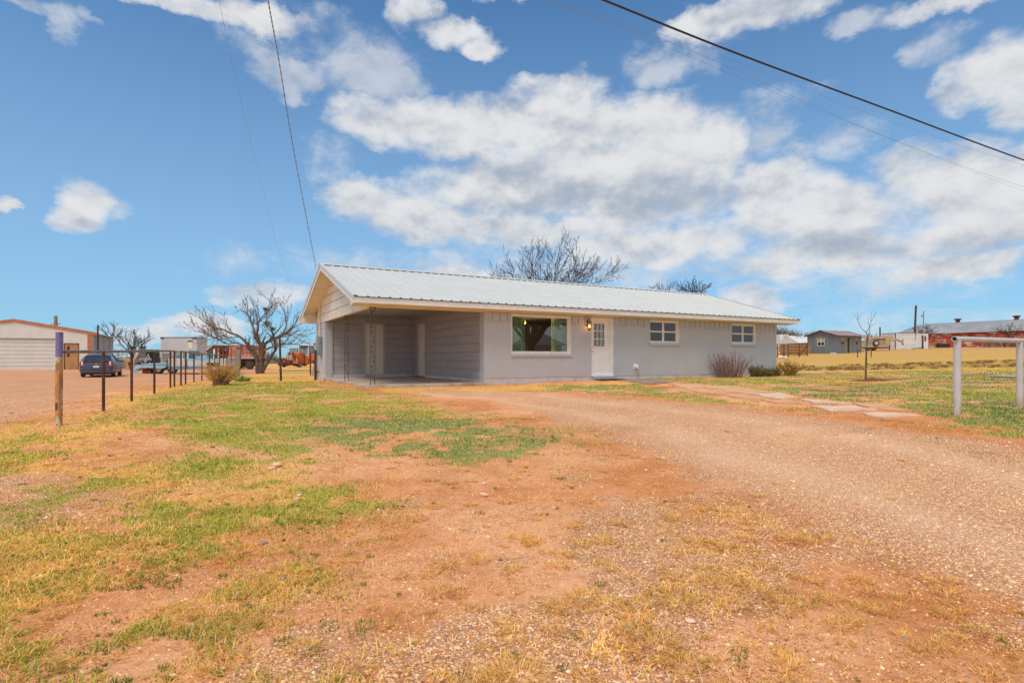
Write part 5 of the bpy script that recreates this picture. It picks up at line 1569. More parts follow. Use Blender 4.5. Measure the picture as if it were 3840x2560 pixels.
# iris clump
b0 = onground(907, 21.5); rn = random.Random(5)
mb = MB()
for i in range(150):
    a = rn.uniform(0, 2 * math.pi); u = rn.random() ** .6
    p = Vector((.27 * u * math.cos(a), .15 * u * math.sin(a), -.02)); d = Vector((math.cos(a) * u * .8, math.sin(a) * u * .6, 1)).normalized()
    L = rn.uniform(.20, .36); w_ = Vector((-d.y, d.x, 0)); w_ = (w_.normalized() if w_.length > .01 else Vector((1, 0, 0))) * .012
    m1 = p + d * L * .6; t_ = m1 + (d + Vector((d.x, d.y, -.5))).normalized() * L * .5
    mb.add([p - w_, p + w_, m1 + w_, m1 - w_, t_], [(0, 1, 2, 3), (3, 2, 4)])
solo('leafy_clump', mb, M_iris, 'bright green clump of strap-leaved plants beside the grey wood post', 'plant', loc=tuple(b0))

# far brush
def brush(name, label, x0, x1, Y, h_, n, seed, mat=None, cat='brush'):
    rn = random.Random(seed); segs = []
    mid = (x0 + x1) / 2; b0 = onground(mid, Y)
    for i in range(n):
        px_ = rn.uniform(x0, x1); yy = Y + rn.uniform(-2, 6)
        p = onground(px_, yy) - b0
        hh = h_ * rn.uniform(.4, 1) * (.75 + .25 * math.sin(px_ * .045 + seed))
        d = Vector((rn.gauss(0, .35), rn.gauss(0, .3), 1))
        q = wander(rn, p, d, hh, .045 * Y / 90, .02 * Y / 90, 4, .16); segs.append(q)
        branch_out(rn, q[0], q[1], 1, segs, .8, .45, .014 * Y / 90, .2, .1)
    o_ = solo(name, sweep(segs, 3), mat or M_brush, label, cat, loc=tuple(b0))
    o_['kind'] = 'stuff'
    return o_
brush('brush', 'grey brown thicket on the horizon behind the tractor and mesquite', 980, 1190, 150, 3.4, 420, 51)
brush('brush', 'dark bare thicket behind the wire gate right of the house', 2885, 3000, 120, 5.2, 750, 52)
brush('brush', 'low reddish brush on the horizon between house and corrugated shed', 2960, 3060, 130, 4.2, 420, 53, M_twigred)
brush('dry_weeds', 'tall orange dry weeds along the wire gate right of the house', 2930, 3030, 66, 1.5, 300, 54, M_brushor, 'weeds')
brush('dry_weeds', 'dry weeds at the foot of the red barn beside the white ribbed shed', 3490, 3530, 92, 2.0, 90, 55, M_brushor, 'weeds')
brush('brush', 'sparse grey brush behind the trailer and white ribbed shed', 3240, 3370, 140, 4.0, 120, 56)
brush('brush', 'faint grey brush on the horizon behind the pickup and skid loader', 440, 780, 170, 3.2, 400, 57)
brush('brush', 'thin grey bushes along the wire fence in front of the barn', 3680, 3860, 89, 1.7, 130, 58)

# ================================================================ pipe fences
def fence_pts(): pass
pf = thing('pipe_fence', 'rusty pipe rail fence with purple-topped end post along the gravel lot', 'fence', tuple(onground(220, 8.5)), 0)
o0 = Vector(pf.location)
posts = [(388, 10.47), (493.6, 12.5), (578.8, 14.65), (639, 17.0), (654, 17.6)]
def railz(x, y): return H(x, y) + 1.13
m = MB(); m.cyl((0, 0, -.1), (0.012, 0, 1.44), .048, n=20)
part('end_post', m, M_purple, pf, True, label='thick end post with flaking purple paint above rusty yellow-brown steel')
P_ = [Vector((0, 0, (HY - 1319) / -F * -8.5 + CAMZ - o0.z))]
for px_, Y in posts:
    q = onground(px_, Y); P_.append(Vector((q.x, q.y, 1.3)) - o0)
for i, yr in enumerate((1319, 1318, 1317, 1316, 1316, 1316)):
    Y = 8.5 if i == 0 else posts[i - 1][1]
    P_[i].z = CAMZ + (HY - yr) / F * Y - o0.z
P_[0] = P_[0] + (P_[1] - P_[0]).normalized() * .05
m = MB(); m.tube(P_, .028, 12); part('rail', m, M_piperail, pf, True)
for i, (px_, Y) in enumerate(posts):
    q = onground(px_, Y) - o0
    m = MB(); m.cyl((q.x, q.y, q.z - .1), (P_[i + 1].x, P_[i + 1].y, P_[i + 1].z - .01), .027, n=10); part('fence_post', m, M_pipe, pf, True)
pf2 = thing('pipe_fence', 'second rusty pipe rail fence receding past the dead bush to the pickup', 'fence', tuple(onground(678, 18.46)), 0)
o0 = Vector(pf2.location)
Ys_ = [18.46, 19.4, 21.4, 23.7, 26.4, 28.7, 31.2, 33.6, 36, 39.5]
xs_ = [-11.1 - .43 * (y - 18.46) for y in Ys_]
zt = [1.428 - .08 * (y - 18.46) / 21 for y in Ys_]
P_ = [Vector((x, y, z)) - o0 for x, y, z in zip(xs_, Ys_, zt)]
m = MB(); m.tube(P_, .030, 10); part('rail', m, M_piperail, pf2, True)
for x, y, z in zip(xs_, Ys_, zt):
    m = MB(); m.cyl(Vector((x, y, H(x, y) - .1)) - o0, Vector((x, y, z - .01)) - o0, .027, n=8); part('fence_post', m, M_pipe, pf2, True)
# white pipe hitching rail at the right
wr = thing('white_pipe_rail', 'white painted pipe rail with open dark end at the right edge', 'rail', tuple(onground(3589, 7.9)), 0)
o0 = Vector(wr.location); a = Vector((6.39, 7.9, 0)); b_ = Vector((8.30, 9.0, 0)); d = (b_ - a).normalized()
za, zb = CAMZ + (HY - 1271) / F * 7.9, CAMZ + (HY - 1277) / F * 9.0
ra = Vector((a.x, a.y, za)) - d * .09 - o0; rb = Vector((b_.x, b_.y, zb)) + (b_ - a) * 1.9 + Vector((0, 0, (zb - za) * 1.9)) - o0
m = MB()
n = 24; dd = (rb - ra).normalized(); u = dd.orthogonal().normalized(); w_ = dd.cross(u)
ring = lambda c, r_: [c + (u * math.cos(2 * math.pi * k / n) + w_ * math.sin(2 * math.pi * k / n)) * r_ for k in range(n)]
m.loft([ring(ra + dd * .5, .031), ring(ra, .031), ring(ra, .038), ring(rb, .038)], caps=False)
part('rail', m, M_wpost, wr, True)
for k in range(3):
    q = a + (b_ - a) * k; g_ = H(q.x, q.y); zz = za + (zb - za) * k
    m = MB(); m.cyl(Vector((q.x, q.y, g_ - .1)) - o0, Vector((q.x, q.y, zz - .02)) - o0, .046, n=20)
    part('rail_post', m, M_wpost, wr, True)
part('rail_bore', MB().cyl(ra + dd * .02, ra + dd * .03, .0305, n=20), M_black, wr)

# lone posts
def post(name, label, px_, ytop, Y, r, mat, lean=0, square=False, cat='post'):
    b0 = onground(px_, Y); top = CAMZ + (HY - ytop) / F * Y - b0.z
    m = MB()
    if square: m.poly([(-r, -r * .7, -.1), (r, -r * .7, -.1), (r, r * .7, -.1), (-r, r * .7, -.1)], (lean, 0, top + .1))
    else: m.cyl((0, 0, -.1), (lean, 0, top), r, r * .96, n=12)
    return solo(name, m, mat, label, cat, loc=tuple(b0), smooth=not square)
post('steel_post', 'tall dark rusty steel post standing alone on the back lawn', 1054, 1259.6, 22.6, .045, M_pipe, -.06)
post('steel_post', 'dark steel post close beside the left wall of the house', 1183, 1312, 23.6, .055, M_pipe, 0)
post('steel_post', 'thin rusty post in front of the red tractor cab', 1164, 1322, 34, .045, M_pipe, 0)
o = post('steel_post', 'grey pipe leaning beside the tractor rear wheel', 1167, 1340, 33, .07, M_galv, .35)
o = post('wood_post', 'thick weathered grey wooden post with a dark rusty cap', 888, 1303, 29, .11, M_wood, .12, True)
m = MB(); b0 = onground(888, 29); m.box(-.02, .26, -.1, .1, 1.54, 1.58)
part('post_cap', m, M_rust, o)
post('steel_post', 'tall thin dark pole at the right corner of the steel garage', 367, 1219, 40, .055, M_black)
m = MB(); m.cyl((-1.9, 0, .04), (1.9, .35, .04), .035, n=8)
b0 = onground(1122, 50); solo('loose_pipe', m, M_piperail, 'long pale pipe lying on the grass in front of the tractor', 'pipe', loc=tuple(b0), smooth=True)
m = MB(); m.cyl((-.5, 0, .03), (.5, .08, .03), .03, n=8)
b0 = onground(972, 19.6); solo('loose_pipe', m, M_straw, 'short pale pipe lying in the lawn left of the carport', 'pipe', loc=tuple(b0), smooth=True)

# ================================================================ vehicles
def tyre(mb, c, r, w_, axis='y', n=22, inner=.62):
    M_ = Matrix.Translation(c) @ (Matrix.Rotation(R(90), 4, 'X') if axis == 'y' else Matrix.Rotation(R(90), 4, 'Y'))
    mb.lathe([(r * inner, -w_ / 2 * .9), (r * .9, -w_ / 2), (r, -w_ * .36), (r, w_ * .36), (r * .9, w_ / 2), (r * inner, w_ / 2 * .9), (r * inner * .98, 0)], n, M_, caps=False)
def rim(mb, c, r, w_, axis='y', n=18, side=-1):
    M_ = Matrix.Translation(c) @ (Matrix.Rotation(R(90), 4, 'X') if axis == 'y' else Matrix.Rotation(R(90), 4, 'Y'))
    mb.lathe([(r * .97, -w_ * .44), (r * .84, -w_ * .44), (r * .78, -w_ * .28), (r * .3, -w_ * .34), (.02, -w_ * .36), (.02, w_ * .36), (r * .3, w_ * .34), (r * .78, w_ * .28), (r * .84, w_ * .44), (r * .97, w_ * .44)], n, M_)
def wheel(parent, c, r, w_, rmat, axis='y', inner=.62):
    m = MB(); tyre(m, c, r, w_, axis, inner=inner); o_ = part('wheel', m, M_rubber, parent, True)
    m = MB(); rim(m, c, r * inner * 1.02, w_, axis); part('rim', m, rmat, o_, True)
    return o_

# hatchback, heading away from the camera: local x forward, y left
cp = onground(378, 36.2)
car = thing('parked_hatchback', 'dark blue-grey hatchback seen from behind on the gravel by the tan door', 'car', (cp.x + .1, cp.y, cp.z), math.atan2(.878, -.479))
def sec(x, hw_, z0, z1, z2, tuck=.88):
    pts = [(-hw_ * .9, z0), (-hw_, z0 + .18), (-hw_, z1 - .1), (-hw_ * tuck, z1), (-hw_ * .5, z2), (hw_ * .5, z2), (hw_ * tuck, z1), (hw_, z1 - .1), (hw_, z0 + .18), (hw_ * .9, z0)]
    return [(x, y, z) for y, z in pts]
m = MB()
m.loft([sec(-2.18, .70, .35, .86, .90), sec(-2.10, .84, .25, 1.0, 1.04), sec(-1.7, .87, .22, 1.02, 1.06), sec(-.9, .875, .20, .98, 1.0), sec(.3, .875, .20, .94, .96), sec(1.1, .87, .20, .90, .93), sec(1.8, .82, .22, .78, .82), sec(2.2, .66, .28, .58, .60)])
body = part('body', m, M_carp, car, True)
def csec(x, w0, w1, z0, z1): return [(x, -w0, z0), (x, -w1, z1), (x, -w1 * .6, z1 + .04), (x, w1 * .6, z1 + .04), (x, w1, z1), (x, w0, z0)]
m = MB(); m.loft([csec(-2.06, .76, .66, .98, 1.06), csec(-1.55, .80, .60, .98, 1.30), csec(-.8, .80, .58, .96, 1.43), csec(.0, .80, .57, .94, 1.45), csec(.6, .80, .58, .92, 1.28), csec(1.25, .78, .70, .90, .96)])
part('glasshouse', m, M_darkglass, car, True)
m = MB(); m.loft([[(x, -w_, z - .015), (x, -w_, z), (x, -w_ * .6, z + .045), (x, w_ * .6, z + .045), (x, w_, z), (x, w_, z - .015)] for x, w_, z in ((-1.42, .61, 1.345), (-.8, .59, 1.435), (0, .58, 1.455), (.45, .585, 1.35))])
part('roof', m, M_carp, car, True)
m = MB()
for sg in (-1, 1):
    m.tube([(-1.42, sg * .615, 1.34), (-2.02, sg * .76, 1.04)], .035, 6); m.tube([(.45, sg * .60, 1.34), (1.15, sg * .77, .97)], .03, 6); m.tube([(-.35, sg * .60, 1.43), (-.3, sg * .80, .98)], .022, 6); m.tube([(-1.42, sg * .61, 1.35), (.45, sg * .6, 1.36)], .025, 6)
part('pillars', m, M_carp, car, True)
m = MB(); m.box(-2.165, -2.1, -.62, .62, .82, 1.03); part('rear_window', m, M_darkglass, car)
m = MB(); m.box(-2.2, -2.12, -.66, .66, .985, 1.03); part('spoiler', m, M_carp, car, bevel=.01)
for sg in (-1, 1):
    m = MB(); m.loft([[(-2.19, sg * .60, .68), (-2.19, sg * .78, .70), (-2.19, sg * .78, 1.0), (-2.19, sg * .68, 1.02)], [(-1.98, sg * .62, .68), (-1.96, sg * .88, .72), (-1.96, sg * .86, .98), (-1.98, sg * .7, 1.0)]]); t_ = part('tail_light', m, M_tail, car)
    m = MB(); m.box(-2.197, -2.17, sg * .70 - .035, sg * .70 + .035, .76, .99); part('reversing_lens', m, M_white, t_)
m = MB(); m.box(-2.215, -2.16, -.155, .155, .60, .70); part('number_plate', m, M_white, car)
m = MB(); m.lathe([(.05, 0), (.045, .01)], 14, Matrix.Translation((-2.19, 0, .80)) @ Matrix.Rotation(R(-90), 4, 'Y')); part('badge', m, M_chrome, car)
m = MB(); m.loft([sec(-2.24, .74, .30, .55, .56), sec(-2.12, .86, .24, .56, .57), sec(-1.95, .87, .24, .54, .55)]); part('rear_bumper', m, M_carp, car, True)
m = MB(); m.box(-2.2, -1.6, -.7, .7, .16, .27); part('under_tray', m, M_blackplastic, car)
for x in (-1.38, 1.32):
    for sg in (-1, 1): wheel(car, (x, sg * .775, .31), .31, .20, M_alloy)
for sg in (-1, 1):
    m = MB(); m.blob((.55, sg * .98, .99), .07, .11, .07, 2, 8, 5, 0); part('wing_mirror', m, M_carp, car, True)

M_bluelow = simple('dull_dark_blue_paint', (.10, .22, .32), .55, (.15, .27, .36), 3)
# pickup with its front taken off: local x forward points left in the picture
pk = onground(770, 42)
pu = thing('pickup_truck', 'old white and faded blue pickup with its front end stripped off', 'pickup', (pk.x, pk.y, pk.z), math.pi - .03)
def at_px(px_): return -((px_ - 770) / F * 42)
xb0, xb1 = at_px(876), at_px(733)      # bed
xc0, xc1 = at_px(731), at_px(657)      # cab
for (nm, z0, z1, mat) in (('bed_top_band', 1.02, 1.18, M_bluep), ('bed_side', .60, 1.02, M_cabw), ('bed_lower_band', .38, .60, M_bluelow)):
    m = MB()
    if nm == 'bed_top_band': m.box(xb0, xb1, -.95, .95, z0, z1)
    else:
        for sg in (-1, 1): m.box(xb0, xb0 + .55, sg * .95 - .02, sg * .95 + .02, z0, z1); m.box(xb0 + 1.45, xb1, sg * .95 - .02, sg * .95 + .02, z0, z1); m.box(xb0 + .55, xb0 + 1.45, sg * .95 - .02, sg * .95 + .02, max(z0, .86), max(z1, .87))
        m.box(xb0, xb0 + .05, -.93, .93, z0, z1)
    part(nm, m, mat, pu, bevel=.012)
m = MB(); m.loft([[(xc0, y, z) for y, z in ((-.93, .40), (-.95, 1.15), (-.93, 1.17), (.93, 1.17), (.95, 1.15), (.93, .4))], [(xc1, y, z) for y, z in ((-.93, .40), (-.95, 1.15), (-.93, 1.17), (.93, 1.17), (.95, 1.15), (.93, .4))]])
part('cab', m, M_cabw, pu, bevel=.015)
m = MB(); m.box(xc0, xc1, -.957, .957, .36, .60); part('lower_band', m, M_bluelow, pu)
zt_ = 1.74
m = MB(); m.loft([[(xc0 + .03, -.80, 1.17), (xc0 + .08, -.70, zt_), (xc0 + .08, .70, zt_), (xc0 + .03, .80, 1.17)], [(xc1 - .12, -.80, 1.17), (xc1 - .45, -.70, zt_), (xc1 - .45, .70, zt_), (xc1 - .12, .80, 1.17)]])
part('cab_windows', m, M_paleglass, pu)
m = MB(); m.box(xc0 + .05, xc1 - .42, -.73, .73, zt_, zt_ + .05)
for sg in (-1, 1):
    m.tube([(xc0 + .05, sg * .81, 1.15), (xc0 + .09, sg * .71, zt_ + .02)], .06, 6); m.tube([(xc1 - .10, sg * .81, 1.15), (xc1 - .44, sg * .71, zt_ + .02)], .035, 6)
    m.tube([(xc0 + .46, sg * .82, 1.15), (xc0 + .48, sg * .72, zt_)], .03, 6)
part('cab_roof', m, M_cabw, pu, bevel=.01)
m = MB(); m.box(xc0 + .05, xc0 + .09, -.965, .965, .45, 1.14); m.box(xc1 - .06, xc1 - .045, -.96, .96, .45, 1.14); part('door_gap', m, M_black, pu)
m = MB(); m.box(xb0 - .02, xb0 + .06, .955, .975, .78, 1.0); m.box(xb0 - .025, xb0, .78, .95, .78, 1.0); part('tail_light', m, M_tail, pu)
m = MB(); m.box(xc1, xc1 + 1.5, -.45, -.37, .42, .52); m.box(xc1, xc1 + 1.5, .37, .45, .42, .52); m.box(xc1 + .05, xc1 + .14, -.9, .9, .5, 1.15)
part('chassis', m, M_rust, pu)
m = MB(); m.box(xc1 + .25, xc1 + .9, -.28, .28, .5, .95); m.cyl((xc1 + .5, -.1, .95), (xc1 + .5, -.1, 1.1), .17, n=12); m.tube([(xc1 + .3, .2, .9), (xc1 + .6, .32, 1.1), (xc1 + .95, .2, .8)], .05, 8)
part('engine', m, M_tan, pu, True)
wheel(pu, (at_px(619), .80, .385), .385, .22, M_rim); wheel(pu, (at_px(619), -.80, .385), .385, .22, M_rim)
wheel(pu, (xb0 + 1.0, .80, .36), .36, .22, M_rim); wheel(pu, (xb0 + 1.0, -.80, .36), .36, .22, M_rim)
m = MB(); m.box(xb0 + .1, xb0 + 3.0, -.85, .85, .55, .60); part('bed_floor', m, M_rust, pu)
m = MB(); m.box(-.5, .5, -.3, .3, 0, .16)
solo('tool_box', m, M_cabw, 'pale box sitting on the side of the pickup bed behind the cab', 'box', loc=(pk.x - at_px(754) * -1 * -1 - .1, pk.y + .3, pk.z + 1.19), bevel=.02)
# loose front clip lying left of it
fp = onground(574, 41.5)
fr = thing('truck_front_clip', 'blue and white hood and fender cut off a pickup, lying on the ground', 'car part', tuple(fp), math.pi + .12)
m = MB(); m.loft([[(-1.25, -.55, .66), (-1.25, .55, .62), (-1.25, .6, .74), (-1.25, -.5, .80)], [(.2, -.6, .62), (.2, .6, .58), (.2, .62, .72), (.2, -.55, .78)], [(.95, -.55, .5), (.95, .6, .5), (.95, .62, .66), (.95, -.5, .70)]])
part('hood', m, M_bluep, fr, bevel=.02)
m = MB()
m.poly([(1.05, .62, .08), (.80, .62, .08), (.70, .62, .32), (.45, .62, .42), (.1, .62, .44), (-.3, .62, .40), (-.9, .62, .36), (-1.2, .62, .45), (-1.25, .62, .62), (.9, .62, .66), (1.0, .62, .60)], (0, .04, 0))
part('fender', m, M_bluep, fr)
m = MB(); m.poly([(.92, .665, .30), (.55, .665, .46), (-.6, .665, .46), (-1.1, .665, .50), (-1.1, .665, .56), (.86, .665, .56)], (0, .008, 0)); part('fender_stripe', m, M_cabw, fr)
m = MB(); m.box(.76, .80, .675, .69, .30, .44); part('side_marker', m, M_tail, fr)
m = MB(); m.box(-.1, .5, -.2, .5, .0, .40); m.tube([(-1.9, .2, .45), (-.6, .3, .28), (.3, .2, .25)], .08, 8); part('inner_frame', m, M_rust, fr)

# box truck body behind the pickup
bt = onground(676, 60); W_ = 60 / F
bx = thing('box_truck', 'white cargo box body with a low side door behind the pickup', 'truck', (bt.x, bt.y, bt.z), .06)
m = MB(); xl, xr = (605 - 676) * W_, (737 - 676) * W_
m.box(xl, xr, 0, 2.3, .35, 3.30); part('cargo_box', m, simple('dull_white_box_panel', (.50, .53, .56), .5, (.56, .56, .55), .8), bx, bevel=.02)
m = MB(); m.box(xl - .02, xr + .02, -.03, 2.33, 3.30, 3.36); m.box(xl - .02, xl + .35, -.035, 0, 3.18, 3.30); m.box(xr - .45, xr + .02, -.035, 0, 3.18, 3.30); part('roof_edge', m, M_rust, bx)
m = MB(); m.box(xl + .2, xl + 1.4, -.03, 0, .45, 1.5); part('side_door', m, M_galv, bx)
m = MB(); m.box(xl + .16, xl + 1.44, -.035, 0, 1.5, 1.55); part('door_header', m, M_rust, bx)
m = MB(); m.box(xr - .98, xr - .48, -.03, 0, 2.85, 2.97); part('vent_slot', m, M_black, bx)
m = MB(); m.box(xr - .96, xr - .5, -.012, 0, 2.15, 2.84); part('repair_panel', m, M_cream, bx)
for sx in (xl + .7, xr - .8):
    for y in (.2, 2.1): wheel(bx, (sx, y, .42), .42, .25, M_rim)

# red grain truck behind the post
rt = onground(860, 56); W_ = 56 / F
gt = thing('dump_truck', 'rusty red and white grain truck with a raised dark hoist frame behind the pickup', 'truck', (rt.x, rt.y, rt.z), -.10)
gx_ = lambda p: (p - 860) * W_
m = MB(); m.box(gx_(858), gx_(957), 0, 2.3, 1.28, 2.42); part('truck_bed', m, M_redrust, gt, bevel=.01)
m = MB()
for p in (866, 876, 888, 902, 915, 928, 942, 953): m.box(gx_(p) - .04, gx_(p) + .04, -.05, 0, 1.25, 2.44)
m.box(gx_(857), gx_(958), -.06, 0, 2.38, 2.46)
part('bed_ribs', m, M_redrust, gt)
m = MB(); m.box(gx_(856), gx_(958), -.08, 2.3, 1.08, 1.27); part('bed_rail', m, simple('pinkish_faded_paint', (.55, .33, .28), .6), gt)
m = MB(); m.box(gx_(850), gx_(956), .5, 1.8, .55, 1.06); part('chassis', m, M_black, gt)
for p in (938, 868):
    for y in (.15, 1.9): wheel(gt, (gx_(p), y, .47), .47, .30, M_rust, inner=.5)
m = MB()
m.poly([(gx_(766), 0, 1.95), (gx_(778), 0, 2.30), (gx_(786), 0, 2.46), (gx_(856), 0, 2.42), (gx_(856), 0, 2.12), (gx_(800), 0, 2.10), (gx_(770), 0, 1.72)], (0, .12, 0)); m.poly([(gx_(766), 1.9, 1.95), (gx_(778), 1.9, 2.30), (gx_(786), 1.9, 2.46), (gx_(856), 1.9, 2.42), (gx_(856), 1.9, 2.12), (gx_(800), 1.9, 2.10), (gx_(770), 1.9, 1.72)], (0, .12, 0))
for p in (806, 822, 836, 854): m.box(gx_(p) - .09, gx_(p) + .09, 0, .15, .9, 2.15); m.box(gx_(p) - .09, gx_(p) + .09, 1.8, 1.95, .9, 2.15)
m.box(gx_(804), gx_(858), 0, 2, .95, 1.15)
part('hoist_frame', m, M_rust, gt)
m = MB(); m.poly([(gx_(768), -.03, 1.98), (gx_(790), -.03, 2.44), (gx_(795), -.03, 2.44), (gx_(772), -.03, 1.94)], (0, .03, 0)); part('white_strut', m, M_white, gt)
m = MB(); m.box(gx_(818), gx_(842), .3, 1.4, 1.2, 1.9); part('hoist_drum', m, M_orange, gt, bevel=.04)
# teal trailer panel behind
tp = onground(772, 66); W_ = 66 / F
m = MB(); m.box((748 - 772) * W_, (796 - 772) * W_, 0, 1.6, .5, 2.45); tb = thing('utility_trailer', 'dark teal enclosed trailer with white corner behind the hoist frame', 'trailer', tuple(tp), 0)
part('trailer_body', m, M_greenp, tb, bevel=.02)
m = MB(); m.box((799 - 772) * W_, (811 - 772) * W_, 0, 1.6, .5, 2.6); part('trailer_door', m, M_white, tb)
m = MB(); m.box((751 - 772) * W_, (762 - 772) * W_, -.02, 0, 2.1, 2.35); part('small_window', m, M_white, tb)
for sx in (-.5, .6): wheel(tb, (sx, .1, .35), .35, .2, M_rim)

# wheel loader and tractor
lp_ = onground(1082, 100); W_ = 100 / F
ld = thing('wheel_loader', 'orange-yellow front loader with wide dark red bucket behind the tractor', 'loader', tuple(lp_), -.15)
gx_ = lambda p: (p - 1082) * W_
m = MB(); x0, x1 = gx_(1063), gx_(1108)
m.loft([[(x, -1.9, .15), (x, -2.0, .35), (x, -1.25, .2), (x, -.95, .9), (x, -1.05, 1.35), (x, -1.12, 1.35), (x, -1.05, .95), (x, -1.3, .32)] for x in (x0, x1)])
for x in (x0, x1): m.poly([(x, -1.9, .15), (x, -1.25, .2), (x, -.95, .9), (x, -1.05, 1.35), (x, -1.25, 1.3), (x, -1.9, .35)], (.05, 0, 0))
part('bucket', m, M_rust, ld)
m = MB()
for x in (gx_(1078), gx_(1103)): m.tube([(x, -1.1, .8), (x, -.3, 1.9), (x, .6, 2.0)], .13, 8)
for x in (gx_(1084), gx_(1090), gx_(1096)): m.tube([(x, -1.0, 1.1), (x, -.35, 1.75)], .09, 6)
m.box(gx_(1077), gx_(1104), -.35, -.15, 1.3, 1.75)
part('lift_arm', m, M_yellowor, ld)
m = MB(); m.box(gx_(1074), gx_(1106), .5, 3.8, .9, 1.9); part('body', m, M_yellowor, ld, bevel=.06)
m = MB(); m.box(gx_(1074), gx_(1103), 1.0, 2.6, 1.9, 3.2); part('cab', m, M_paleglass, ld, bevel=.05)
m = MB(); m.box(gx_(1073), gx_(1104), .95, 2.65, 3.2, 3.32)
for x in (gx_(1074), gx_(1083), gx_(1102)): m.box(x - .05, x + .05, .95, 1.05, 1.9, 3.2)
part('cab_frame', m, M_galv, ld)
for x in (gx_(1069), gx_(1112)):
    for y in (.2, 3.1): wheel(ld, (x, y, .72), .72, .5, M_rust, 'x')

tp_ = onground(1128, 74); W_ = 74 / F
tr = thing('farm_tractor', 'orange and red farm tractor with white cab and square front grille', 'tractor', tuple(tp_), -.12)
gx_ = lambda p: (p - 1128) * W_
m = MB(); m.box(gx_(1109), gx_(1124), -2.0, .3, 1.15, 1.95); part('hood', m, M_orange, tr, bevel=.05)
m = MB(); m.box(gx_(1107), gx_(1125), -2.05, -2.0, 1.0, 1.62); gr = part('grille', m, M_black, tr)
m = MB()
for k in range(4): m.box(gx_(1107.5) + k * .195, gx_(1107.5) + k * .195 + .035, -2.08, -2.05, 1.0, 1.60)
for k in range(5): m.box(gx_(1107.5), gx_(1124.5), -2.09, -2.08, 1.0 + k * .145, 1.035 + k * .145)
part('grille_bars', m, M_white, gr)
m = MB(); m.box(gx_(1106), gx_(1126), -2.07, -1.9, 1.66, 1.96); part('light_panel', m, M_rust, tr)
for p in (1109, 1122):
    m = MB(); m.lathe([(.07, 0), (.06, .03)], 10, Matrix.Translation((gx_(p), -2.07, 1.83)) @ Matrix.Rotation(R(90), 4, 'X')); part('headlight', m, M_white, tr)
m = MB(); m.box(gx_(1126), gx_(1144), -1.6, .2, 1.5, 1.92); part('fuel_tank', m, M_orange, tr, bevel=.06)
m = MB(); m.box(gx_(1124), gx_(1146), -1.9, .2, .5, .85); m.box(gx_(1126), gx_(1144), -1.2, .4, .85, 1.5); part('engine', m, M_orange, tr)
m = MB(); m.box(gx_(1126), gx_(1144), -1.25, -1.15, 1.38, 1.48); m.box(gx_(1127), gx_(1132), -1.26, -1.18, .85, 1.35); part('side_panel', m, M_white, tr)
m = MB(); m.box(gx_(1100), gx_(1122), -2.2, -2.0, .45, .95); part('front_weight', m, M_rust, tr)
m = MB(); m.box(gx_(1086), gx_(1150), -1.75, -1.6, .30, .46); part('front_axle', m, M_rust, tr)
wheel(tr, (gx_(1087), -1.65, .33), .33, .26, M_rust, 'x'); wheel(tr, (gx_(1148), -1.65, .36), .36, .26, M_galv, 'x')
m = MB(); m.loft([[(gx_(1119), 0, 1.75), (gx_(1164), 0, 1.75), (gx_(1164), 1.6, 1.75), (gx_(1119), 1.6, 1.75)], [(gx_(1122), .1, 2.85), (gx_(1160), .1, 2.85), (gx_(1160), 1.5, 2.85), (gx_(1122), 1.5, 2.85)]]); part('cab_glass', m, M_paleglass, tr)
m = MB(); m.box(gx_(1120), gx_(1162), -.1, 1.7, 2.85, 2.99); part('cab_roof', m, M_white, tr, bevel=.04)
m = MB(); m.box(gx_(1123), gx_(1156), -.13, -.1, 2.74, 2.92); part('roof_light_bar', m, M_rust, tr)
m = MB()
for a_, b_ in (((gx_(1118), -.02, 1.7), (gx_(1122), .06, 2.88)), ((gx_(1157), -.02, 1.2), (gx_(1157), .06, 2.88)), ((gx_(1172), 1.5, 1.7), (gx_(1164), 1.4, 2.88))): m.cyl(a_, b_, .06, n=6)
part('cab_posts', m, M_white, tr)
m = MB(); m.box(gx_(1156), gx_(1184), .1, 1.6, .9, 1.72); m.box(gx_(1150), gx_(1160), -.3, .2, .35, 1.3); part('rear_fender', m, M_orange, tr, bevel=.05)
wheel(tr, (gx_(1180), 1.0, .85), .85, .5, M_rust, 'x'); wheel(tr, (gx_(1104), 1.2, .85), .85, .5, M_rust, 'x')

# gravel heap
b0 = onground(1015, 140); rn = random.Random(3); mb = MB()
mb.loft([[(b0.x + (1 - u) * 2.2 * math.cos(a_) * rn.uniform(.9, 1.1), b0.y + (1 - u) * 1.8 * math.sin(a_), b0.z - .1 + 1.25 * u ** .8) for a_ in [2 * math.pi * k / 20 for k in range(20)]] for u in (0, .2, .4, .6, .8, .97)])
o = part('gravel_heap', mb, M_grav_pile, None, True); tag(o, 'dark grey cone of gravel beyond the mesquite trunk', 'gravel heap')

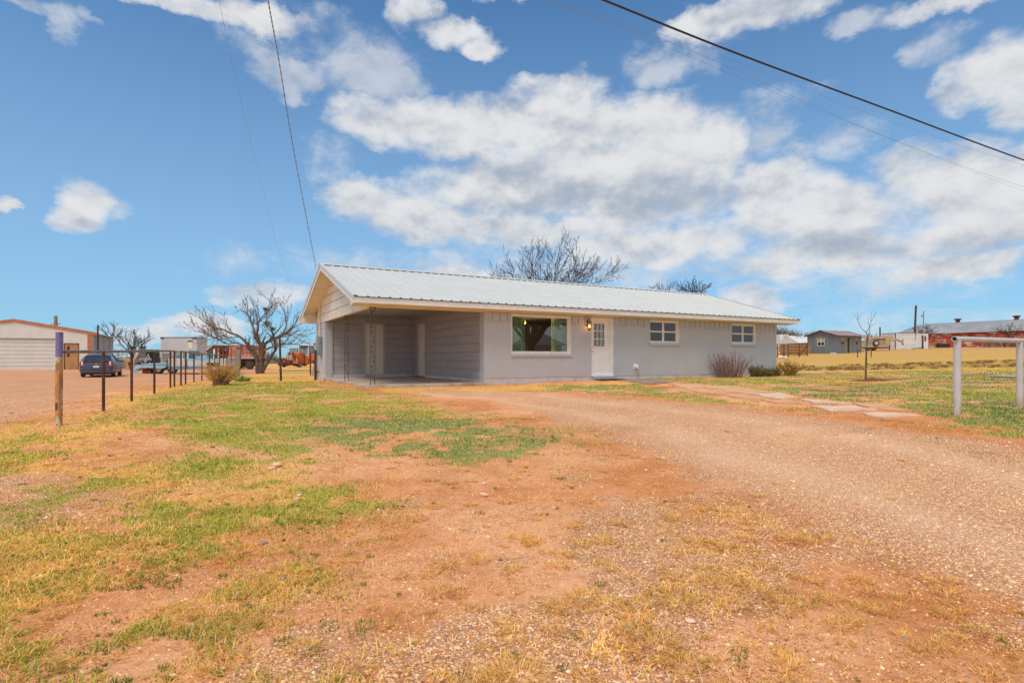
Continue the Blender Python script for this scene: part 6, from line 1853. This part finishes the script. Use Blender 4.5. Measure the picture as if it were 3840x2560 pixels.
# skid loader, block wall, orange bucket, junk
sp_ = onground(500, 52); W_ = 52 / F; gx_ = lambda p: (p - 500) * W_
sk = thing('skid_loader', 'white skid loader with a glazed cab parked right of the hatchback', 'loader', tuple(sp_), 0)
m = MB(); m.box(gx_(480), gx_(522), .1, 1.8, .35, 1.0); part('body', m, M_cabw, sk, bevel=.05)
m = MB(); m.box(gx_(494), gx_(514), 0, 1.3, 1.0, 2.0); part('cab', m, M_paleglass, sk, bevel=.06)
m = MB()
for a_, b_ in (((gx_(493), 0, .9), (gx_(496), 0, 2.05)), ((gx_(514), 0, .9), (gx_(512), 0, 2.05))): m.cyl(a_, b_, .06, n=6)
m.box(gx_(494), gx_(515), -.05, 1.3, 2.0, 2.1); m.box(gx_(495), gx_(513), -.04, 0, 1.0, 1.25); part('cab_frame', m, M_black, sk)
m = MB(); m.tube([(gx_(518), -.1, 1.95), (gx_(523), -.2, 2.0), (gx_(524), -.3, 1.5), (gx_(516), -.6, .6)], .12, 8); m.tube([(gx_(480), 0, 1.6), (gx_(478), -.3, 1.0), (gx_(474), -.5, .9)], .09, 8); part('lift_arm', m, M_cabw, sk, True)
for p in (482, 520):
    for y in (.3, 1.4): wheel(sk, (gx_(p), y, .40), .40, .28, M_rim, 'x')
b0 = onground(491, 47); m = MB(); W_ = 47 / F
m.poly([(-.36, 0, 0), (-.52, 0, .82), (.30, 0, .86), (.42, 0, 0), (.20, 0, 0), (.05, 0, .66), (-.30, 0, .66), (-.12, 0, 0)], (0, .9, 0))
solo('loader_bucket', m, M_doorbrown, 'rusty orange loader bucket standing on its edge behind the fence posts', 'bucket', loc=tuple(b0))
b0 = onground(518, 46); m = MB(); tyre(m, (0, 0, .36), .36, .26, 'x'); o = solo('spare_wheel', m, M_rubber, 'loose black wheel standing beside the rusty orange bucket', 'wheel', loc=tuple(b0), smooth=True)
b0 = onground(462, 50); rn = random.Random(2)
bw = thing('block_stack', 'stack of pale grey concrete blocks right of the hatchback', 'blocks', tuple(b0), .2)
for r_ in range(4):
    for c_ in range(4):
        m = MB(); m.box(-.95 + c_ * .47, -.95 + c_ * .47 + .455, 0, .25, r_ * .24, r_ * .24 + .228); part('block', m, M_conc if (r_ + c_) % 4 else M_cabw, bw)
m = MB(); m.box(-.9, .2, -.08, -.02, .25, .82); part('sheet_panel', m, M_galv, bw)
# dark frame cab
b0 = onground(558, 58); W_ = 58 / F
dc = thing('equipment_cab', 'dark glazed machine cab with white brackets behind the blue hood', 'cab', tuple(b0), .1)
m = MB(); m.box(-.6, .6, 0, 1.0, .1, 1.95); part('cab', m, M_darkglass, dc, bevel=.04)
m = MB(); m.cyl((-.62, -.05, 0), (-.72, -.05, 1.95), .035, n=6); m.cyl((.62, -.05, 0), (.56, -.05, 1.95), .035, n=6); m.tube([(-.3, -.06, .9), (0, -.06, 1.5), (.1, -.06, .8)], .05, 6); part('bracket', m, M_white, dc)
# far houses at left
def far_house(label, x0, x1, ybase, ywall, yroof, Y, wmat, rmat, cat='house', wins=()):
    mid = (x0 + x1) / 2; W_ = Y / F; zb_ = H((mid - CX) * W_, Y)
    h_ = thing('far_house', label, cat, ((mid - CX) * W_, Y, zb_), 0)
    hx = (x1 - x0) / 2 * W_; zw_ = CAMZ + (HY - ywall) * W_ - zb_; zr_ = CAMZ + (HY - yroof) * W_ - zb_
    m = MB(); m.box(-hx, hx, 0, 7, -.2, zw_); part('wall', m, wmat, h_)
    m = MB(); m.poly([(-hx - .4, -.5, zw_ - .05), (-hx - .4, 7.5, zw_ - .05), (-hx - .4, 3.5, zr_)], (2 * hx + .8, 0, 0)); part('roof', m, rmat, h_)
    for a_, b_, c_, e_ in wins:
        m = MB(); m.box((a_ - mid) * W_, (b_ - mid) * W_, -.04, 0, CAMZ + (HY - e_) * W_ - zb_, CAMZ + (HY - c_) * W_ - zb_); part('window', m, M_darkglass, h_)
    return h_
far_house('low red brick house beyond the equipment cab', 528, 640, 1370, 1340, 1326, 95, M_brickred, simple('grey_shingle', (.30, .26, .25), .8), wins=((538, 546, 1346, 1356),))
far_house('beige house with brown lower band beyond the block stack', 440, 482, 1362, 1337, 1328, 92, M_beige, M_cabw, wins=((451, 474, 1343, 1351),))

# ================================================================ steel garage at the left
GC = Vector((-35.1, 46, 0)); zg = .24
ga = thing('steel_garage', 'white steel garage with terracotta trim, roll-up door and tan side door', 'garage', (GC.x, GC.y, zg), YAW)
# local: -x along the front (left), +y into the building
wd = 9.9; dp = 11.5; ez, rz_ = 3.05, 3.86
gdoor = (-6.8, -2.43, 0, 2.5); pdoor = (-1.86, -.86, 0, 2.2)
m = MB()
wall(m, -wd, 0, -.1, ez, [(gdoor[0], gdoor[1], -.2, gdoor[3]), (pdoor[0], pdoor[1], -.2, pdoor[3])], 0, .15)
m.poly([(-wd, 0, ez), (0, 0, ez), (-wd / 2, 0, rz_)], (0, .15, 0)); part('front_wall', m, M_garage, ga); m = MB(); m.poly([(-wd, dp - .15, -.1), (0, dp - .15, -.1), (0, dp - .15, ez), (-wd / 2, dp - .15, rz_), (-wd, dp - .15, ez)], (0, .15, 0))
part('rear_wall', m, M_garage, ga)
m = MB(); m.box(-.12, 0, .15, dp - .15, -.1, ez); m.box(-wd, -wd + .12, .15, dp - .15, -.1, ez)
for k in range(34): m.box(0, .02, .3 + k * .33, .34 + k * .33, 0, ez - .02)
part('side_wall', m, M_garageside, ga)
m = MB()
for k in range(8): m.box(gdoor[0] + .001, gdoor[1] - .001, .05, .09 + (k % 2) * .002, k * .3125 + .022, (k + 1) * .3125)
part('roll_up_door', m, M_garage, ga)
m = MB(); m.box(gdoor[0], gdoor[1], .095, .11, 0, 2.5); part('door_backing', m, M_dark, ga)
m = MB(); m.box(gdoor[0] - .05, gdoor[1] + .05, -.03, 0, 2.5, 2.54); part('door_header', m, M_black, ga)
m = MB(); m.box(pdoor[0] + .05, pdoor[1] - .05, .02, .06, 0, 2.15); pd = part('door', m, M_doorbrown, ga, label='tan steel side door with a narrow dark window')
m = MB(); m.box(pdoor[0] + .22, pdoor[0] + .38, .012, .02, 1.1, 1.95); part('door_window', m, M_darkglass, pd)
m = MB(); m.box(pdoor[0], pdoor[0] + .05, -.02, .08, 0, 2.2); m.box(pdoor[1] - .05, pdoor[1], -.02, .08, 0, 2.2); m.box(pdoor[0], pdoor[1], -.022, .08, 2.15, 2.2); part('door_frame', m, M_rust, ga)
m = MB()
for sg, x0 in ((1, 0), (-1, -wd)):
    e0 = x0 + sg * .45; z0 = ez - .06
    m.poly([(e0, -.06, z0 - .12), (-wd / 2, -.06, rz_ - .02), (-wd / 2, -.06, rz_ + .22), (e0, -.06, z0 + .12)], (0, .05, 0))
m.box(-.30, .02, -.035, -.002, 0, ez - .1)
part('terracotta_trim', m, M_orangetrim, ga)
m = MB()
for sg, x0 in ((1, 0), (-1, -wd)):
    e0 = x0 + sg * .40
    m.poly([(e0, -.01, ez - .08), (-wd / 2, -.01, rz_ + .06), (-wd / 2, -.01, rz_ + .12), (e0, -.01, ez - .02)], (0, dp + .3, 0))
part('roof', m, M_garageside, ga)
m = MB(); m.box(-wd - .3, .3, -.5, 0, -.12, .02); part('apron', m, M_walk, ga)
M_rwash = simple('rust_washed_steel', (.46, .36, .27), .6)
for y in (1.6, 5.6, 9.0): m = MB(); m.box(.02, .045, y, y + .5, 1.4, ez - .1); part('rust_stain', m, M_rwash, ga)
def upole(label, px_, ytop, Y, r=.12, arms=(), lean=0, ybase=None, cat='utility pole', mat=None):
    b0 = onground(px_, Y); top = CAMZ + (HY - ytop) / F * Y - b0.z
    po = thing('utility_pole', label, cat, tuple(b0), 0)
    m = MB(); m.cyl((0, 0, -.2), (lean, 0, top), r, r * .8, n=8); part('pole', m, mat or M_wood, po)
    for (z_, w_) in arms:
        m = MB(); m.box(lean - w_, lean + w_, -.05, .05, top - z_, top - z_ + .1); part('crossarm', m, M_wood, po)
    return po, b0, top
upole('grey wooden pole behind the ridge of the steel garage', 214, 1184, 78, .26, ((1.2, .7),), -.2)
po, _, tp2 = upole('slim utility pole with a transformer on the horizon right of the house', 2970, 1240, 110, .12)
m = MB(); m.cyl((.42, 0, tp2 - 1.0), (.42, 0, tp2 - .45), .16, n=10); part('transformer', m, M_black, po)
upole('pale thin mast on the horizon just right of the house', 2941, 1238, 130, .05, ((.2, .4),), mat=M_galv)
upole('short dark pole behind the stock trailer', 3300, 1226, 100, .14, mat=M_black)
po, _, tp3 = upole('tall dark leaning pole in front of the barn roof', 3428, 1145, 90, .17, ((.5, .25),), .30, mat=M_pipe)
po, _, tp3 = upole('grey utility pole with small transformer beyond the barn roof', 3463, 1165, 130, .12, ((.9, .3),))
m = MB(); m.cyl((-.4, 0, tp3 - 1.6), (-.4, 0, tp3 - 1.0), .18, n=10); part('transformer', m, M_galv, po)
upole('thin dark mast beyond the red tractor', 1164, 1275, 120, .05, mat=M_galv)

# ================================================================ right background
SHO = Vector((39.5, 67, 0)); zs_ = H(39.5, 67)
sh = thing('corrugated_shed', 'old blue-grey corrugated iron shed with rusty roof and broken windows', 'shed', (SHO.x, SHO.y, zs_), YAW)
sd_, sl_ = 3.75, 5.3; ez, rz_ = 4.02 - zs_, 4.62 - zs_
m = MB()
wins = [(.95, 1.55, 1.1, 2.05), (4.0, 4.55, 1.1, 2.1)]; dr = (2.15, 2.75, .0, 2.0)
wall(m, 0, sl_, -.1, ez, [(dr[0], dr[1], -.2, dr[3]), *[(a_, b_, c_, e_) for a_, b_, c_, e_ in wins]], 0, .08)
gw = (1.55, 2.35, 1.05, 2.0)
wall(m, .08, sd_, -.1, ez, [gw], 0, .08, 'y')
m.poly([(.001, 0, ez), (.001, sd_, ez), (.001, sd_ / 2, rz_)], (.078, 0, 0)); m.box(sl_ - .08, sl_, .08, sd_, -.1, ez); m.box(.08, sl_ - .08, sd_ - .08, sd_, -.1, ez)
for k in range(38): m.box(.08 + k * .14, .115 + k * .14, -.014, 0, ez - .06, ez)
part('wall', m, M_shed, sh)
m = MB()
for (p, q) in ((-.35, sd_ / 2), (sd_ / 2, sd_ + .35)):
    f_ = lambda t: ez + (rz_ - ez) * (1 - abs(t - sd_ / 2) / (sd_ / 2)) + .05
    m.poly([(-.35, p, f_(p)), (-.35, q, f_(q)), (-.35, q, f_(q) + .05), (-.35, p, f_(p) + .05)], (sl_ + .8, 0, 0))
part('roof', m, M_shedroof, sh)
m = MB(); m.box(.3, sl_ - .3, .5, sd_ - .4, 0, ez - .1); part('dark_inside', m, M_dark, sh)
for (a_, b_, c_, e_) in wins:
    m = MB(); m.box(a_ - .05, b_ + .05, -.03, .0, c_ - .06, c_); m.box(a_ - .05, a_, -.03, 0, c_, e_); m.box(b_, b_ + .05, -.03, 0, c_, e_); m.box(a_, b_, -.02, .02, (c_ + e_) / 2 - .03, (c_ + e_) / 2 + .03); m.box((a_ + b_) / 2 - .02, (a_ + b_) / 2 + .02, -.018, .02, c_, e_); w_ = part('window', m, M_beige, sh)
    m = MB(); m.box(a_ + .02, b_ - .02, .03, .04, (c_ + e_) / 2 + .03, e_); part('window_board', m, M_mauve, w_)
m = MB(); a_, b_, c_, e_ = gw
m.box(-.03, 0, a_ - .06, b_ + .06, c_ - .07, c_); m.box(-.03, 0, a_ - .06, a_, c_, e_); m.box(-.03, 0, b_, b_ + .06, c_, e_); m.box(-.02, .02, a_, b_, c_ + .45, c_ + .5); m.box(-.02, .02, (a_ + b_) / 2 - .03, (a_ + b_) / 2 + .03, c_, e_)
w_ = part('window', m, M_cream, sh); m = MB(); m.box(.03, .04, a_ + .03, b_ - .03, c_ + .36, e_ - .02); part('window_board', m, M_tan, w_)
m = MB(); m.box(dr[0] - .07, dr[0], -.03, 0, 0, dr[3] + .07); m.box(dr[1], dr[1] + .07, -.03, 0, 0, dr[3] + .07); m.box(dr[0], dr[1], -.03, 0, dr[3], dr[3] + .07); w_ = part('door_frame', m, M_beige, sh)
m = MB(); m.box(dr[0] + .05, dr[1] - .05, .12, .16, 0, dr[3]); part('door', m, simple('mossy_green_door', (.06, .10, .04), .8), sh)
for i, (px_, lab) in enumerate(((3121, 'left one of two pale concrete blocks in front of the corrugated shed'), (3132, 'right one of two pale concrete blocks in front of the corrugated shed'))):
    b0 = onground(px_, 63.5); m = MB(); m.box(-.145, .145, 0, .2, 0, .28); solo('concrete_block', m, M_cabw, lab, 'block', 'blocks before the shed', loc=tuple(b0), bevel=.01)
# tan house between
far_house('beige house with pale tin roof showing left of the corrugated shed', 3000, 3120, 1330, 1285, 1256, 92, M_beige, M_wshed, wins=((3006, 3012, 1288, 1296), (3018, 3026, 1287, 1296)))
far_house('long low white trailer home on the horizon right of the house', 2880, 2965, 1318, 1292, 1288, 110, M_cabw, M_brush)
b0 = onground(2942, 100); m = MB(); m.box(-.8, .8, 0, 2, .6, 2.9); solo('white_tank', m, M_wshed, 'small white box tank beyond the wire gate', 'tank', loc=tuple(b0), bevel=.1)
# gates and wire fence
def gate(label, x0, x1, Y, h_, bars, rz=0, mesh=False, mat=None, diag=False, name='pipe_gate'):
    a_, b_ = onground(x0, Y), onground(x1, Y); g_ = thing(name, label, 'gate' if 'gate' in name else 'fence', tuple(a_), 0)
    d_ = b_ - a_
    for u in (0, 1):
        m = MB(); m.cyl(d_ * u + Vector((0, 0, -.1)), d_ * u + Vector((0, 0, h_)), .05, n=6); part('gate_post', m, mat or M_pipe, g_)
    for k in range(bars):
        z_ = h_ * (1 - k / max(bars, 1) * .9) - .03
        m = MB(); m.cyl(Vector((0, 0, z_)), d_ + Vector((0, 0, z_)), .03, n=6); part('gate_bar', m, mat or M_pipe, g_)
    if diag: m = MB(); m.cyl(Vector((0, 0, .05)), d_ + Vector((0, 0, h_ * .8)), .05, n=6); part('brace', m, M_pipe, g_)
    return g_
gate('rusty wire gate nearest the right end of the house', 2915, 2940, 58, 1.5, 4)
gate('rusty gate panel overgrown with orange weeds', 2955, 2997, 60, 1.45, 4)
gate('braced wire panel joined to the left side of the corrugated shed', 2997, 3027, 62, 1.5, 3, diag=True)
gate('thin green pipe frame in front of the corrugated shed', 3216, 3267, 55, .8, 1, mat=simple('green_pipe', (.06, .10, .07), .6), name='hitching_frame')
g0 = thing('wire_fence', 'low post and rail fence in front of the red barn', 'fence', tuple(onground(3676, 88)), 0)
o0 = Vector(g0.location)
for px_ in (3676, 3708, 3740, 3767, 3797, 3806, 3850):
    q = onground(px_, 88) - o0; m = MB(); m.cyl(q - Vector((0, 0, .1)), q + Vector((0, 0, 1.35)), .05 if px_ != 3767 else .1, n=6); part('fence_post', m, M_pipe, g0)
q = onground(3850, 88) - o0
for z_ in (.65, 1.3): m = MB(); m.cyl((0, 0, z_), q + Vector((0, 0, z_)), .025, n=5); part('fence_rail', m, M_piperail, g0)
for px_, sx in ((2928, .5), (2946, .25)):
    b0 = onground(px_, 56); m = MB(); m.blob((0, 0, .16), sx * .7, .15, .16, px_, 8, 5, .25); solo('feed_sack', m, M_cloth, 'larger white sack slumped at the foot of the wire gate' if px_ == 2928 else 'smaller white sack beside the larger one at the wire gate', 'sack', loc=tuple(b0), smooth=True)

# stock trailer
b0 = onground(3300, 76); W_ = 76 / F
st_ = thing('stock_trailer', 'tan gooseneck livestock trailer with spare wheel between shed and white shed', 'trailer', tuple(b0), .05)
gx_ = lambda p: (p - 3300) * W_
zz = lambda y: CAMZ + (HY - y) / F * 76 - b0.z
m = MB()
for y_ in (1291, 1284, 1278): m.box(gx_(3225), gx_(3323), 0, .06, zz(y_ + 2.6), zz(y_ - 2))
m.box(gx_(3225), gx_(3323), 0, .06, zz(1302), zz(1294)); m.box(gx_(3225), gx_(3323), -.02, .06, zz(1270), zz(1264)); m.box(gx_(3225), gx_(3323), 0, 1.9, zz(1265), zz(1262.5))
for p in (3226, 3247, 3268, 3287, 3305): m.box(gx_(p), gx_(p) + .08, .01, .05, zz(1300), zz(1266))
for y_ in (1291, 1284, 1278): m.box(gx_(3225), gx_(3323), 1.9, 1.96, zz(y_ + 2.6), zz(y_ - 2))
part('slatted_side', m, M_tan, st_)
m = MB(); m.poly([(gx_(3322), 0, zz(1300)), (gx_(3322), 0, zz(1260)), (gx_(3349), 0, zz(1258)), (gx_(3352), 0, zz(1276)), (gx_(3340), 0, zz(1286)), (gx_(3332), 0, zz(1303))], (0, 1.96, 0)); part('nose', m, M_tan, st_)
m = MB(); m.tube([(gx_(3346), .9, zz(1275)), (gx_(3384), .9, zz(1272)), (gx_(3408), .9, zz(1281))], .15, 8); m.cyl((gx_(3408), .9, zz(1270)), (gx_(3408), .9, zz(1287)), .11, n=8); part('gooseneck', m, M_tan, st_)
m = MB(); m.cyl((gx_(3408), .9, zz(1287)), (gx_(3408), .9, zz(1294)), .08, n=8); m.cyl((gx_(3341), .2, 0), (gx_(3341), .2, zz(1290)), .08, n=8); part('coupler_leg', m, M_rust, st_)
m = MB(); m.box(gx_(3225), gx_(3335), -.05, 1.95, zz(1306), zz(1302)); m.box(gx_(3225), gx_(3335), .0, .1, zz(1316), zz(1314)); part('floor_frame', m, M_pipe, st_)
wheel(st_, (gx_(3282), -.12, zz(1286)), .42, .22, M_rim)
for p in (3262, 3285): wheel(st_, (gx_(p), .5, .36), .36, .22, M_rim)
# white ribbed shed
b0 = onground(3359, 82); W_ = 82 / F
ws = thing('white_shed', 'white ribbed metal shed with dark door edge beside the barn', 'shed', tuple(b0), .04)
wx = (3485 - 3359) * W_; zt2 = CAMZ + (HY - 1249) / F * 82 - b0.z
m = MB(); m.box(0, wx, 0, 3, -.1, zt2)
n_ = 9
for k in range(n_): m.poly([(.05, 0, .1 + k * (zt2 - .15) / n_ + .05), (.05, -.045, .1 + k * (zt2 - .15) / n_ + .10), (.05, 0, .1 + (k + 1) * (zt2 - .15) / n_)], (wx * .73, 0, 0))
part('wall', m, M_wshed, ws)
m = MB(); m.box(-.06, 0, -.02, .10, 0, zt2 + .02); m.box(-.06, wx + .05, -.05, 3.05, zt2, zt2 + .05); m.box(wx * .60, wx * .60 + .07, -.045, -.035, zt2 * .6, zt2); part('trim', m, M_rust, ws)
m = MB(); m.box(wx * .795, wx * .85, -.03, 0, .1, zt2 - .4); m.box(wx * .78, wx * .85, -.032, 0, zt2 - .4, zt2 - .34); m.box(wx * .88, wx * .93, -.02, 0, 1.2, zt2 - .4); part('door', m, M_rust, ws)
m = MB(); m.tube([(wx * .45, -.1, 0), (wx * .66, -.15, .2), (wx * .85, -.1, .25)], .05, 6); part('bent_skirt', m, M_pipe, ws)
b0 = onground(3494, 83); m = MB(); m.box(-.4, .4, 0, .5, 0, .4); solo('crate', m, M_tan, 'pale tan box on the grass at the corner of the white shed', 'box', loc=tuple(b0), bevel=.02)
b0 = onground(3541, 90); m = MB(); m.box(-.95, .95, 0, .8, 0, .65); m.box(-1.0, 1.0, -.04, .84, .60, .68); solo('water_trough', m, M_blackplastic, 'black stock tank lying in front of the red barn', 'trough', loc=tuple(b0), bevel=.08)
# red barn: long side runs along the house depth direction
zb_ = 3.15
bn = thing('red_barn', 'long red barn with peeling paint and grey tin roof at the right', 'barn', (91.2, 98, zb_), YAW)
Lb0, Lb1 = -34, 21
ez = 1.2 + (HY - 1237) / F * 98 - zb_; rz_ = 1.2 + (HY - 1194.6) / F * 100.5 - zb_
m = MB()
m.box(0, .15, Lb0, 14.8, -.3, ez); m.box(.15, 9, Lb0, Lb0 + .15, -.3, ez); m.box(8.85, 9, Lb0 + .15, Lb1, -.3, ez); m.box(0, 8.85, Lb1 - .15, Lb1, -.3, ez); m.box(.05, .15, 14.8, Lb1 - .15, -.3, ez)
part('wall', m, M_barn, bn)
m = MB()
prof = [(-.4, ez - .12), (.2, ez + .35), (1.2, ez + (rz_ - ez) * .50), (2.6, ez + (rz_ - ez) * .82), (4.5, rz_), (6.4, ez + (rz_ - ez) * .82), (7.8, ez + (rz_ - ez) * .5), (8.8, ez + .35), (9.4, ez - .12)]
secs = [[(x, Lb0 - .3, z) for x, z in prof], [(x, 16.0, z) for x, z in prof]]
for k in range(1, 7):
    u = k / 6; sc_ = math.cos(u * math.pi / 2 * .96)
    secs.append([(4.5 + (x - 4.5), 16.0 + 5.4 * math.sin(u * math.pi / 2), (ez - .12) + (z - ez + .12) * sc_) for x, z in prof])
m.loft(secs, closed=False, caps=False)
part('roof', m, M_barnroof, bn, True)
for yb in (11.8, 2.6, -5.5):
    m = MB(); m.lathe([(.45, rz_ - .4), (.34, rz_ + .1), (.34, rz_ + .35), (.62, rz_ + .55), (.62, rz_ + .68), (.1, rz_ + .74)], 12, Matrix.Translation((4.5, yb, 0))); part('roof_vent', m, M_rust, bn)
m = MB(); m.box(-.03, 0, -2.2, .6, -.1, 2.2); part('barn_door', m, M_brushor, bn)

# ================================================================ behind the camera: the tree and house that the windows mirror
fan_tree('yard_tree', 'big bare tree across the drive, mirrored in the picture window', onground(CX, 1) * 0 + Vector((27.5, 3.6, H(27.5, 3.6))), 61, 10.5, 7.5, 12, r=.6, trunk=.16, minr=.04, dens=1.9, depth=3, lenf=.5)
nb = thing('neighbour_house', 'plain house with pale roof across the road, mirrored in the windows', 'house', (62, -16, H(62, -16)), R(125))
m = MB(); m.box(-9, 9, 0, 8, -.3, 2.6); part('wall', m, M_beige, nb)
m = MB(); m.poly([(-9.5, -.6, 2.55), (-9.5, 8.6, 2.55), (-9.5, 4, 4.6)], (19, 0, 0)); part('roof', m, M_roofw, nb)
m = MB(); m.box(-3, -1.5, -.04, 0, .9, 2.1); part('window', m, M_darkglass, nb)

# ================================================================ path of flagstones
fm = [M_stone, M_stone2, M_stone, M_stone2, M_stone, M_stone3, M_stone2, M_stone3, M_stone3, M_stone2, M_stone3]
fl = ['pinkish flagstone first in the path from the house door', 'tan flagstone second row nearest the lawn edge by the door', 'pinkish flagstone beside the first one on the far edge', 'tan flagstone on the near edge of the path middle', 'pinkish flagstone on the far edge of the path middle',
      'whitish flagstone on the far edge past the middle', 'small tan flagstone on the near edge past the middle', 'long whitish flagstone on the far edge of the path', 'large whitish flagstone on the near edge towards the drive', 'big tan flagstone at the far side of the path end', 'whitish flagstone last in the path beside the driveway']
for i, (pl, mt, lb) in enumerate(zip(FS, fm, fl)):
    rn = random.Random(i)
    P_ = [Vector((p[0], p[1], 0)) for p in STONES[i]]
    out = []
    for a_, b_ in zip(P_, P_[1:] + P_[:1]):
        for u in (0, .25, .5, .75):
            q = a_.lerp(b_, u) + Vector((rn.uniform(-.03, .03), rn.uniform(-.03, .03), 0)); out.append(q)
    c_ = sum(out, Vector()) / len(out)
    hz_ = [float(gz(np.array([q.x]), np.array([q.y]))[0]) for q in out]
    z_ = sum(hz_) / len(hz_) + .018
    m = MB(); m.add([(q.x - c_.x, q.y - c_.y, h_ + .022 - z_) for q, h_ in zip(out, hz_)] + [(q.x - c_.x, q.y - c_.y, h_ - .08 - z_) for q, h_ in zip(out, hz_)], [tuple(range(len(out)))] + [tuple(range(len(out), 2 * len(out)))[::-1]] + [(k, (k + 1) % len(out), len(out) + (k + 1) % len(out), len(out) + k) for k in range(len(out))])
    solo('flagstone', m, mt, lb, 'flagstone', 'flagstones of the path to the front door', loc=(c_.x, c_.y, z_))
P_ = [Vector((*gp(x, y), 0)) for x, y in WALK]
c_ = sum(P_, Vector()) / 4; m = MB()
m.poly([(q.x - c_.x, q.y - c_.y, H(q.x, q.y) - .05) for q in P_], (0, 0, .075)); o = solo('concrete_walk', m, M_walk, 'brown concrete pad between the front door and the flagstones', 'walkway', loc=(c_.x, c_.y, 0))
# stones lying about
for i, (x, y, r_, lb) in enumerate(((1012, 600, .05, 0),)): pass
ST = [(635, 1070, .085, 'flat pale brick fragment lying in the lawn left of centre'), (625, 1078, .05, 'small reddish stone just below the pale brick fragment'), (1110, 1137, .05, 'white lump of stone on the bare dirt in the centre'), (1112, 1110, .03, 'small pale stone above the white lump in the centre'), (688, 1137, .035, 'pink pebble stone at the edge of the lawn patch'), (682, 1148, .03, 'tiny pale stone beside the pink one'),
      (1440, 1452, .03, 'grey stone chip between the straw tufts at the bottom'), (650, 1330, .03, 'dark stone among pebbles at the lower left'), (605, 1248, .035, 'dark bark-like stone at the end of the green patch'), (1585, 1435, .03, 'pale stone chip at the lower right'), (2160, 868, .0, '')]
for i, (x, y, r_, lb) in enumerate(ST):
    if r_ == 0: continue
    p_ = gp(x * 3840 / 2352, y * 3840 / 2352); rr = random.Random(i)
    m = MB(); m.blob((0, 0, r_ * .25), r_ * .85, r_ * .6, r_ * .3, i, 9, 6, .22)
    solo('stone', m, M_rock if 'dark' not in lb and 'grey' not in lb else M_stonechip, lb, 'stone', 'stones lying on the ground', loc=(p_[0], p_[1], float(gz(np.array([p_[0]]), np.array([p_[1]]))[0])), rz=rr.uniform(0, 6))
p_ = gp(3785, 1413); m = MB(); m.box(-.55, .55, -.35, .35, 0, .03); solo('meter_cover', m, M_conc, 'flat pale concrete lid lying in the lawn at the far right', 'cover', loc=(p_[0], p_[1], H(*p_) + .02))

# ================================================================ overhead wires
def wire(name, label, pts, r, mat=None, sag=0, cat='cable', twist=0):
    P_ = [at(*p) for p in pts]
    out = []
    n_ = 40
    for i in range(n_ + 1):
        u = i / n_ * (len(P_) - 1); j = min(int(u), len(P_) - 2); f = u - j
        p0, p1, p2, p3 = P_[max(j - 1, 0)], P_[j], P_[j + 1], P_[min(j + 2, len(P_) - 1)]
        out.append(.5 * ((2 * p1) + (p2 - p0) * f + (2 * p0 - 5 * p1 + 4 * p2 - p3) * f * f + (3 * p1 - p0 - 3 * p2 + p3) * f ** 3))
    c_ = out[0].copy(); m = MB()
    if twist:
        for ph in (0, math.pi):
            fine = []
            for a_, b_ in zip(out[:-1], out[1:]):
                for k in range(5): fine.append(a_.lerp(b_, k / 5))
            m.tube([q - c_ + Vector((math.cos(ph + i * .9) * r * .9, 0, math.sin(ph + i * .9) * r * .9)) for i, q in enumerate(fine)], r * .75, 5)
    else: m.tube([q - c_ for q in out], r, 5)
    return solo(name, m, mat or M_wire, label, cat, loc=tuple(c_))
K = 3840 / 2352
wire('service_cable', 'thick black overhead cable crossing the upper right of the sky', [(1100 * K, -115 * K, 7), (1385 * K, 0, 8.5), (1700 * K, 126 * K, 10), (2040 * K, 252 * K, 12.2), (2352 * K, 368 * K, 15), (2700 * K, 490 * K, 20)], .018, M_wire)
wire('overhead_wire', 'thin wire just under the thick black cable', [(1100 * K, -60 * K, 18), (1255 * K, 0, 19), (1600 * K, 107 * K, 22), (2000 * K, 263 * K, 27), (2352 * K, 380 * K, 34), (2600 * K, 450 * K, 42)], .0045, M_wire2)
wire('overhead_wire', 'middle thin wire below the thick black cable', [(1100 * K, -70 * K, 18), (1250 * K, 0, 19), (1600 * K, 122 * K, 22), (2000 * K, 300 * K, 27), (2352 * K, 430 * K, 34), (2600 * K, 500 * K, 42)], .006, M_wire2)
wire('overhead_wire', 'lowest thin wire below the thick black cable', [(1100 * K, -70 * K, 20), (1265 * K, 0, 21), (1600 * K, 137 * K, 24), (1900 * K, 262 * K, 28), (2352 * K, 439 * K, 36), (2600 * K, 520 * K, 44)], .0045, M_wire2)
wire('service_cable', 'twisted grey service wire dropping from the top to the house gable', [(600 * K, -140 * K, 9.5), (616 * K, 0, 11), (640 * K, 135 * K, 12.8), (670 * K, 320 * K, 16), (700 * K, 480 * K, 19.5), (726 * K, 616 * K, 23.5)], .010, M_wire2, twist=1)
wire('overhead_wire', 'very thin wire left of the twisted service wire', [(490 * K, -140 * K, 14), (503 * K, 0, 16), (560 * K, 260 * K, 22), (600 * K, 420 * K, 28), (645 * K, 590 * K, 38), (690 * K, 715 * K, 60)], .004, M_wire2)
wire('overhead_wire', 'faint distant wire running up to the right from the house roof end', [(1800 * K, 708 * K, 60), (1950 * K, 690 * K, 64), (2150 * K, 652 * K, 70), (2352 * K, 610 * K, 78), (2600 * K, 555 * K, 90)], .007, M_wire2)
wire('overhead_wire', 'faint wire running right from the leaning pole by the barn', [(3435, 1150, 90), (3650, 1150, 95), (3860, 1137, 100), (4100, 1120, 110)], .008, M_wire2)
